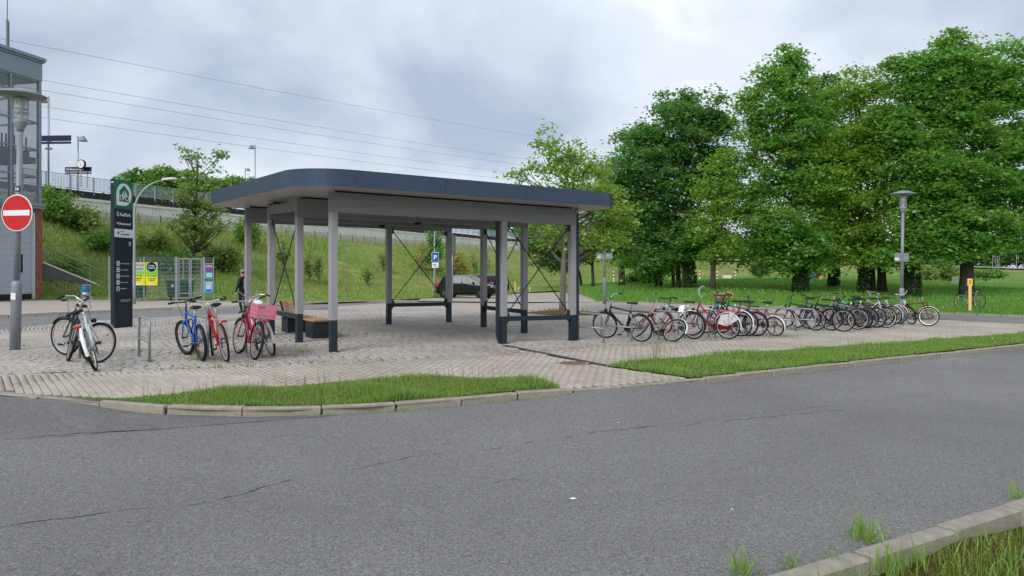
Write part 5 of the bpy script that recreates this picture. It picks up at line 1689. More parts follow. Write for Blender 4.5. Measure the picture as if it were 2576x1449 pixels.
# lower plank wall with steel posts
lw = empty('plank_wall', (*WALLP[3], 5), 0, 'low weathered concrete plank wall with rusty posts on the slope', 'wall')
org = Vector(lw.location)
b = MB(); b.box((0, .04, .38), (.10, .12, 1.0)); lp_ = b.mesh('post', 'rust')
s = s_at(2.05)
while s < s_at(5.9):
    t0, t1 = t_at(s), t_at(s + 2.4)
    a = emb(t0, 1.87); c = emb(t1, 1.87)
    dv = c - a; ang_ = math.atan2(dv.y, dv.x)
    inst('post', lp_, lw, a - org + Vector((0, 0, -.1)), (0, 0, ang_))
    for k in range(2):
        m = MB(); m.box((0, 0, 0), (dv.length - .16, .10, .40), b=.01)
        o = m.build('plank', 'plank', lw, loc=(a + c) / 2 - org + Vector((0, 0, .05 + .41 * k)))
        o.rotation_euler = (0, -math.atan2(dv.z, math.hypot(dv.x, dv.y)), ang_)
    s += 2.4
# platform lamps
def plat_lamp(px, ptop, Y, label, flip=1):
    top = at(px, ptop, Y)
    t = s_at(2)
    zb = 8.2
    e = empty('platform_lamp', (top.x, top.y, zb), 0, label, 'lamp post', 'platform lamps with cone shades')
    h = top.z - zb
    b = MB(); b.tube([(0, 0, -.1), (0, 0, h)], .07, 10); b.build('pole', 'galv', e, smooth=True)
    b = MB(); b.tube([(0, 0, h - .08), (flip * .42, 0, h - .05)], .04, 8); b.build('arm', 'galv', e)
    b = MB(); b.lathe([(.36, -.42), (.36, -.38), (.14, -.02), (.06, .02)], 16, Matrix.Translation((flip * .45, 0, h))); b.build('shade', 'lampgrey', e, smooth=True)
    b = MB(); b.lathe([(.28, -.45), (.32, -.425)], 16, Matrix.Translation((flip * .45, 0, h))); b.build('lamp_glass', 'lens', e)
    return e
pl1 = plat_lamp(122, 243, 57, 'tall platform lamp with sign boards beside the glass tower', -1)
pl2 = plat_lamp(196, 343, 66, 'platform lamp behind the station clock', 1)
pl3 = plat_lamp(642, 365, 92, 'platform lamp above the shelter roof edge', -1)
pl4 = plat_lamp(617, 423, 118, 'small distant platform lamp behind the bushes', 1)
c = at(132, 352, 56.5)
e = empty('sign_board', c, R(-4), 'dark blue station board hanging at the tall platform lamp', 'sign')
b = MB(); b.box((.15, 0, .12), (2.6, .08, .42), b=.01); b.box((.15, 0, -.22), (2.6, .08, .16), b=.01); b.build('board', 'navy', e)
b = MB(); b.box((-.3, 0, -.65), (.5, .16, .14), b=.02); b.build('camera_box', 'steeldk', e)
b = MB(); b.box((-.3, .06, 0), (.3, .1, .26)); b.build('bracket', 'galv', e)
c = at(197, 429, 64)
e = empty('station_name_board', c, R(-3), 'dark blue station name board reading Waßmannsdorf', 'sign')
b = MB(); b.box((0, 0, .1), (2.3, .08, .40), b=.01); b.box((0, 0, -.22), (2.3, .08, .12), b=.01); b.build('board', 'navy', e)
o = inst('lettering', TX['station'], e, (-1.05, -.05, .02), (R(90), 0, 0)); o.scale = (.6, .6, .6)
for x in (-.8, .8):
    b = MB(); b.tube([(x, .03, -1.5), (x, .03, .1)], .04, 8); b.build('leg', 'galv', e)
c = at(205, 413, 63.6)
e = empty('station_clock', c, R(-10), 'round white station clock in a dark blue case above the name board', 'clock')
T = Matrix.Rotation(R(90), 4, 'X')
b = MB(); b.lathe([(.36, -.10), (.39, -.08), (.39, .08), (.36, .10)], 28, T); b.build('case', 'navy', e, smooth=False)
b = MB(); b.lathe([(.33, .101), (.33, .106)], 28, T); b.build('dial', 'white', e)
b = MB()
for k in range(12): a = R(30 * k); b.box((.285 * math.cos(a), -.110, .285 * math.sin(a)), (.03, .004, .03))
b.box((0, -.113, -.10), (.03, .004, .22), Matrix.Rotation(.25, 4, 'Y')); b.box((0, -.117, .13), (.022, .004, .28), Matrix.Rotation(-.5, 4, 'Y')); b.build('hands', 'black', e)
b = MB(); b.tube([(-.1, .06, -.38), (-.1, .06, -1.9)], .05, 8); b.build('stem', 'galv', e)

# ================================================================== LIFT TOWER BUILDING
fd = Vector((.238, 1, 0)).normalized()
K = at(106, 757, 45.0)
zk = Z(K.x, K.y)
Ob = Vector((K.x, K.y, zk)) - fd * 9.0
bd_ = empty('lift_tower', Ob, math.atan2(fd.y, fd.x), 'station lift tower with glass shaft above a grey wall and red brick pier', 'building')
# local x runs along the visible face (9 = far corner K), local y points away from the plaza (left), z up
ZS, ZT = 5.55, 14.3
b = MB(); b.box((4.25, .30, ZS / 2), (8.45, .3, ZS)); b.build('wall_core', 'panelgrey', bd_)
nrow = 13
for k in range(nrow):
    z0 = .45 + k * .37
    m = MB(); m.box((6.35, .135, z0 + .182), (4.2, .03, .364), b=.004); m.build('wall_panel', 'panelgrey', bd_)
b = MB(); b.box((6.35, .16, .21), (4.2, .04, .42)); b.build('plinth', 'black', bd_)
b = MB(); b.box((8.45, .07, 2.6), (.07, .16, 5.2)); b.build('corner_trim', 'offwhite', bd_)
b = MB(); b.box((8.78, .45, ZS / 2 - .01), (.44, .90, ZS - .02)); b.build('pier_core', 'mortar', bd_)
bk = MB(); bk.box((0, 0, 0), (.21, .03, .066), b=.004); brk = bk.mesh('brick', 'brick')
nb = int((ZS - .04) / .0775)
bk2 = MB(); bk2.box((0, 0, 0), (.10, .03, .066), b=.004); brk2 = bk2.mesh('brick', 'brick')
for k in range(nb):
    z = .05 + k * .0775
    xs = [8.675, 8.895] if k % 2 == 0 else [8.62, 8.785, 8.95]
    for j, x in enumerate(xs):
        inst('brick', brk2 if (k % 2 and j != 1) else brk, bd_, (x, -.008, z))
b = MB(); b.box((8.77, -.02, 2.75), (0, 0, 0))
b = MB(); b.box((4.5, .02, ZS + .09), (9.1, .50, .18), b=.01); b.box((4.5, -.01, ZS - .08), (9.0, .46, .10)); b.build('sill_beam', 'steelgrey', bd_)
b = MB(); b.box((7.55, .11, 2.2), (.42, .025, 1.05), b=.005); o = b.build('plaque', 'navy', bd_)
b = MB()
for k in range(6): b.box((7.52, .095, 2.5 - k * .12), (.22, .004, .03))
b.build('plaque_print', 'offwhite', o)
# glass shaft
colx = [0.15, 2.45, 4.7, 6.9, 8.88]
for x in colx:
    b = MB(); b.box((x, .10, (ZS + ZT) / 2 + .1), (.20 if x > 8 else .13, .18, ZT - ZS), b=.01); b.build('column', 'steelgrey', bd_)
b = MB(); b.box((8.88, 2.1, (ZS + ZT) / 2 + .1), (.18, .18, ZT - ZS)); b.box((8.88, 4.2, (ZS + ZT) / 2 + .1), (.18, .18, ZT - ZS)); b.box((.15, 4.2, (ZS + ZT) / 2), (.18, .18, ZT - ZS)); b.build('rear_columns', 'steelgrey', bd_)
zs = [ZS + .2, 7.35, 8.95, 10.55, 12.15, 13.0]
for z in zs:
    b = MB(); b.box((4.5, .10, z), (8.9, .12, .10)); b.box((8.88, 2.1, z), (.12, 4.1, .10)); b.build('transom', 'steelgrey', bd_)
for a, c in zip(colx[:-1], colx[1:]):
    for z0, z1 in zip(zs[:-1], zs[1:]):
        if a < 2: continue
        m = MB(); m.box(((a + c) / 2, .10, (z0 + z1) / 2), (c - a - .14, .012, z1 - z0 - .11)); m.build('pane', 'towerglass', bd_)
for z0, z1 in zip(zs[:-1], zs[1:]):
    for y0, y1 in ((.2, 2.0), (2.2, 4.1)):
        m = MB(); m.box((8.88, (y0 + y1) / 2, (z0 + z1) / 2), (.012, y1 - y0 - .02, z1 - z0 - .11)); m.build('pane', 'towerglass', bd_)
b = MB(); b.box((4.5, 2.15, 13.62), (8.98, 4.35, 1.14)); b.build('head_panel', 'steelgrey', bd_)
b = MB(); b.box((4.5, 2.15, ZT + .02), (9.25, 4.7, .20), b=.02); b.box((4.5, 2.15, ZT - .14), (9.15, 4.55, .08)); b.build('roof', 'steelgrey', bd_)
b = MB(); b.box((2.2, 2.6, 9.3), (1.9, 1.9, 7.4)); b.build('lift_core', 'darkint', bd_)
b = MB(); b.box((4.5, 2.2, 8.3), (8.6, 3.9, .35)); b.box((4.5, 2.2, ZS), (8.6, 3.9, .15)); b.build('inner_floor', 'darkint', bd_)
b = MB()
for k in range(14): b.box((5.0 + k * .27, .65, 9.0), (.10, .04, 1.3))
b.box((6.8, .65, 8.65), (3.8, .06, .5)); b.build('inner_balustrade', 'darkint', bd_)
b = MB(); b.tube([(7.2, .6, ZT), (7.2, .6, ZT + 1.9)], .07, 8); b.tube([(7.2, .6, ZT + 1.9), (7.2, .6, ZT + 5.2)], .025, 6); b.tube([(7.32, .6, ZT), (7.32, .6, ZT + 1.8)], .02, 6); b.build('antenna', 'steeldk', bd_)
# stair wing wall with handrail
wa, wb_ = at(108, 662, 46.5), at(292, 737, 49.0)
dv = Vector((wb_.x - wa.x, wb_.y - wa.y, 0)); L0 = dv.length
zg = Z(wa.x, wa.y)
ww = empty('stair_wing_wall', (wa.x, wa.y, zg), math.atan2(dv.y, dv.x), 'stained dark concrete wing wall sloping down beside the brick pier', 'wall')
ha, hb3 = wa.z - zg, wb_.z - zg
b = MB(); b.prism([(0, -.1), (L0, -.1), (L0, max(.15, hb3)), (0, ha)], -.15, .15, Matrix.Rotation(R(90), 4, 'X')); b.build('wall', 'walldk', ww)
b = MB(); b.prism([(0, ha), (L0, max(.15, hb3)), (L0, max(.15, hb3) + .10), (0, ha + .10)], -.19, .19, Matrix.Rotation(R(90), 4, 'X')); b.build('coping', 'wall', ww)
hr = empty('stair_handrail', (wa.x, wa.y + .1, zg), math.atan2(dv.y, dv.x), 'sloping grey tube handrail on top of the wing wall', 'railing')
b = MB(); b.tube([(0, 0, ha + 1.05), (L0, 0, hb3 + 1.05)], .03, 8); b.build('rail', 'galv', hr, smooth=True)
b = MB(); b.tube([(0, 0, ha + .55), (L0, 0, hb3 + .55)], .022, 8); b.build('rail', 'galv', hr, smooth=True)
for f_ in (.02, .62, .99):
    b = MB(); z = ha + (hb3 - ha) * f_; b.tube([(L0 * f_, 0, z + .05), (L0 * f_, 0, z + 1.05)], .028, 8); b.build('post', 'galv', hr)
# litter bin with blue bag
q = gp(216, 752); 
lbn = empty('litter_bin', at(216, 752, 41.5), 0, 'grey litter bin with a blue bag before the wing wall', 'litter bin')
lbn.location.z = Z(lbn.location.x, lbn.location.y) + .05
b = MB(); b.tube([(.24, 0, -.05), (.24, 0, .98)], .03, 8); b.build('post', 'galv', lbn)
b = MB(); b.lathe([(.20, .22), (.22, .30), (.22, .60)], 18); b.build('drum', 'galv', lbn, smooth=True)
b = MB(); b.lathe([(.235, .56), (.255, .62), (.245, .75), (.255, .84)], 18); b.build('bag', 'bluebag', lbn, smooth=True)
b = MB(); b.lathe([(.245, .85), (.25, .90), (.20, .96), (.05, .98)], 18); b.build('lid', 'steeldk', lbn, smooth=True)

# ================================================================== BIN ENCLOSURE
E0 = at(336, 700, 42.0); E1 = at(538, 700, 44.0)
ev = Vector((E1.x - E0.x, E1.y - E0.y, 0)); EL = ev.length
ze = Z(E0.x, E0.y) + .10
en = empty('bin_enclosure', (E0.x, E0.y, ze), math.atan2(ev.y, ev.x), 'grey steel mesh enclosure with a double gate around the green bins', 'fence')
EH = 2.42
def px_to_e(px): 
    # local x on the fence line of a picture column
    k = (px - CX) / FPX
    a = (E0.x - k * E0.y) / (k * ev.y / EL - ev.x / EL)
    return a
x_g0, x_g1, x_gm = px_to_e(462), px_to_e(490), px_to_e(446)
gA, gB = px_to_e(446), px_to_e(489)
def mesh_panel(x0, x1, z0, z1, y=0.0, name='mesh_panel'):
    b = MB()
    n = int((x1 - x0) / .05)
    for k in range(n + 1): x = x0 + (x1 - x0) * k / n; b.tube([(x, y, z0), (x, y, z1)], .0026, 3, caps=False)
    m_ = int((z1 - z0) / .2)
    for k in range(m_ + 1): z = z0 + (z1 - z0) * k / m_; b.tube([(x0, y - .006, z), (x1, y - .006, z)], .007, 4, caps=False)
    o = b.build(name, 'galv', en); return o
mesh_panel(-1.2, gA - .12, .08, EH); mesh_panel(gB + .55, EL, .08, EH)
for x in (-1.2, px_to_e(362), px_to_e(372) - .75, gA - .08, EL - .02):
    b = MB(); b.box((x, .03, EH / 2), (.06, .06, EH + .04)); b.build('post', 'galv', en)
xa, xb = px_to_e(446), px_to_e(487) + .9
xm = (px_to_e(452) + px_to_e(490)) / 2 + .35
xl, xr = px_to_e(437), px_to_e(487)
xl, xr = px_to_e(446), px_to_e(489)
for x in (xl - .05, xr + .5):
    b = MB(); b.box((x, 0, EH / 2), (.13, .13, EH + .08), b=.006); b.build('gate_post', 'galv', en)
xl2, xr2 = xl + .06, xr + .40
xm2 = (xl2 + xr2) / 2
for x0, x1 in ((xl2, xm2 - .015), (xm2 + .015, xr2)):
    b = MB()
    for (c, sz) in ((((x0 + x1) / 2, 0, EH - .06), (x1 - x0, .05, .06)), (((x0 + x1) / 2, 0, .38), (x1 - x0, .05, .06)), (((x0 + x1) / 2, 0, .10), (x1 - x0, .05, .06)), ((x0 + .03, 0, EH / 2 + .02), (.06, .052, EH - .1)), ((x1 - .03, 0, EH / 2 + .02), (.06, .052, EH - .1))): b.box(c, sz)
    o = b.build('gate_leaf', 'galv', en)
    w_ = mesh_panel(x0 + .06, x1 - .06, .12, EH - .1, name='gate_mesh'); w_.parent = o
b = MB(); b.box((xm2 + .10, -.05, 1.18), (.15, .03, .03)); b.box((xm2, -.03, 1.1), (.05, .03, .25)); b.build('gate_handle', 'chrome', en)
# back and side fences
b = MB()
for k in range(30): b.tube([(-1.2 + (EL + 1.2) * k / 29, 3.2, .1), (-1.2 + (EL + 1.2) * k / 29, 3.2, EH)], .004, 3, caps=False)
for k in range(10): b.tube([(-1.2, 3.2, .2 + k * .24), (EL, 3.2, .2 + k * .24)], .007, 4, caps=False)
for k in range(10): b.tube([(EL, 0, .2 + k * .24), (EL, 3.2, .2 + k * .24)], .006, 4, caps=False)
b.build('rear_mesh', 'galv', en)
for x in (px_to_e(360), px_to_e(474)):
    b = MB(); b.box((x, 3.2, EH / 2), (.06, .06, EH)); b.build('post', 'galv', en)
# bins
def dumpster(lx, ly, label, rz=0.0, w=1.32):
    c = Matrix.Translation(en.location) @ Matrix.Rotation(math.atan2(ev.y, ev.x), 4, 'Z') @ Vector((lx, ly, -.05))
    t = empty('wheeled_bin', c, math.atan2(ev.y, ev.x) + rz, label, 'bin', 'green wheeled bins in the enclosure')
    b = MB(); h0, h1 = .20, 1.12
    P = [(-w / 2 + .10, -.36, h0), (w / 2 - .10, -.36, h0), (w / 2 - .10, .36, h0), (-w / 2 + .10, .36, h0), (-w / 2, -.50, h1), (w / 2, -.50, h1), (w / 2, .50, h1), (-w / 2, .50, h1)]
    b.add(P, [(3, 2, 1, 0), (0, 1, 5, 4), (1, 2, 6, 5), (2, 3, 7, 6), (3, 0, 4, 7), (4, 5, 6, 7)])
    b.box((0, -.515, h1 - .04), (w + .06, .06, .09), b=.01); b.box((0, .515, h1 - .04), (w + .06, .06, .09), b=.01); b.box((-w / 2 - .02, 0, h1 - .04), (.06, 1.0, .09)); b.box((w / 2 + .02, 0, h1 - .04), (.06, 1.0, .09))
    for k in range(5): b.box((-w / 2 + .25 + k * (w - .5) / 4, -.442, .66), (.05, .05, .8), Matrix.Rotation(-.15, 4, 'X') if False else None)
    b.build('body', 'binhdpe', t)
    b = MB(); L = []
    for k in range(9):
        a = math.pi * k / 8
        L.append((-.54 * math.cos(a), .10 * math.sin(a)))
    b.prism([(y, h1 + .02 + z) for y, z in L], -w / 2 - .04, w / 2 + .04, Matrix(((0, 0, 1, 0), (1, 0, 0, 0), (0, 1, 0, 0), (0, 0, 0, 1)))); b.build('lid', 'binhdpe', t)
    for sx in (-1, 1):
        for sy in (-1, 1):
            m = MB(); m.lathe([(.085, -.025), (.10, -.02), (.10, .02), (.085, .025)], 14, Matrix.Translation((sx * (w / 2 - .22), sy * .28, .10)) @ Matrix.Rotation(R(90), 4, 'Y')); m.box((sx * (w / 2 - .22), sy * .28, .20), (.08, .08, .06)); m.build('castor', 'black', t)
    b = MB(); b.lathe([(.075, 0), (.075, .004)], 16, Matrix.Translation((-w / 2 + .26, -.475, .86)) @ Matrix.Rotation(R(98), 4, 'X')); b.build('round_sticker', 'white', t)
    b = MB(); b.box((w / 2 - .28, -.475, .74), (.30, .012, .10), None); b.build('stencil', 'black', t)
dumpster(px_to_e(458), 1.15, 'green wheeled bin behind the mesh gate', .03, 1.45)
dumpster(px_to_e(350) - .2, .95, 'green wheeled bin behind the yellow posters', -.03)
# posters: each hangs on the fence
def poster(px0, px1, py0, py1, name, label, fields, off=-.06):
    x0, x1 = px_to_e(px0), px_to_e(px1)
    Yd = E0.y + ev.y / EL * (x0 + x1) / 2
    z0 = at(0, py1, Yd).z - ze; z1 = at(0, py0, Yd).z - ze
    c = Matrix.Translation(en.location) @ Matrix.Rotation(math.atan2(ev.y, ev.x), 4, 'Z') @ Vector((x0, off, z0))
    t = empty(name, c, math.atan2(ev.y, ev.x), label, 'poster')
    w_, h_ = x1 - x0, z1 - z0
    b = MB(); b.box((w_ / 2, 0, h_ / 2), (w_, .012, h_)); b.build('board', fields[0], t)
    for k, (nm, fx0, fx1, fz0, fz1, m_) in enumerate(fields[1]):
        b = MB(); b.box(((fx0 + fx1) / 2 * w_, -.008 - .002 * k, (fz0 + fz1) / 2 * h_), ((fx1 - fx0) * w_, .004, (fz1 - fz0) * h_)); b.build(nm, m_, t)
    return t, w_, h_
t1, w1, h1 = poster(330, 364.5, 660, 718, 'poster', 'yellow and green poster with magenta capitals on the enclosure fence', ('posteryellow', [('print_field', .08, .95, .45, .97, 'postergreen'), ('print_field', .08, .95, .62, .96, 'posterteal'), ('print_field', .1, .88, .12, .47, 'posteryellow'), ('print_field', .1, .78, .02, .09, 'white')]))
for key, z in (('wolle', .84), ('faden', .68)):
    o = inst('lettering', TX[key], t1, (w1 * .5, -.02, h1 * z), (R(90), 0, 0)); o.scale = (.62, .62, .62)
for key, z in (('okt', .40), ('stadt', .29)):
    o = inst('lettering', TX[key], t1, (w1 * .5, -.02, h1 * z), (R(90), 0, 0)); o.scale = (.85, .85, .85)
t2, w2, h2 = poster(366, 396, 660, 718, 'poster', 'yellow and green poster with a dark blue round badge on the enclosure fence', ('posteryellow', [('print_field', .04, .96, .40, .97, 'postergreen'), ('print_field', .6, .96, .66, .97, 'posterteal'), ('print_field', .2, .85, .12, .45, 'posteryellow'), ('print_field', .28, .72, .03, .09, 'white')]))
b = MB(); b.lathe([(.24, 0), (.24, .004)], 24, Matrix.Translation((w2 * .5, -.018, h2 * .80)) @ Matrix.Rotation(R(90), 4, 'X') @ Matrix.Diagonal((1, 1.1, 1, 1))); b.build('badge', 'navy', t2)
o = inst('lettering', TX['wollef'], t2, (w2 * .5, -.025, h2 * .82), (R(90), 0, 0)); o.scale = (.75, .75, .75)
for key, z in (('okt', .38), ('stadt', .27)):
    o = inst('lettering', TX[key], t2, (w2 * .53, -.02, h2 * z), (R(90), 0, 0)); o.scale = (.8, .8, .8)
poster(515, 537, 663, 700, 'poster', 'dark poster with purple picture and green panel on the enclosure corner', ('offwhite', [('print_field', .04, .96, .03, .97, 'signblue'), ('print_field', .08, .92, .42, .74, 'posterpurple'), ('print_field', .14, .86, .07, .38, 'posterteal'), ('print_field', .2, .8, .83, .88, 'yellow'), ('print_field', .1, .9, .76, .80, 'yellow')]))
poster(513.5, 536, 708, 735, 'poster', 'light blue poster hanging low on the enclosure corner', ('skyblue', [('print_field', .12, .88, .86, .90, 'white'), ('print_field', .12, .88, .78, .82, 'white'), ('print_field', .22, .78, .28, .70, 'offwhite'), ('print_field', .2, .8, .10, .22, 'signblue')]))

# ================================================================== CARS
def wheel_car(t, x, y, r, m='rimdk'):
    b = MB(); T = Matrix.Translation((x, y, r)) @ Matrix.Rotation(R(90), 4, 'X')
    b.lathe([(r * .55, -.09), (r * .95, -.10), (r, -.07), (r, .07), (r * .95, .10), (r * .55, .09)], 28, T)
    w_ = b.build('wheel', 'rubber', t, smooth=False)
    b = MB(); s = 1 if y > 0 else -1
    b.lathe([(r * .66, -.088), (r * .66, .088)], 24, T)
    b.build('rim', 'black', w_)
    b = MB()
    for k in range(7):
        a = 2 * math.pi * k / 7
        b.tube([(x, y + s * .094, r), (x + r * .62 * math.cos(a), y + s * .092, r + r * .62 * math.sin(a))], [.035, .022], 5)
    b.build('spokes', m, w_)
def car(loc, rz, label, paintm, glassm, L=4.0, Wd=1.64, H=1.50, kind='hatch'):
    t = empty('parked_car', loc, rz, label, 'car', 'cars parked below the embankment')
    hw = Wd / 2
    # stations: x, z_bottom, z_belt, z_roof, half widths at sill, belt, roof ; x=0 rear, L front
    if kind == 'hatch':
        ST = [(0, .42, .72, .74, .78, .74, .70), (.06, .30, .86, .90, .92, .86, .80), (.22, .24, .92, 1.02, .98, .94, .80), (.42, .22, .93, 1.36, 1, .97, .76), (.62, .20, .93, 1.47, 1, .98, .76),
              (1.3, .20, .92, 1.50, 1, .99, .77), (2.0, .20, .91, 1.49, 1, .99, .77), (2.45, .20, .90, 1.42, 1, .99, .75), (3.05, .20, .895, .93, 1, .96, .80), (3.4, .21, .86, .90, 1, .92, .72), (3.78, .23, .76, .80, .95, .86, .66), (3.96, .27, .62, .68, .84, .78, .6), (4.0, .33, .5, .56, .76, .7, .55)]
        gl0, gl1 = 2, 8
    else:
        ST = [(0, .48, .80, .84, .80, .78, .70), (.05, .34, .98, 1.0, .92, .88, .80), (.16, .28, 1.02, 1.12, .98, .94, .80), (.62, .24, 1.0, 1.46, 1, .97, .74), (.85, .22, .99, 1.49, 1, .98, .75),
              (1.7, .22, .97, 1.51, 1, .99, .77), (2.6, .22, .95, 1.48, 1, .99, .77), (3.0, .22, .94, 1.41, 1, .99, .75), (3.7, .22, .93, .97, 1, .96, .80), (4.1, .23, .90, .93, 1, .92, .72), (4.5, .25, .80, .84, .95, .86, .66), (4.72, .30, .64, .7, .84, .78, .6), (4.76, .36, .52, .58, .76, .7, .55)]
        gl0, gl1 = 2, 8
    body = MB(); rings = []
    for (x, zb, zl, zr, ws, wb2, wr) in ST:
        x = x * L / ST[-1][0]
        rg = [(hw * ws * .90, zb), (hw * ws, zb + .12), (hw * ws * 1.0, zb + (zl - zb) * .6), (hw * wb2, zl), (hw * wr, zr - .03 if zr - zl > .2 else zr - .01), (hw * wr * .82, zr), (0, zr + .012)]
        full = [(x, y, z) for y, z in rg] + [(x, -y, z) for y, z in rg[-2::-1]]
        rings.append(full)
    n = len(rings[0])
    for rg in rings: body.v += rg
    glass_side = {1: MB(), -1: MB()}; gf = MB(); gr = MB()
    for i in range(len(rings) - 1):
        for j in range(n - 1):
            q = [i * n + j, i * n + j + 1, (i + 1) * n + j + 1, (i + 1) * n + j]
            body.f.append(q); body.m.append(0)
    body.f.append(list(range(n))[::-1]); body.m.append(0); body.f.append([(len(rings) - 1) * n + j for j in range(n)]); body.m.append(0)
    for i in range(len(rings) - 1): body.f.append([i * n, (i + 1) * n, (i + 1) * n + n - 1, i * n + n - 1]); body.m.append(0)
    bo = body.build('body', paintm, t, smooth=False)
    for p in bo.data.polygons: p.use_smooth = True
    try: bo.data.set_sharp_from_angle(angle=R(32))
    except Exception: pass
    # glass panes set proud of the greenhouse
    def pane(name, P, m=glassm, off=.006):
        P = [Vector(p) for p in P]
        nrm = (P[1] - P[0]).cross(P[2] - P[0]).normalized()
        b = MB(); b.add([p + nrm * off for p in P] + [p - nrm * .01 for p in P], [tuple(range(len(P))), tuple(range(2 * len(P) - 1, len(P) - 1, -1))] + [(i, len(P) + i, len(P) + (i + 1) % len(P), (i + 1) % len(P)) for i in range(len(P))])
        return b.build(name, m, t)
    def side_pt(x, f, s):
        # point on the greenhouse flank at length x, f=0 belt..1 roof
        for a, c in zip(ST[:-1], ST[1:]):
            xa, xc = a[0] * L / ST[-1][0], c[0] * L / ST[-1][0]
            if xa <= x <= xc:
                u = (x - xa) / (xc - xa); v = [p + (q - p) * u for p, q in zip(a, c)]
                y0, z0, y1, z1 = hw * v[5], v[2], hw * v[6], v[3] - .03
                return Vector((x, s * (y0 + (y1 - y0) * f), z0 + (z1 - z0) * f))
    k = L / ST[-1][0]
    wins = [(.70, .80, 1.0, 1.0), (1.08, 1.08, 1.78, 1.78), (1.86, 1.86, 2.72, 2.40)] if kind == 'hatch' else [(.52, .82, 1.22, 1.22), (1.32, 1.32, 2.22, 2.22), (2.32, 2.32, 3.30, 2.92)]
    for s in (1, -1):
        for (a0, a1, b0, b1) in wins:
            P = [side_pt(a0 * k, .08, s), side_pt(b0 * k, .08, s), side_pt(b1 * k, .86, s), side_pt(a1 * k, .86, s)]
            pane('side_window', P if s < 0 else P[::-1], off=.010)
    x0, x1 = (3.0, 2.5) if kind == 'hatch' else (3.62, 3.06)
    P = [side_pt(x0 * k, .35, 1), side_pt(x0 * k, .35, -1), side_pt(x1 * k, .93, -1), side_pt(x1 * k, .93, 1)]
    for p in P: p.z += .03
    pane('windscreen', P[::-1], off=.02)
    x0, x1 = (.24, .42) if kind == 'hatch' else (.20, .60)
    P = [side_pt(x0 * k, .25, -1), side_pt(x0 * k, .25, 1), side_pt(x1 * k, .94, 1), side_pt(x1 * k, .94, -1)]
    for p in P: p.x -= .012
    pane('rear_window', P[::-1], 'carglassdk', off=.02)
    rw = .31 if kind == 'hatch' else .33
    xr, xf = (.62 * k, 3.10 * k) if kind == 'hatch' else (.86 * k, 3.62 * k)
    for x in (xr, xf):
        for s in (1, -1):
            b = MB(); b.lathe([(rw + .05, -.03), (rw + .05, .03)], 24, Matrix.Translation((x, s * (hw - .045), rw)) @ Matrix.Rotation(R(90), 4, 'X')); b.build('wheel_arch', 'black', t)
            wheel_car(t, x, s * (hw - .085), rw)
    for s in (1, -1):
        b = MB(); b.box((.12, s * hw * .84, .86 if kind == 'hatch' else .93), (.22, .20, .26 if kind == 'hatch' else .17), b=.04); b.build('tail_light', 'tail', t)
        if kind != 'hatch':
            b = MB(); b.box((.105, s * hw * .70, .92), (.20, .16, .06), b=.02); b.build('reverse_light', 'lens', t)
        b = MB(); b.box((L - .30, s * hw * .72, .68), (.30, .26, .17), b=.05); b.build('headlight', 'lens', t)
        b = MB(); b.box(((2.62 if kind == 'hatch' else 3.2) * k, s * (hw + .09), .98), (.12, .18, .13), b=.03); b.build('mirror', paintm, t)
        for x in ((1.45, 2.35) if kind == 'hatch' else (1.7, 2.75)):
            b = MB(); b.box((x * k, s * (hw * .985), .80), (.20, .035, .03), b=.01); b.build('door_handle', paintm, t)
        b = MB(); b.box((1.9 * k, s * (hw + .0), .45), (1.7, .03, .035)); b.build('side_moulding', 'black', t)
        if kind != 'hatch':
            b = MB(); b.tube([(.7, s * hw * .70, 1.50), (.95, s * hw * .72, 1.56), (2.7, s * hw * .72, 1.55), (3.0, s * hw * .70, 1.47)], .018, 6); b.build('roof_rail', 'chrome', t)
            P = [side_pt(x * k, .06, s) + Vector((0, s * .012, 0)) for x in (.55, 1.2, 2.2, 3.25)]
            b = MB(); b.tube(P, .012, 5); b.build('chrome_strip', 'chrome', t)
    b = MB(); b.box((-.005, 0, .62 if kind == 'hatch' else .66), (.02, .52, .11)); b.build('number_plate', 'white', t)
    b = MB(); b.box((.02, 0, .42), (.10, Wd * .86, .16), b=.04); b.build('rear_bumper', 'black', t)
    return t
c1 = at(1093, 755, 50.0); z1_ = Z(c1.x, c1.y) + .02
car((c1.x + .28, 50.5, Z(c1.x + .5, 50.5) + .02), R(-14), 'small black hatchback parked broadside below the embankment', 'carblack', 'carglass')
c2 = at(1247, 750, 56.5)
car((c2.x + .35, 55.6, Z(c2.x, 55.6) + .02), R(124), 'dark blue estate car with roof rails behind the black hatchback', 'carblue', 'carglassdk', 4.76, 1.82, 1.5, 'estate')

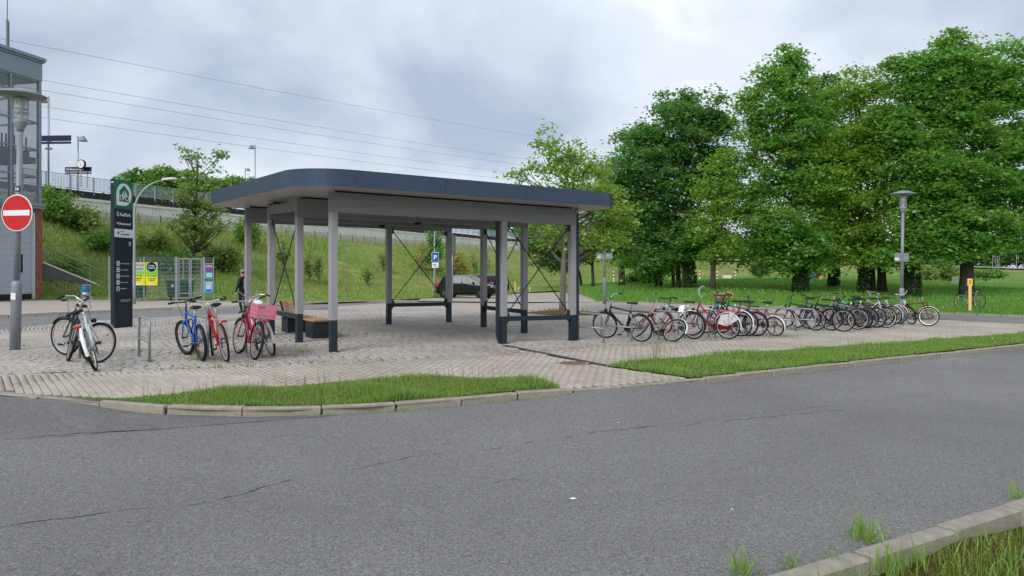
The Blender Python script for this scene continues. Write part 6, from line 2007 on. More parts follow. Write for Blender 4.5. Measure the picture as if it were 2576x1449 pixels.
# ================================================================== PEOPLE
def person(loc, rz, label, jacket, legs, hairm, h=1.76, cap=None, pack=None, group=None, arm=.12):
    t = empty('person', loc, rz, label, 'person')
    # facing +x ; joints
    J = {'pel': (0, 0, .95, .145, .12), 'bel': (.01, 0, 1.10, .15, .125), 'che': (0, 0, 1.32, .18, .14), 'nb': (-.01, 0, 1.47, .085, .085), 'nk': (.01, 0, 1.53, .058, .06),
         'h1': (.025, 0, 1.60, .078, .085), 'h2': (.02, 0, 1.70, .085, .098), 'h3': (.01, 0, 1.76, .055, .06)}
    for s, n in ((1, 'L'), (-1, 'R')):
        st = s * arm
        J.update({'hip' + n: (0, s * .095, .90, .105, .10), 'kn' + n: (.05 * (1 if s > 0 else -.2), s * .11, .50, .066, .068), 'an' + n: (-.02 - .05 * (s > 0), s * .115, .10, .045, .045), 'toe' + n: (.15 - .05 * (s > 0), s * .125, .045, .038, .032),
                  'sh' + n: (-.01, s * .19, 1.42, .075, .075), 'el' + n: (-.05, s * .30, 1.14, .056, .056), 'wr' + n: (.05, s * .33, .90, .036, .036), 'pa' + n: (.07, s * .33, .82, .034, .022)})
        for k, (dy, ln) in enumerate(((-.025, .070), (-.008, .082), (.009, .078), (.025, .062))):
            J['f%d%s' % (k, n)] = (.085 + dy * .9, s * (.33 - .012), .82 - ln, .0095, .0095)
        J['th' + n] = (.115, s * .31, .80, .010, .010)
    E_ = [('pel', 'bel'), ('bel', 'che'), ('che', 'nb'), ('nb', 'nk'), ('nk', 'h1'), ('h1', 'h2'), ('h2', 'h3')]
    for n in 'LR':
        E_ += [('pel', 'hip' + n), ('hip' + n, 'kn' + n), ('kn' + n, 'an' + n), ('an' + n, 'toe' + n), ('che', 'sh' + n), ('sh' + n, 'el' + n), ('el' + n, 'wr' + n), ('wr' + n, 'pa' + n), ('pa' + n, 'th' + n)]
        E_ += [('pa' + n, 'f%d%s' % (k, n)) for k in range(4)]
    names = list(J); ix = {k: i for i, k in enumerate(names)}
    sc_ = h / 1.80
    me = bpy.data.meshes.new('body')
    me.from_pydata([tuple(v * sc_ for v in J[k][:3]) for k in names], [(ix[a], ix[c]) for a, c in E_], [])
    o = bpy.data.objects.new('body_tmp', me); COL.objects.link(o)
    md = o.modifiers.new('s', 'SKIN'); md.use_smooth_shade = True
    ss = o.modifiers.new('u', 'SUBSURF'); ss.levels = 2; ss.render_levels = 2
    sv = me.skin_vertices[0].data
    for k in names:
        sv[ix[k]].radius = (J[k][3] * sc_, J[k][4] * sc_); sv[ix[k]].use_root = (k == 'pel')
    dg = bpy.context.evaluated_depsgraph_get()
    bme = bpy.data.meshes.new_from_object(o.evaluated_get(dg))
    bpy.data.objects.remove(o)
    bme.materials.clear()
    for m_ in (jacket, legs, 'skin', 'black'): bme.materials.append(MT[m_])
    for p in bme.polygons:
        z = p.center.z / sc_; y = abs(p.center.y) / sc_
        if z > 1.53: k = 2
        elif z < .13: k = 3
        elif y > .20 and z < .885: k = 2
        elif z < .90 and y < .215: k = 1
        else: k = 0
        p.material_index = k; p.use_smooth = True
    bo = bpy.data.objects.new('body', bme); COL.objects.link(bo); bo.parent = t
    def blob(name, c, r, m_, cut=None):
        bm = bmesh.new(); bmesh.ops.create_uvsphere(bm, u_segments=18, v_segments=12, radius=1)
        for v in bm.verts:
            v.co = Vector((v.co.x * r[0], v.co.y * r[1], v.co.z * r[2]))
            if cut is not None and v.co.z < cut: v.co.z = cut
            v.co = (v.co + Vector(c)) * sc_
        m2 = bpy.data.meshes.new(name); bm.to_mesh(m2); bm.free(); m2.materials.append(MT[m_])
        for p in m2.polygons: p.use_smooth = True
        q = bpy.data.objects.new(name, m2); COL.objects.link(q); q.parent = t
        return q
    blob('hair', (-.012, 0, 1.715), (.105, .092, .105), hairm, -.05)
    blob('nose', (.115, 0, 1.675), (.020, .014, .022), 'skin')
    for s in (1, -1):
        blob('eye', (.092, s * .032, 1.70), (.012, .014, .009), 'black'); blob('ear', (.012, s * .092, 1.675), (.018, .012, .032), 'skin')
    blob('mouth', (.098, 0, 1.63), (.012, .026, .007), 'posterpink')
    if cap:
        blob('cap', (.0, 0, 1.73), (.112, .10, .10), cap, -.01)
        blob('cap_peak', (.12, 0, 1.735), (.075, .075, .012), cap)
    if pack:
        b = MB(); b.box((-.24 * sc_, 0, 1.22 * sc_), (.17, .30, .44), b=.05); b.build('backpack', pack, t)
    # hem and collar of the jacket
    b = MB()
    for z, rx, ry in ((.86, .155, .185), (1.52, .085, .085)):
        b.tube([(rx * math.cos(a) * sc_, ry * math.sin(a) * sc_, z * sc_) for a in np.linspace(0, 2 * math.pi, 19)[:-1]], .018, 6, closed=True)
    b.build('jacket_hem', jacket, t, smooth=True)
    return t
pp = gp(611, 786)
person(Vector((pp.x, pp.y, pp.z - .05)), R(152), 'person in black jacket and grey cap walking on the station road with a backpack', 'cloth_black', 'cloth_dark', 'hair', 1.78, 'cloth_grey', 'pack')
dp = at(318, 440, 64.5)
person((dp.x, dp.y, 8.2), R(60), 'person in dark jacket standing on the platform behind the railing', 'cloth_dark', 'cloth_dark', 'hair', 1.78)

# ================================================================== SMALL THINGS BY THE LAWN
def post_on(px, py, fn, name, h, r, mat_, label, cat, band=None, group=None):
    q = march(px, py, fn)
    t = empty(name, q, 0, label, cat, group)
    if band:
        n = 6
        for k in range(n):
            b = MB(); b.tube([(0, 0, h * k / n + (-.1 if k == 0 else 0)), (0, 0, h * (k + 1) / n)], r, 8); b.build('band', band[k % 2], t)
    else:
        b = MB(); b.tube([(0, 0, -.1), (0, 0, h)], r, 10); b.build('post', mat_, t)
    return t
yp = march(2440, 777, ZL, 33)
t = empty('marker_post', yp, R(-8), 'yellow gas marker post on the lawn edge by the wrecked bicycle', 'post')
b = MB(); b.tube([(0, 0, -.1), (0, 0, .98)], .065, 12); b.build('post', 'yellowpost', t)
b = MB(); b.box((0, 0, 1.12), (.21, .09, .32), b=.02); o = b.build('head', 'yellowpost', t)
b = MB(); b.box((0, -.050, 1.14), (.14, .008, .18)); o2 = b.build('label_plate', 'yellow', o)
b = MB()
for k in range(4): b.box((-.01 + .01 * (k % 2), -.057, 1.20 - .042 * k), (.11 - .02 * (k % 2), .004, .014))
b.build('print', 'black', o2)
yq = at(1296, 712, 66)
t = empty('marker_post', (yq.x, 66, .15), 0, 'slim yellow marker post at the foot of the embankment', 'post')
b = MB(); b.tube([(0, 0, -.3), (0, 0, .95)], .06, 10); b.build('post', 'yellowpost', t)
b = MB(); b.tube([(0, 0, .95), (0, 0, 1.02)], .075, 10); b.build('cap', 'orange', t)
t = empty('barrier_rail', at(1300, 703, 64), R(-3), 'low white barrier rail beside the yellow marker post', 'barrier')
t.location.z = .55
b = MB(); b.tube([(0, 0, 0), (1.2, 0, 0)], .03, 8); b.build('rail', 'offwhite', t)
for x in (.1, 1.1):
    b = MB(); b.tube([(x, 0, -.9), (x, 0, 0)], .03, 8); b.build('leg', 'offwhite', t)
rw_lab = ['red-white banded post beside the mid lamp and forked tree', 'red-white banded post left of the concrete block', 'red-white banded post next to the concrete block', 'red-white banded post towards the round pine bush']
for (px, py), lbl in zip([(1543.6, 702), (1760, 700), (1804, 702), (1850, 703)], rw_lab):
    q = at(px, py, 84)
    t = empty('banded_post', (q.x, q.y, q.z), 0, lbl, 'post', 'red-white banded posts')
    for k in range(6):
        b = MB(); b.tube([(0, 0, 1.1 * k / 6 - (.6 if k == 0 else 0)), (0, 0, 1.1 * (k + 1) / 6)], .075, 8); b.build('band', ('white', 'tail')[k % 2], t)
q = at(1829, 704, 83)
t = empty('concrete_block', (q.x, q.y, q.z - .05), .2, 'grey concrete block on the far lawn between banded posts', 'block')
b = MB(); b.box((0, 0, .25), (.85, .5, .6), b=.03); b.build('block', 'wall', t)
b = MB(); b.tube([(-.2, 0, .54), (-.2, 0, .62), (.2, 0, .62), (.2, 0, .54)], .02, 6); b.build('lifting_loop', 'steeldk', t)
q = at(2050, 708, 72)
t = empty('blue_container', (q.x, q.y, q.z), .1, 'tall blue container standing between the ivy trunks', 'container')
b = MB(); b.box((0, 0, .38), (.52, .52, .84), b=.04); b.build('body', 'bluep', t)
b = MB(); b.box((0, 0, .83), (.58, .58, .07), b=.02); b.build('lid', 'offwhite', t)
q = at(2063, 707, 71.5)
t = empty('orange_container', (q.x, q.y, q.z), -.1, 'low orange container beside the blue one', 'container')
b = MB(); b.box((0, 0, .25), (.52, .5, .6), b=.04); b.build('body', 'orange', t)
b = MB(); b.box((0, -.255, .3), (.12, .02, .3)); b.build('label_plate', 'white', t)
q = at(2402, 713, 58)
t = empty('white_board', (q.x, q.y, q.z), 0, 'small white board standing beside the thick right trunk', 'sign')
b = MB(); b.box((0, 0, .24), (.44, .05, .54), b=.01); b.build('board', 'offwhite', t)
for x in (-.15, .15):
    b = MB(); b.box((x, .03, -.2), (.04, .04, .6)); b.build('leg', 'galv', t)

# railway beyond the lawn
tk = empty('railway_track', (WALLP[7][0], WALLP[7][1], ZTOP[7]), 0, 'railway track with pale guard rail beyond the lawn', 'railway')
org = Vector(tk.location)
for off, zz, r in ((.4, .30, .10), (2.2, .12, .08), (3.7, .12, .08)):
    P = []
    for t_ in np.linspace(6.7, 8.95, 50):
        p, d = along(float(t_)); nn = Vector((-d.y, d.x, 0))
        P.append(p + nn * off + Vector((0, 0, interp(ZTOP, float(t_)) + zz)) - org)
    b = MB(); b.tube(P, r, 5); b.build('rail', 'offwhite' if off < 1 else 'steeldk', tk)
def signal(px, py, Y, h, label, lattice=False):
    q = at(px, py, Y)
    t = empty('railway_signal' if not lattice else 'lattice_mast', q, 0, label, 'signal' if not lattice else 'mast')
    if lattice:
        b = MB()
        for sx in (-1, 1):
            for sy in (-1, 1): b.tube([(sx * .45, sy * .45, -1), (sx * .22, sy * .22, h)], .06, 4)
        for k in range(10):
            a = .45 - .23 * k / 10; c = .45 - .23 * (k + 1) / 10; s = 1 if k % 2 else -1
            b.tube([(s * a, -a, h * k / 10), (-s * c, -c, h * (k + 1) / 10)], .035, 4); b.tube([(-a, s * a, h * k / 10), (-c, -s * c, h * (k + 1) / 10)], .035, 4)
        b.build('lattice', 'galv', t)
        b = MB(); b.tube([(0, 0, h * .6), (3.5, 0, h * .8)], .06, 5); b.build('arm', 'galv', t)
    else:
        b = MB(); b.tube([(0, 0, -1), (0, 0, h)], .09, 6); b.build('mast', 'galv', t)
        b = MB(); b.box((0, -.12, h), (.55, .2, 1.1), b=.05); b.build('signal_head', 'black', t)
        b = MB(); b.box((.45, 0, h * .6), (.5, .1, .5)); b.tube([(.7, 0, h * .3), (.7, 0, h * .9)], .03, 4); b.build('bracket', 'galv', t)
signal(1837, 655, 195, 4.2, 'railway signal with dark head above the round pine bush')
signal(2497, 673, 228, 5.2, 'railway signal left of the lattice mast')
signal(2510, 672, 232, 8.0, 'pale lattice mast by the railway beyond the thick trunk', True)
signal(2557, 675, 235, 5.5, 'railway signal right of the lattice mast')
# overhead lines: from the station side away along the railway
wl = ['topmost overhead line running down across the sky', 'second overhead line below the topmost', 'third overhead line in the middle of the five', 'fourth overhead line just above the lowest', 'lowest overhead line above the shelter roof']
for k, (a, m_, c) in enumerate([((-260, 46), (560, 211), (1640, 384)), ((-260, 138), (560, 283), (1640, 438)), ((-260, 166), (560, 307), (1640, 452)), ((-260, 212), (560, 343), (1640, 470)), ((-260, 243), (560, 368), (1640, 484))]):
    A, B = at(*a, 52), at(*c, 205)
    # straight in plan; height sags smoothly between the ends
    P = []
    n = 40
    mid = at(*m_, 1)
    for j in range(n + 1):
        f = j / n
        q = A.lerp(B, f)
        sag = .9 * 4 * f * (1 - f)
        P.append((q.x, q.y, q.z - sag - A.z))
    o = MB().tube([(p[0] - A.x, p[1] - A.y, p[2]) for p in P], .015, 5).build('overhead_line', 'wire', smooth=True, loc=A)
    tag(o, wl[k], 'cable', 'overhead lines')
mm = at(1640, 600, 205)
t = empty('line_mast', (mm.x, mm.y, 3), 0, 'tall line mast hidden behind the dark maples', 'mast')
top = at(1640, 380, 205).z - 3
b = MB(); b.tube([(0, 0, -3), (0, 0, top + .5)], [.3, .12], 8); b.build('pole', 'galv', t)
b = MB()
for py in (384, 438, 452, 470, 484): b.box((0, 0, at(0, py, 205).z - 3), (1.6, .1, .1))
b.build('cross_arms', 'galv', t)
# ================================================================== TREES AND SHRUBS
def leaf_mesh(C, size, flat, mat_, name, parent, droop=.25, aspect=.75):
    """C leaf centres (n,3); folded diamond leaves, mostly facing up"""
    n = len(C)
    a = rng.uniform(0, 2 * math.pi, n)
    tilt = np.abs(rng.normal(0, 1 - flat, n)) + .08
    b = rng.uniform(0, 2 * math.pi, n)
    nrm = np.stack([np.sin(tilt) * np.cos(b), np.sin(tilt) * np.sin(b), np.cos(tilt)], 1)
    f = np.stack([np.cos(a), np.sin(a), -droop + rng.normal(0, .2, n)], 1)
    f -= nrm * (f * nrm).sum(1)[:, None]
    f /= np.linalg.norm(f, axis=1)[:, None] + 1e-9
    s = np.cross(nrm, f)
    L = (size * rng.uniform(.6, 1.35, n))[:, None]
    V = np.empty((n, 4, 3))
    V[:, 0] = C - f * L * .5
    V[:, 1] = C + s * L * aspect * .5 + nrm * L * .10
    V[:, 2] = C + f * L * .5 - nrm * L * .10
    V[:, 3] = C - s * L * aspect * .5 + nrm * L * .10
    base = (np.arange(n) * 4)[:, None, None]
    F = np.array([[0, 1, 2], [0, 2, 3]])[None] + base
    o = np_obj(name, V.reshape(-1, 3), F.reshape(-1, 3), mat_, parent)
    return o

def limb(b, p, q, r0, r1, n=6, wob=.06, up=.25):
    p, q = Vector(p), Vector(q); d = q - p; L = d.length
    P = []; k = 5
    ph = random.uniform(0, 6)
    for i in range(k + 1):
        f = i / k
        w = Vector((math.sin(ph + f * 4), math.cos(ph * 1.3 + f * 3.3), 0)) * wob * L * math.sin(math.pi * f)
        P.append(p + d * f + w - Vector((0, 0, 1)) * up * L * f * (1 - f) * .8)
    b.tube(P, [r0 + (r1 - r0) * i / k for i in range(k + 1)], n)
    return P

def tree(name, label, base, lobes, leaf, n_cl, per, lsize, trunk_r, stems=None, barkm='bark', group=None, cl_r=.92, flat=.45, ivy=0, gaps=0.0, shell=.55, limb_n=26, lo_node=2, top=None, crown_kind=None, sq=.40, lean=0.0):
    """lobes: (x, y, z, rx, ry, rz) in world space; base: Vector"""
    base = Vector(base)
    t = empty(name, base, 0, label, 'tree' if name.endswith('tree') else 'shrub', group)
    lob = np.array(lobes)
    vol = lob[:, 3] * lob[:, 4] * lob[:, 5]
    w = vol ** .7; w /= w.sum()
    pick = rng.choice(len(lob), n_cl, p=w)
    d = rng.normal(size=(n_cl, 3)); d /= np.linalg.norm(d, axis=1)[:, None]
    rad_ = np.where(rng.random(n_cl) < shell, rng.uniform(.78, 1.06, n_cl), rng.uniform(.25, .9, n_cl))
    C = lob[pick, :3] + d * lob[pick, 3:6] * rad_[:, None]
    C -= np.array(base)
    C = C[C[:, 2] > .6]
    n_cl = len(C)
    # trunk and limbs
    b = MB()
    tops = []
    zmax = float(C[:, 2].max()); cx, cy = float(C[:, 0].mean()), float(C[:, 1].mean())
    stems = stems or [(0, 0, 1.0, trunk_r)]
    nodes = []
    for (sx, sy, hf, tr) in stems:
        k = 9; P = []; ph = random.uniform(0, 6)
        hgt = zmax * .86 * hf
        for i in range(k + 1):
            f = i / k
            P.append(Vector((sx + (cx - sx) * f * f * .9 + math.sin(ph + f * 5) * .06 * tr * 8 * f, sy + (cy - sy) * f * f * .9 + math.cos(ph + f * 4) * .05 * tr * 8 * f, -.25 + (hgt + .25) * f)))
        rr = [tr * (1.18 if i == 0 else 1.0) * (1 - .86 * (i / k) ** 1.1) + .012 for i in range(k + 1)]
        b.tube(P, rr, 10)
        nodes.append((P, rr))
    lb = b
    order = rng.permutation(n_cl)[:limb_n]
    for ci in order:
        q = Vector(C[ci])
        P, rr = random.choice(nodes)
        # leave the stem below the target
        zt = max(P[lo_node].z, q.z - .45 * math.hypot(q.x - P[0].x, q.y - P[0].y) - random.uniform(.2, 1.2))
        i = min(range(len(P)), key=lambda k: abs(P[k].z - zt))
        i = max(lo_node, min(i, len(P) - 2))
        L = limb(lb, P[i], q, max(.02, rr[i] * .5), .012, 5)
        # side twigs to near clusters
        dist = np.linalg.norm(C - np.array(q), axis=1)
        for cj in np.argsort(dist)[1:3]:
            limb(lb, L[3], Vector(C[cj]), max(.012, rr[i] * .2), .007, 4)
    lb.build('trunk', barkm, t, smooth=True)
    # leaves in flattened sprays
    n = n_cl * per
    ci = np.repeat(np.arange(n_cl), per)
    r = cl_r * rng.uniform(.6, 1.35, n_cl)
    g = rng.normal(size=(n, 3)) * .5
    LC = C[ci] + g * np.stack([r[ci], r[ci], r[ci] * sq], 1)
    LC[:, 2] -= .22 * (g[:, 0] ** 2 + g[:, 1] ** 2) * r[ci]
    if gaps > 0:
        s_ = np.sin(LC[:, 0] * 1.5 + 1.7 * np.sin(LC[:, 2] * 1.2)) * np.sin(LC[:, 2] * 1.9 + LC[:, 1] * 1.1)
        LC = LC[s_ < 1 - gaps]
    leaf_mesh(LC, lsize, flat, leaf, 'crown', t)
    if ivy:
        P, rr = nodes[0]
        k = int(ivy * 900)
        z = rng.uniform(0, ivy, k); a = rng.uniform(0, 2 * math.pi, k)
        X = np.interp(z, [p.z for p in P], [p.x for p in P]); Y = np.interp(z, [p.z for p in P], [p.y for p in P]); rr_ = np.interp(z, [p.z for p in P], rr)
        ro = rr_ + rng.uniform(.0, .14, k) * (1 + .5 * np.sin(z * 2 + a))
        leaf_mesh(np.stack([X + ro * np.cos(a), Y + ro * np.sin(a), z], 1), .13, .1, 'ivy', 'ivy', t, droop=.9)
    return t

def lobes_px(L, Y, depth=.9, dy=None):
    """crown lobes given as picture ellipses at distance Y -> world ellipsoids with real depth"""
    out_ = []
    for i, (px, py, rx, ry) in enumerate(L):
        c = at(px, py, Y); k = Y / FPX
        off = random.uniform(-.35, .35) * rx * k
        out_.append((c.x, c.y + off, c.z, rx * k, rx * k * depth, ry * k))
    return out_

random.seed(21)
# young linden beside the shelter
lo = lobes_px([(1440, 490, 95, 75), (1395, 410, 60, 50), (1362, 345, 18, 45), (1305, 440, 34, 40), (1530, 510, 66, 45), (1440, 585, 120, 45), (1470, 410, 60, 45), (1560, 575, 40, 36), (1345, 510, 60, 45), (1385, 355, 25, 40), (1500, 600, 70, 30), (1430, 360, 25, 30)], lind.y + .1)
tree('linden_tree', 'young yellow-green linden tree in the mulch bed beside the shelter', lind, lo, 'linden', 300, 30, .155, .135, barkm='barkgrey', cl_r=.42, flat=.25, limb_n=70, shell=.6, sq=.6, lo_node=3)
# maples and other big trees on the lawn
def big(px, py, L, label, leaf, n_cl, per, lsize, tr, name='maple_tree', **kw):
    bs = march(px, py, ZL, 33)
    return tree(name, label, bs, lobes_px(L, bs.y), leaf, n_cl, per, lsize, tr, group='trees on the lawn', **kw)
big(1732, 728, [(1700, 330, 100, 85), (1765, 275, 78, 48), (1630, 400, 85, 80), (1720, 470, 105, 105), (1800, 370, 55, 80), (1740, 600, 70, 55), (1690, 255, 40, 35), (1830, 310, 36, 50), (1810, 470, 50, 60)],
    'dark green maple with the fattest trunk of the middle group', 'maple', 290, 120, .24, .36, ivy=2.6)
big(1707, 727, [(1600, 440, 75, 75), (1640, 540, 90, 70), (1700, 590, 70, 55), (1590, 360, 45, 45), (1660, 640, 55, 35)],
    'dark maple with two thin leaning stems beside the fat trunk', 'maple', 180, 115, .24, .17, stems=[(0, 0, 1, .17), (-.3, .3, .95, .12)])
big(1652, 722, [(1650, 600, 60, 45), (1600, 560, 55, 50), (1630, 655, 60, 28), (1560, 520, 40, 50), (1650, 672, 45, 20), (1620, 690, 26, 10)], 'low maple with two slim trunks left of the fat trunk', 'mapleL', 180, 85, .24, .14, stems=[(0, 0, 1, .14), (.38, .2, .9, .13)])
big(1562, 722, [(1560, 590, 55, 50), (1535, 500, 40, 60), (1580, 640, 45, 22), (1520, 420, 22, 40)], 'forked tree with two stems dividing near the ground', 'maple', 160, 85, .24, .2, stems=[(0, 0, .9, .2), (.25, .1, .85, .16)])
big(1793, 729, [(1805, 500, 50, 90), (1815, 620, 45, 45), (1835, 420, 40, 50), (1790, 560, 50, 40)], 'slender lighter tree right of the middle group', 'yellowg', 170, 46, .2, .17, name='slender_tree', gaps=.25)
big(1492, 720, [(1480, 620, 45, 42), (1440, 590, 45, 40), (1515, 560, 40, 45)], 'small dark tree with a side limb behind the shelter downpipe', 'maple', 150, 50, .24, .16, name='small_tree')
big(1462, 717, [(1385, 625, 62, 48), (1350, 590, 40, 35), (1420, 660, 40, 25)], 'dark rounded tree seen below the linden', 'darkleaf', 170, 52, .26, .14, name='small_tree')
big(2012, 735, [(1965, 205, 62, 60), (1990, 150, 42, 32), (1925, 275, 46, 48), (1985, 330, 85, 70), (1905, 420, 48, 60), (2020, 440, 95, 85), (1950, 560, 90, 55), (2000, 615, 88, 40), (2010, 665, 50, 20), (1880, 250, 26, 30), (1955, 645, 70, 30), (2050, 655, 50, 26), (1910, 500, 60, 60), (1900, 340, 45, 50), (2040, 260, 50, 60)],
    'tall airy tree with ivy-clad stout trunk and sparse top', 'mapleL', 360, 108, .235, .36, ivy=4.5, gaps=.1)
big(2096, 722, [(2065, 250, 50, 60), (2070, 380, 65, 70), (2100, 500, 60, 60), (2080, 590, 70, 40)], 'dark tree with straight ivy trunk behind the airy tree', 'darkleaf', 230, 80, .26, .27, name='dark_tree', ivy=4)
big(2172, 736, [(2165, 255, 62, 72), (2130, 205, 30, 38), (2205, 215, 26, 34), (2140, 370, 100, 85), (2100, 480, 90, 70), (2190, 520, 90, 75), (2110, 590, 90, 45), (2200, 620, 60, 35), (2135, 645, 80, 24), (2060, 420, 60, 60), (2215, 400, 60, 70), (2210, 320, 50, 50)],
    'yellowish green tree with three leaning ivy stems', 'yellowg', 370, 108, .215, .25, name='ash_tree', stems=[(0, 0, 1, .25), (.75, .3, .95, .16), (1.25, .1, 1, .27)], ivy=4.5, gaps=.05)
big(2292, 745, [(2262, 185, 30, 60), (2265, 300, 65, 70), (2290, 420, 78, 80), (2300, 540, 82, 65), (2310, 615, 78, 34), (2330, 240, 40, 60), (2255, 640, 60, 28), (2340, 340, 60, 70), (2350, 440, 60, 60), (2320, 170, 40, 40)],
    'green maple with thick ivy trunk behind the lamp post', 'mapleL', 290, 115, .235, .38, ivy=4.0)
big(2432, 746, [(2370, 155, 62, 68), (2385, 95, 30, 30), (2450, 205, 90, 85), (2540, 185, 70, 75), (2480, 340, 110, 100), (2565, 330, 80, 95), (2400, 450, 100, 80), (2520, 490, 110, 75), (2430, 570, 105, 42), (2590, 560, 70, 38), (2640, 400, 80, 150), (2350, 540, 60, 50), (2390, 620, 70, 30), (2480, 610, 80, 26), (2420, 260, 70, 60)],
    'huge green maple with bare thick dark trunk at the lawn edge', 'mapleL', 500, 128, .235, .40, limb_n=40)
# round pine bush and shrubs on the far lawn
q = at(1912, 701, 76)
tree('pine_bush', 'round grey-green pine bush on the far lawn', (q.x, q.y, q.z - .1), lobes_px([(1912, 680, 20, 20), (1912, 664, 12, 12)], 76), 'pine', 120, 70, .13, .08, cl_r=.3, flat=0.0, shell=.8, sq=.9, limb_n=12)
for (px, py, rx, ry, Y, lbl, lf) in [(2370, 680, 30, 28, 90, 'olive shrub on the far bank beside the thick right trunk', 'olive'), (2330, 692, 22, 18, 86, 'low shrub beyond the lamp post in the bicycle row', 'olive'), (2480, 690, 40, 10, 88, 'flat green mound of shrubs right of the thick trunk', 'fresh'), (1620, 700, 40, 10, 70, 'low bramble mound behind the forked tree', 'maple')]:
    q = at(px, py + ry, Y)
    tree('shrub', lbl, (q.x, q.y, q.z - .3), lobes_px([(px, py, rx, ry)], Y), lf, 70, 60, .25, .05, cl_r=.6, flat=.2, shell=.7, limb_n=8)
# far wood beyond the railway
random.seed(4)
wl_ = ['far dark tree beyond the railway, behind the slender tree', 'far dark tree beyond the railway, above the round pine bush', 'far dark tree beyond the railway, between pine bush and ivy trunk', 'far tree beyond the railway, left of the ivy stems', 'far tree beyond the railway, behind the ivy stems',
       'far tree beyond the railway, behind the lamp in the bicycle row', 'far tree beyond the railway, left of the thick trunk', 'far tree beyond the railway, behind the left signal', 'far tree beyond the railway, behind the lattice mast', 'far tree beyond the railway at the last signal']
for k, px in enumerate([1795, 1850, 1920, 1995, 2075, 2160, 2260, 2380, 2470, 2560]):
    Y = 262 + random.uniform(-8, 8); h = random.uniform(-6, 10)
    bz = at(px, 668, Y)
    tree('far_tree', wl_[k], (bz.x, bz.y, 2.5), lobes_px([(px, 618 + h, 52, 34), (px - 34, 636, 40, 28), (px + 32, 630 + h * .5, 40, 30), (px, 655, 56, 20), (px + 40, 658, 40, 14)], Y), 'darkleaf', 150, 60, .8, .3, group='far wood beyond the railway', cl_r=2.0, flat=.3, limb_n=8)
# bushes behind the platform railing
bl_ = ['bright green bush behind the railing above the totem', 'bright green bush behind the railing right of the street lamp head', 'green bush behind the railing left of the locust tree', 'green bush behind the railing right of the locust tree', 'green bush behind the railing beside the shelter roof', 'green bush top just above the shelter roof edge']
for k, (px, py, rx, ry, Y) in enumerate([(350, 452, 42, 26, 78), (415, 448, 38, 28, 80), (478, 458, 40, 28, 84), (540, 476, 34, 26, 90), (590, 470, 30, 22, 98), (622, 470, 30, 22, 104)]):
    bz = at(px, py + ry + 30, Y)
    tree('bush', bl_[k], (bz.x, bz.y, 7.0), lobes_px([(px, py, rx, ry), (px - 14, py + 22, rx, ry), (px + 14, py + 26, rx, ry)], Y), 'fresh', 120, 60, .34, .12, group='bushes behind the platform railing', cl_r=.8, flat=.2, limb_n=12)
for k, (px, py, rx, ry, Y) in enumerate([(1330, 585, 40, 24, 172), (1400, 575, 40, 30, 185), (1245, 575, 26, 14, 160)]):
    bz = at(px, py + ry, Y)
    tree('bush', ['green bush behind the railing seen through the braced bay', 'green bush behind the linden at the railing', 'low bush at the railing beyond the shelter posts'][k], (bz.x, bz.y, 7.0), lobes_px([(px, py, rx, ry)], Y), 'maple', 80, 60, .6, .12, group='bushes behind the platform railing', cl_r=1.3, flat=.2, limb_n=6)
# locust tree on the slope
bs = at(492, 690, 56)
def on_bank(px, t_lo=1.0, t_hi=6.9, v=1.5):
    # point of the slope at a picture column and height fraction v
    best = None
    for t_ in np.linspace(t_lo, t_hi, 240):
        p = emb(float(t_), v); e_ = abs(CX + FPX * p.x / p.y - px)
        if best is None or e_ < best[0]: best = (e_, p)
    return best[1]
bs = on_bank(492, v=1.25)
lo = lobes_px([(488, 390, 26, 30), (505, 440, 42, 36), (480, 500, 46, 32), (520, 560, 56, 36), (480, 600, 50, 32), (560, 390, 26, 8), (540, 420, 22, 12), (455, 375, 14, 14), (540, 520, 34, 16), (470, 560, 40, 26)], bs.y)
tree('locust_tree', 'thin open locust tree growing on the embankment slope', bs, lo, 'olive', 190, 20, .22, .11, cl_r=.6, flat=.2, limb_n=90, gaps=.2, shell=.5)
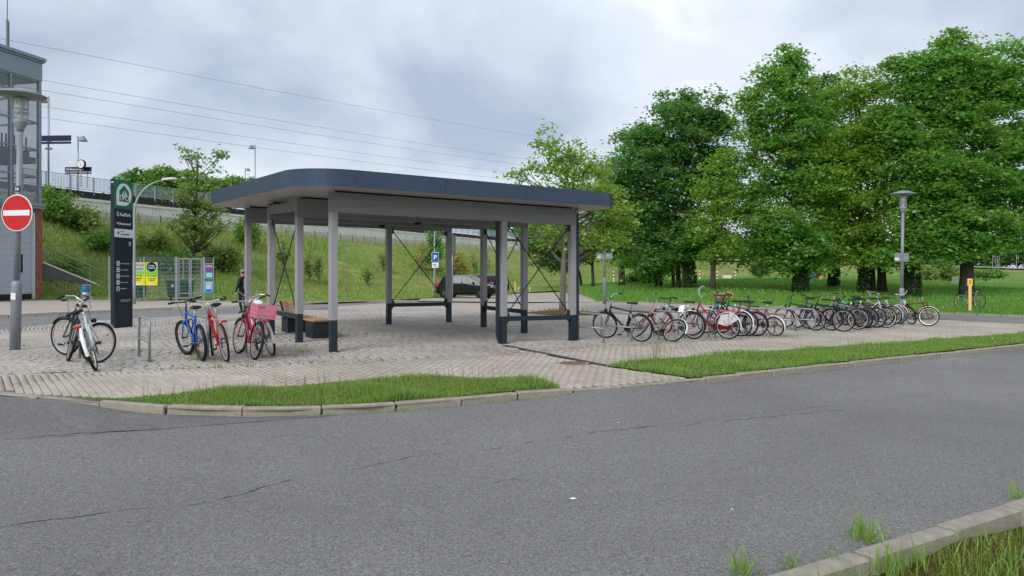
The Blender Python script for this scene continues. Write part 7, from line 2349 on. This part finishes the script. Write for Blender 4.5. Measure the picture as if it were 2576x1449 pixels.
# saplings and shrubs scattered on the slope
sap = [(620, 1.62, 22, 36, 'fresh', 'bright green sapling beside the left shelter posts'), (1085, 1.35, 26, 55, 'fresh', 'fresh green sapling group behind the parking sign'), (1060, 1.28, 18, 46, 'brownleaf', 'reddish sapling left of the parking sign'),
       (1155, 1.16, 22, 40, 'brownleaf', 'reddish brown bush behind the two cars'), (1190, 1.2, 14, 34, 'olive', 'thin sapling between the parked cars and rear posts'), (1222, 1.22, 12, 40, 'olive', 'thin sapling behind the dark blue car'), (960, 1.3, 12, 24, 'olive', 'short sapling near the back posts'),
       (712, 1.3, 14, 46, 'olive', 'thin sapling between the left braced posts'), (800, 1.12, 12, 38, 'olive', 'thin dry sapling right of the bench'), (780, 1.16, 12, 40, 'olive', 'narrow sapling above the bench'), (925, 1.1, 10, 22, 'olive', 'small pale sapling in the middle of the slope'),
       (140, 1.75, 40, 46, 'fresh', 'leafy shrub on the slope beside the brick pier'), (215, 1.7, 40, 30, 'olive', 'grey-green shrub above the stair handrail'), (270, 1.45, 36, 26, 'fresh', 'broad shrub on the slope left of the totem'), (390, 1.5, 50, 24, 'olive', 'grey-leaved shrub right of the totem'), (440, 1.3, 46, 24, 'fresh', 'dark shrub above the bin enclosure'), (560, 1.3, 44, 30, 'olive', 'spreading shrub right of the locust stem'), (180, 1.25, 44, 18, 'fresh', 'green shrub just above the wing wall')]
for px, v, rx, ry, lf, lbl in sap:
    p = on_bank(px, v=v)
    k = p.y / FPX
    H = 2 * ry * k
    thin = rx < 20
    lo = [(p.x, p.y, p.z + H * .5, rx * k, rx * k, H * .48)]
    if not thin: lo += [(p.x - rx * k * .6, p.y - .4, p.z + H * .32, rx * k * .6, rx * k * .6, H * .3), (p.x + rx * k * .5, p.y - .3, p.z + H * .36, rx * k * .55, rx * k * .55, H * .34)]
    tree('sapling' if thin or rx < 30 else 'shrub', lbl, p, lo, lf, 30 if thin else 70, 12 if thin else 34, .22 if thin else .26, .04, cl_r=.35 if thin else .7, flat=.2, limb_n=14 if thin else 20, shell=.5, sq=.8, barkm='barkgrey', group='young growth on the embankment slope')
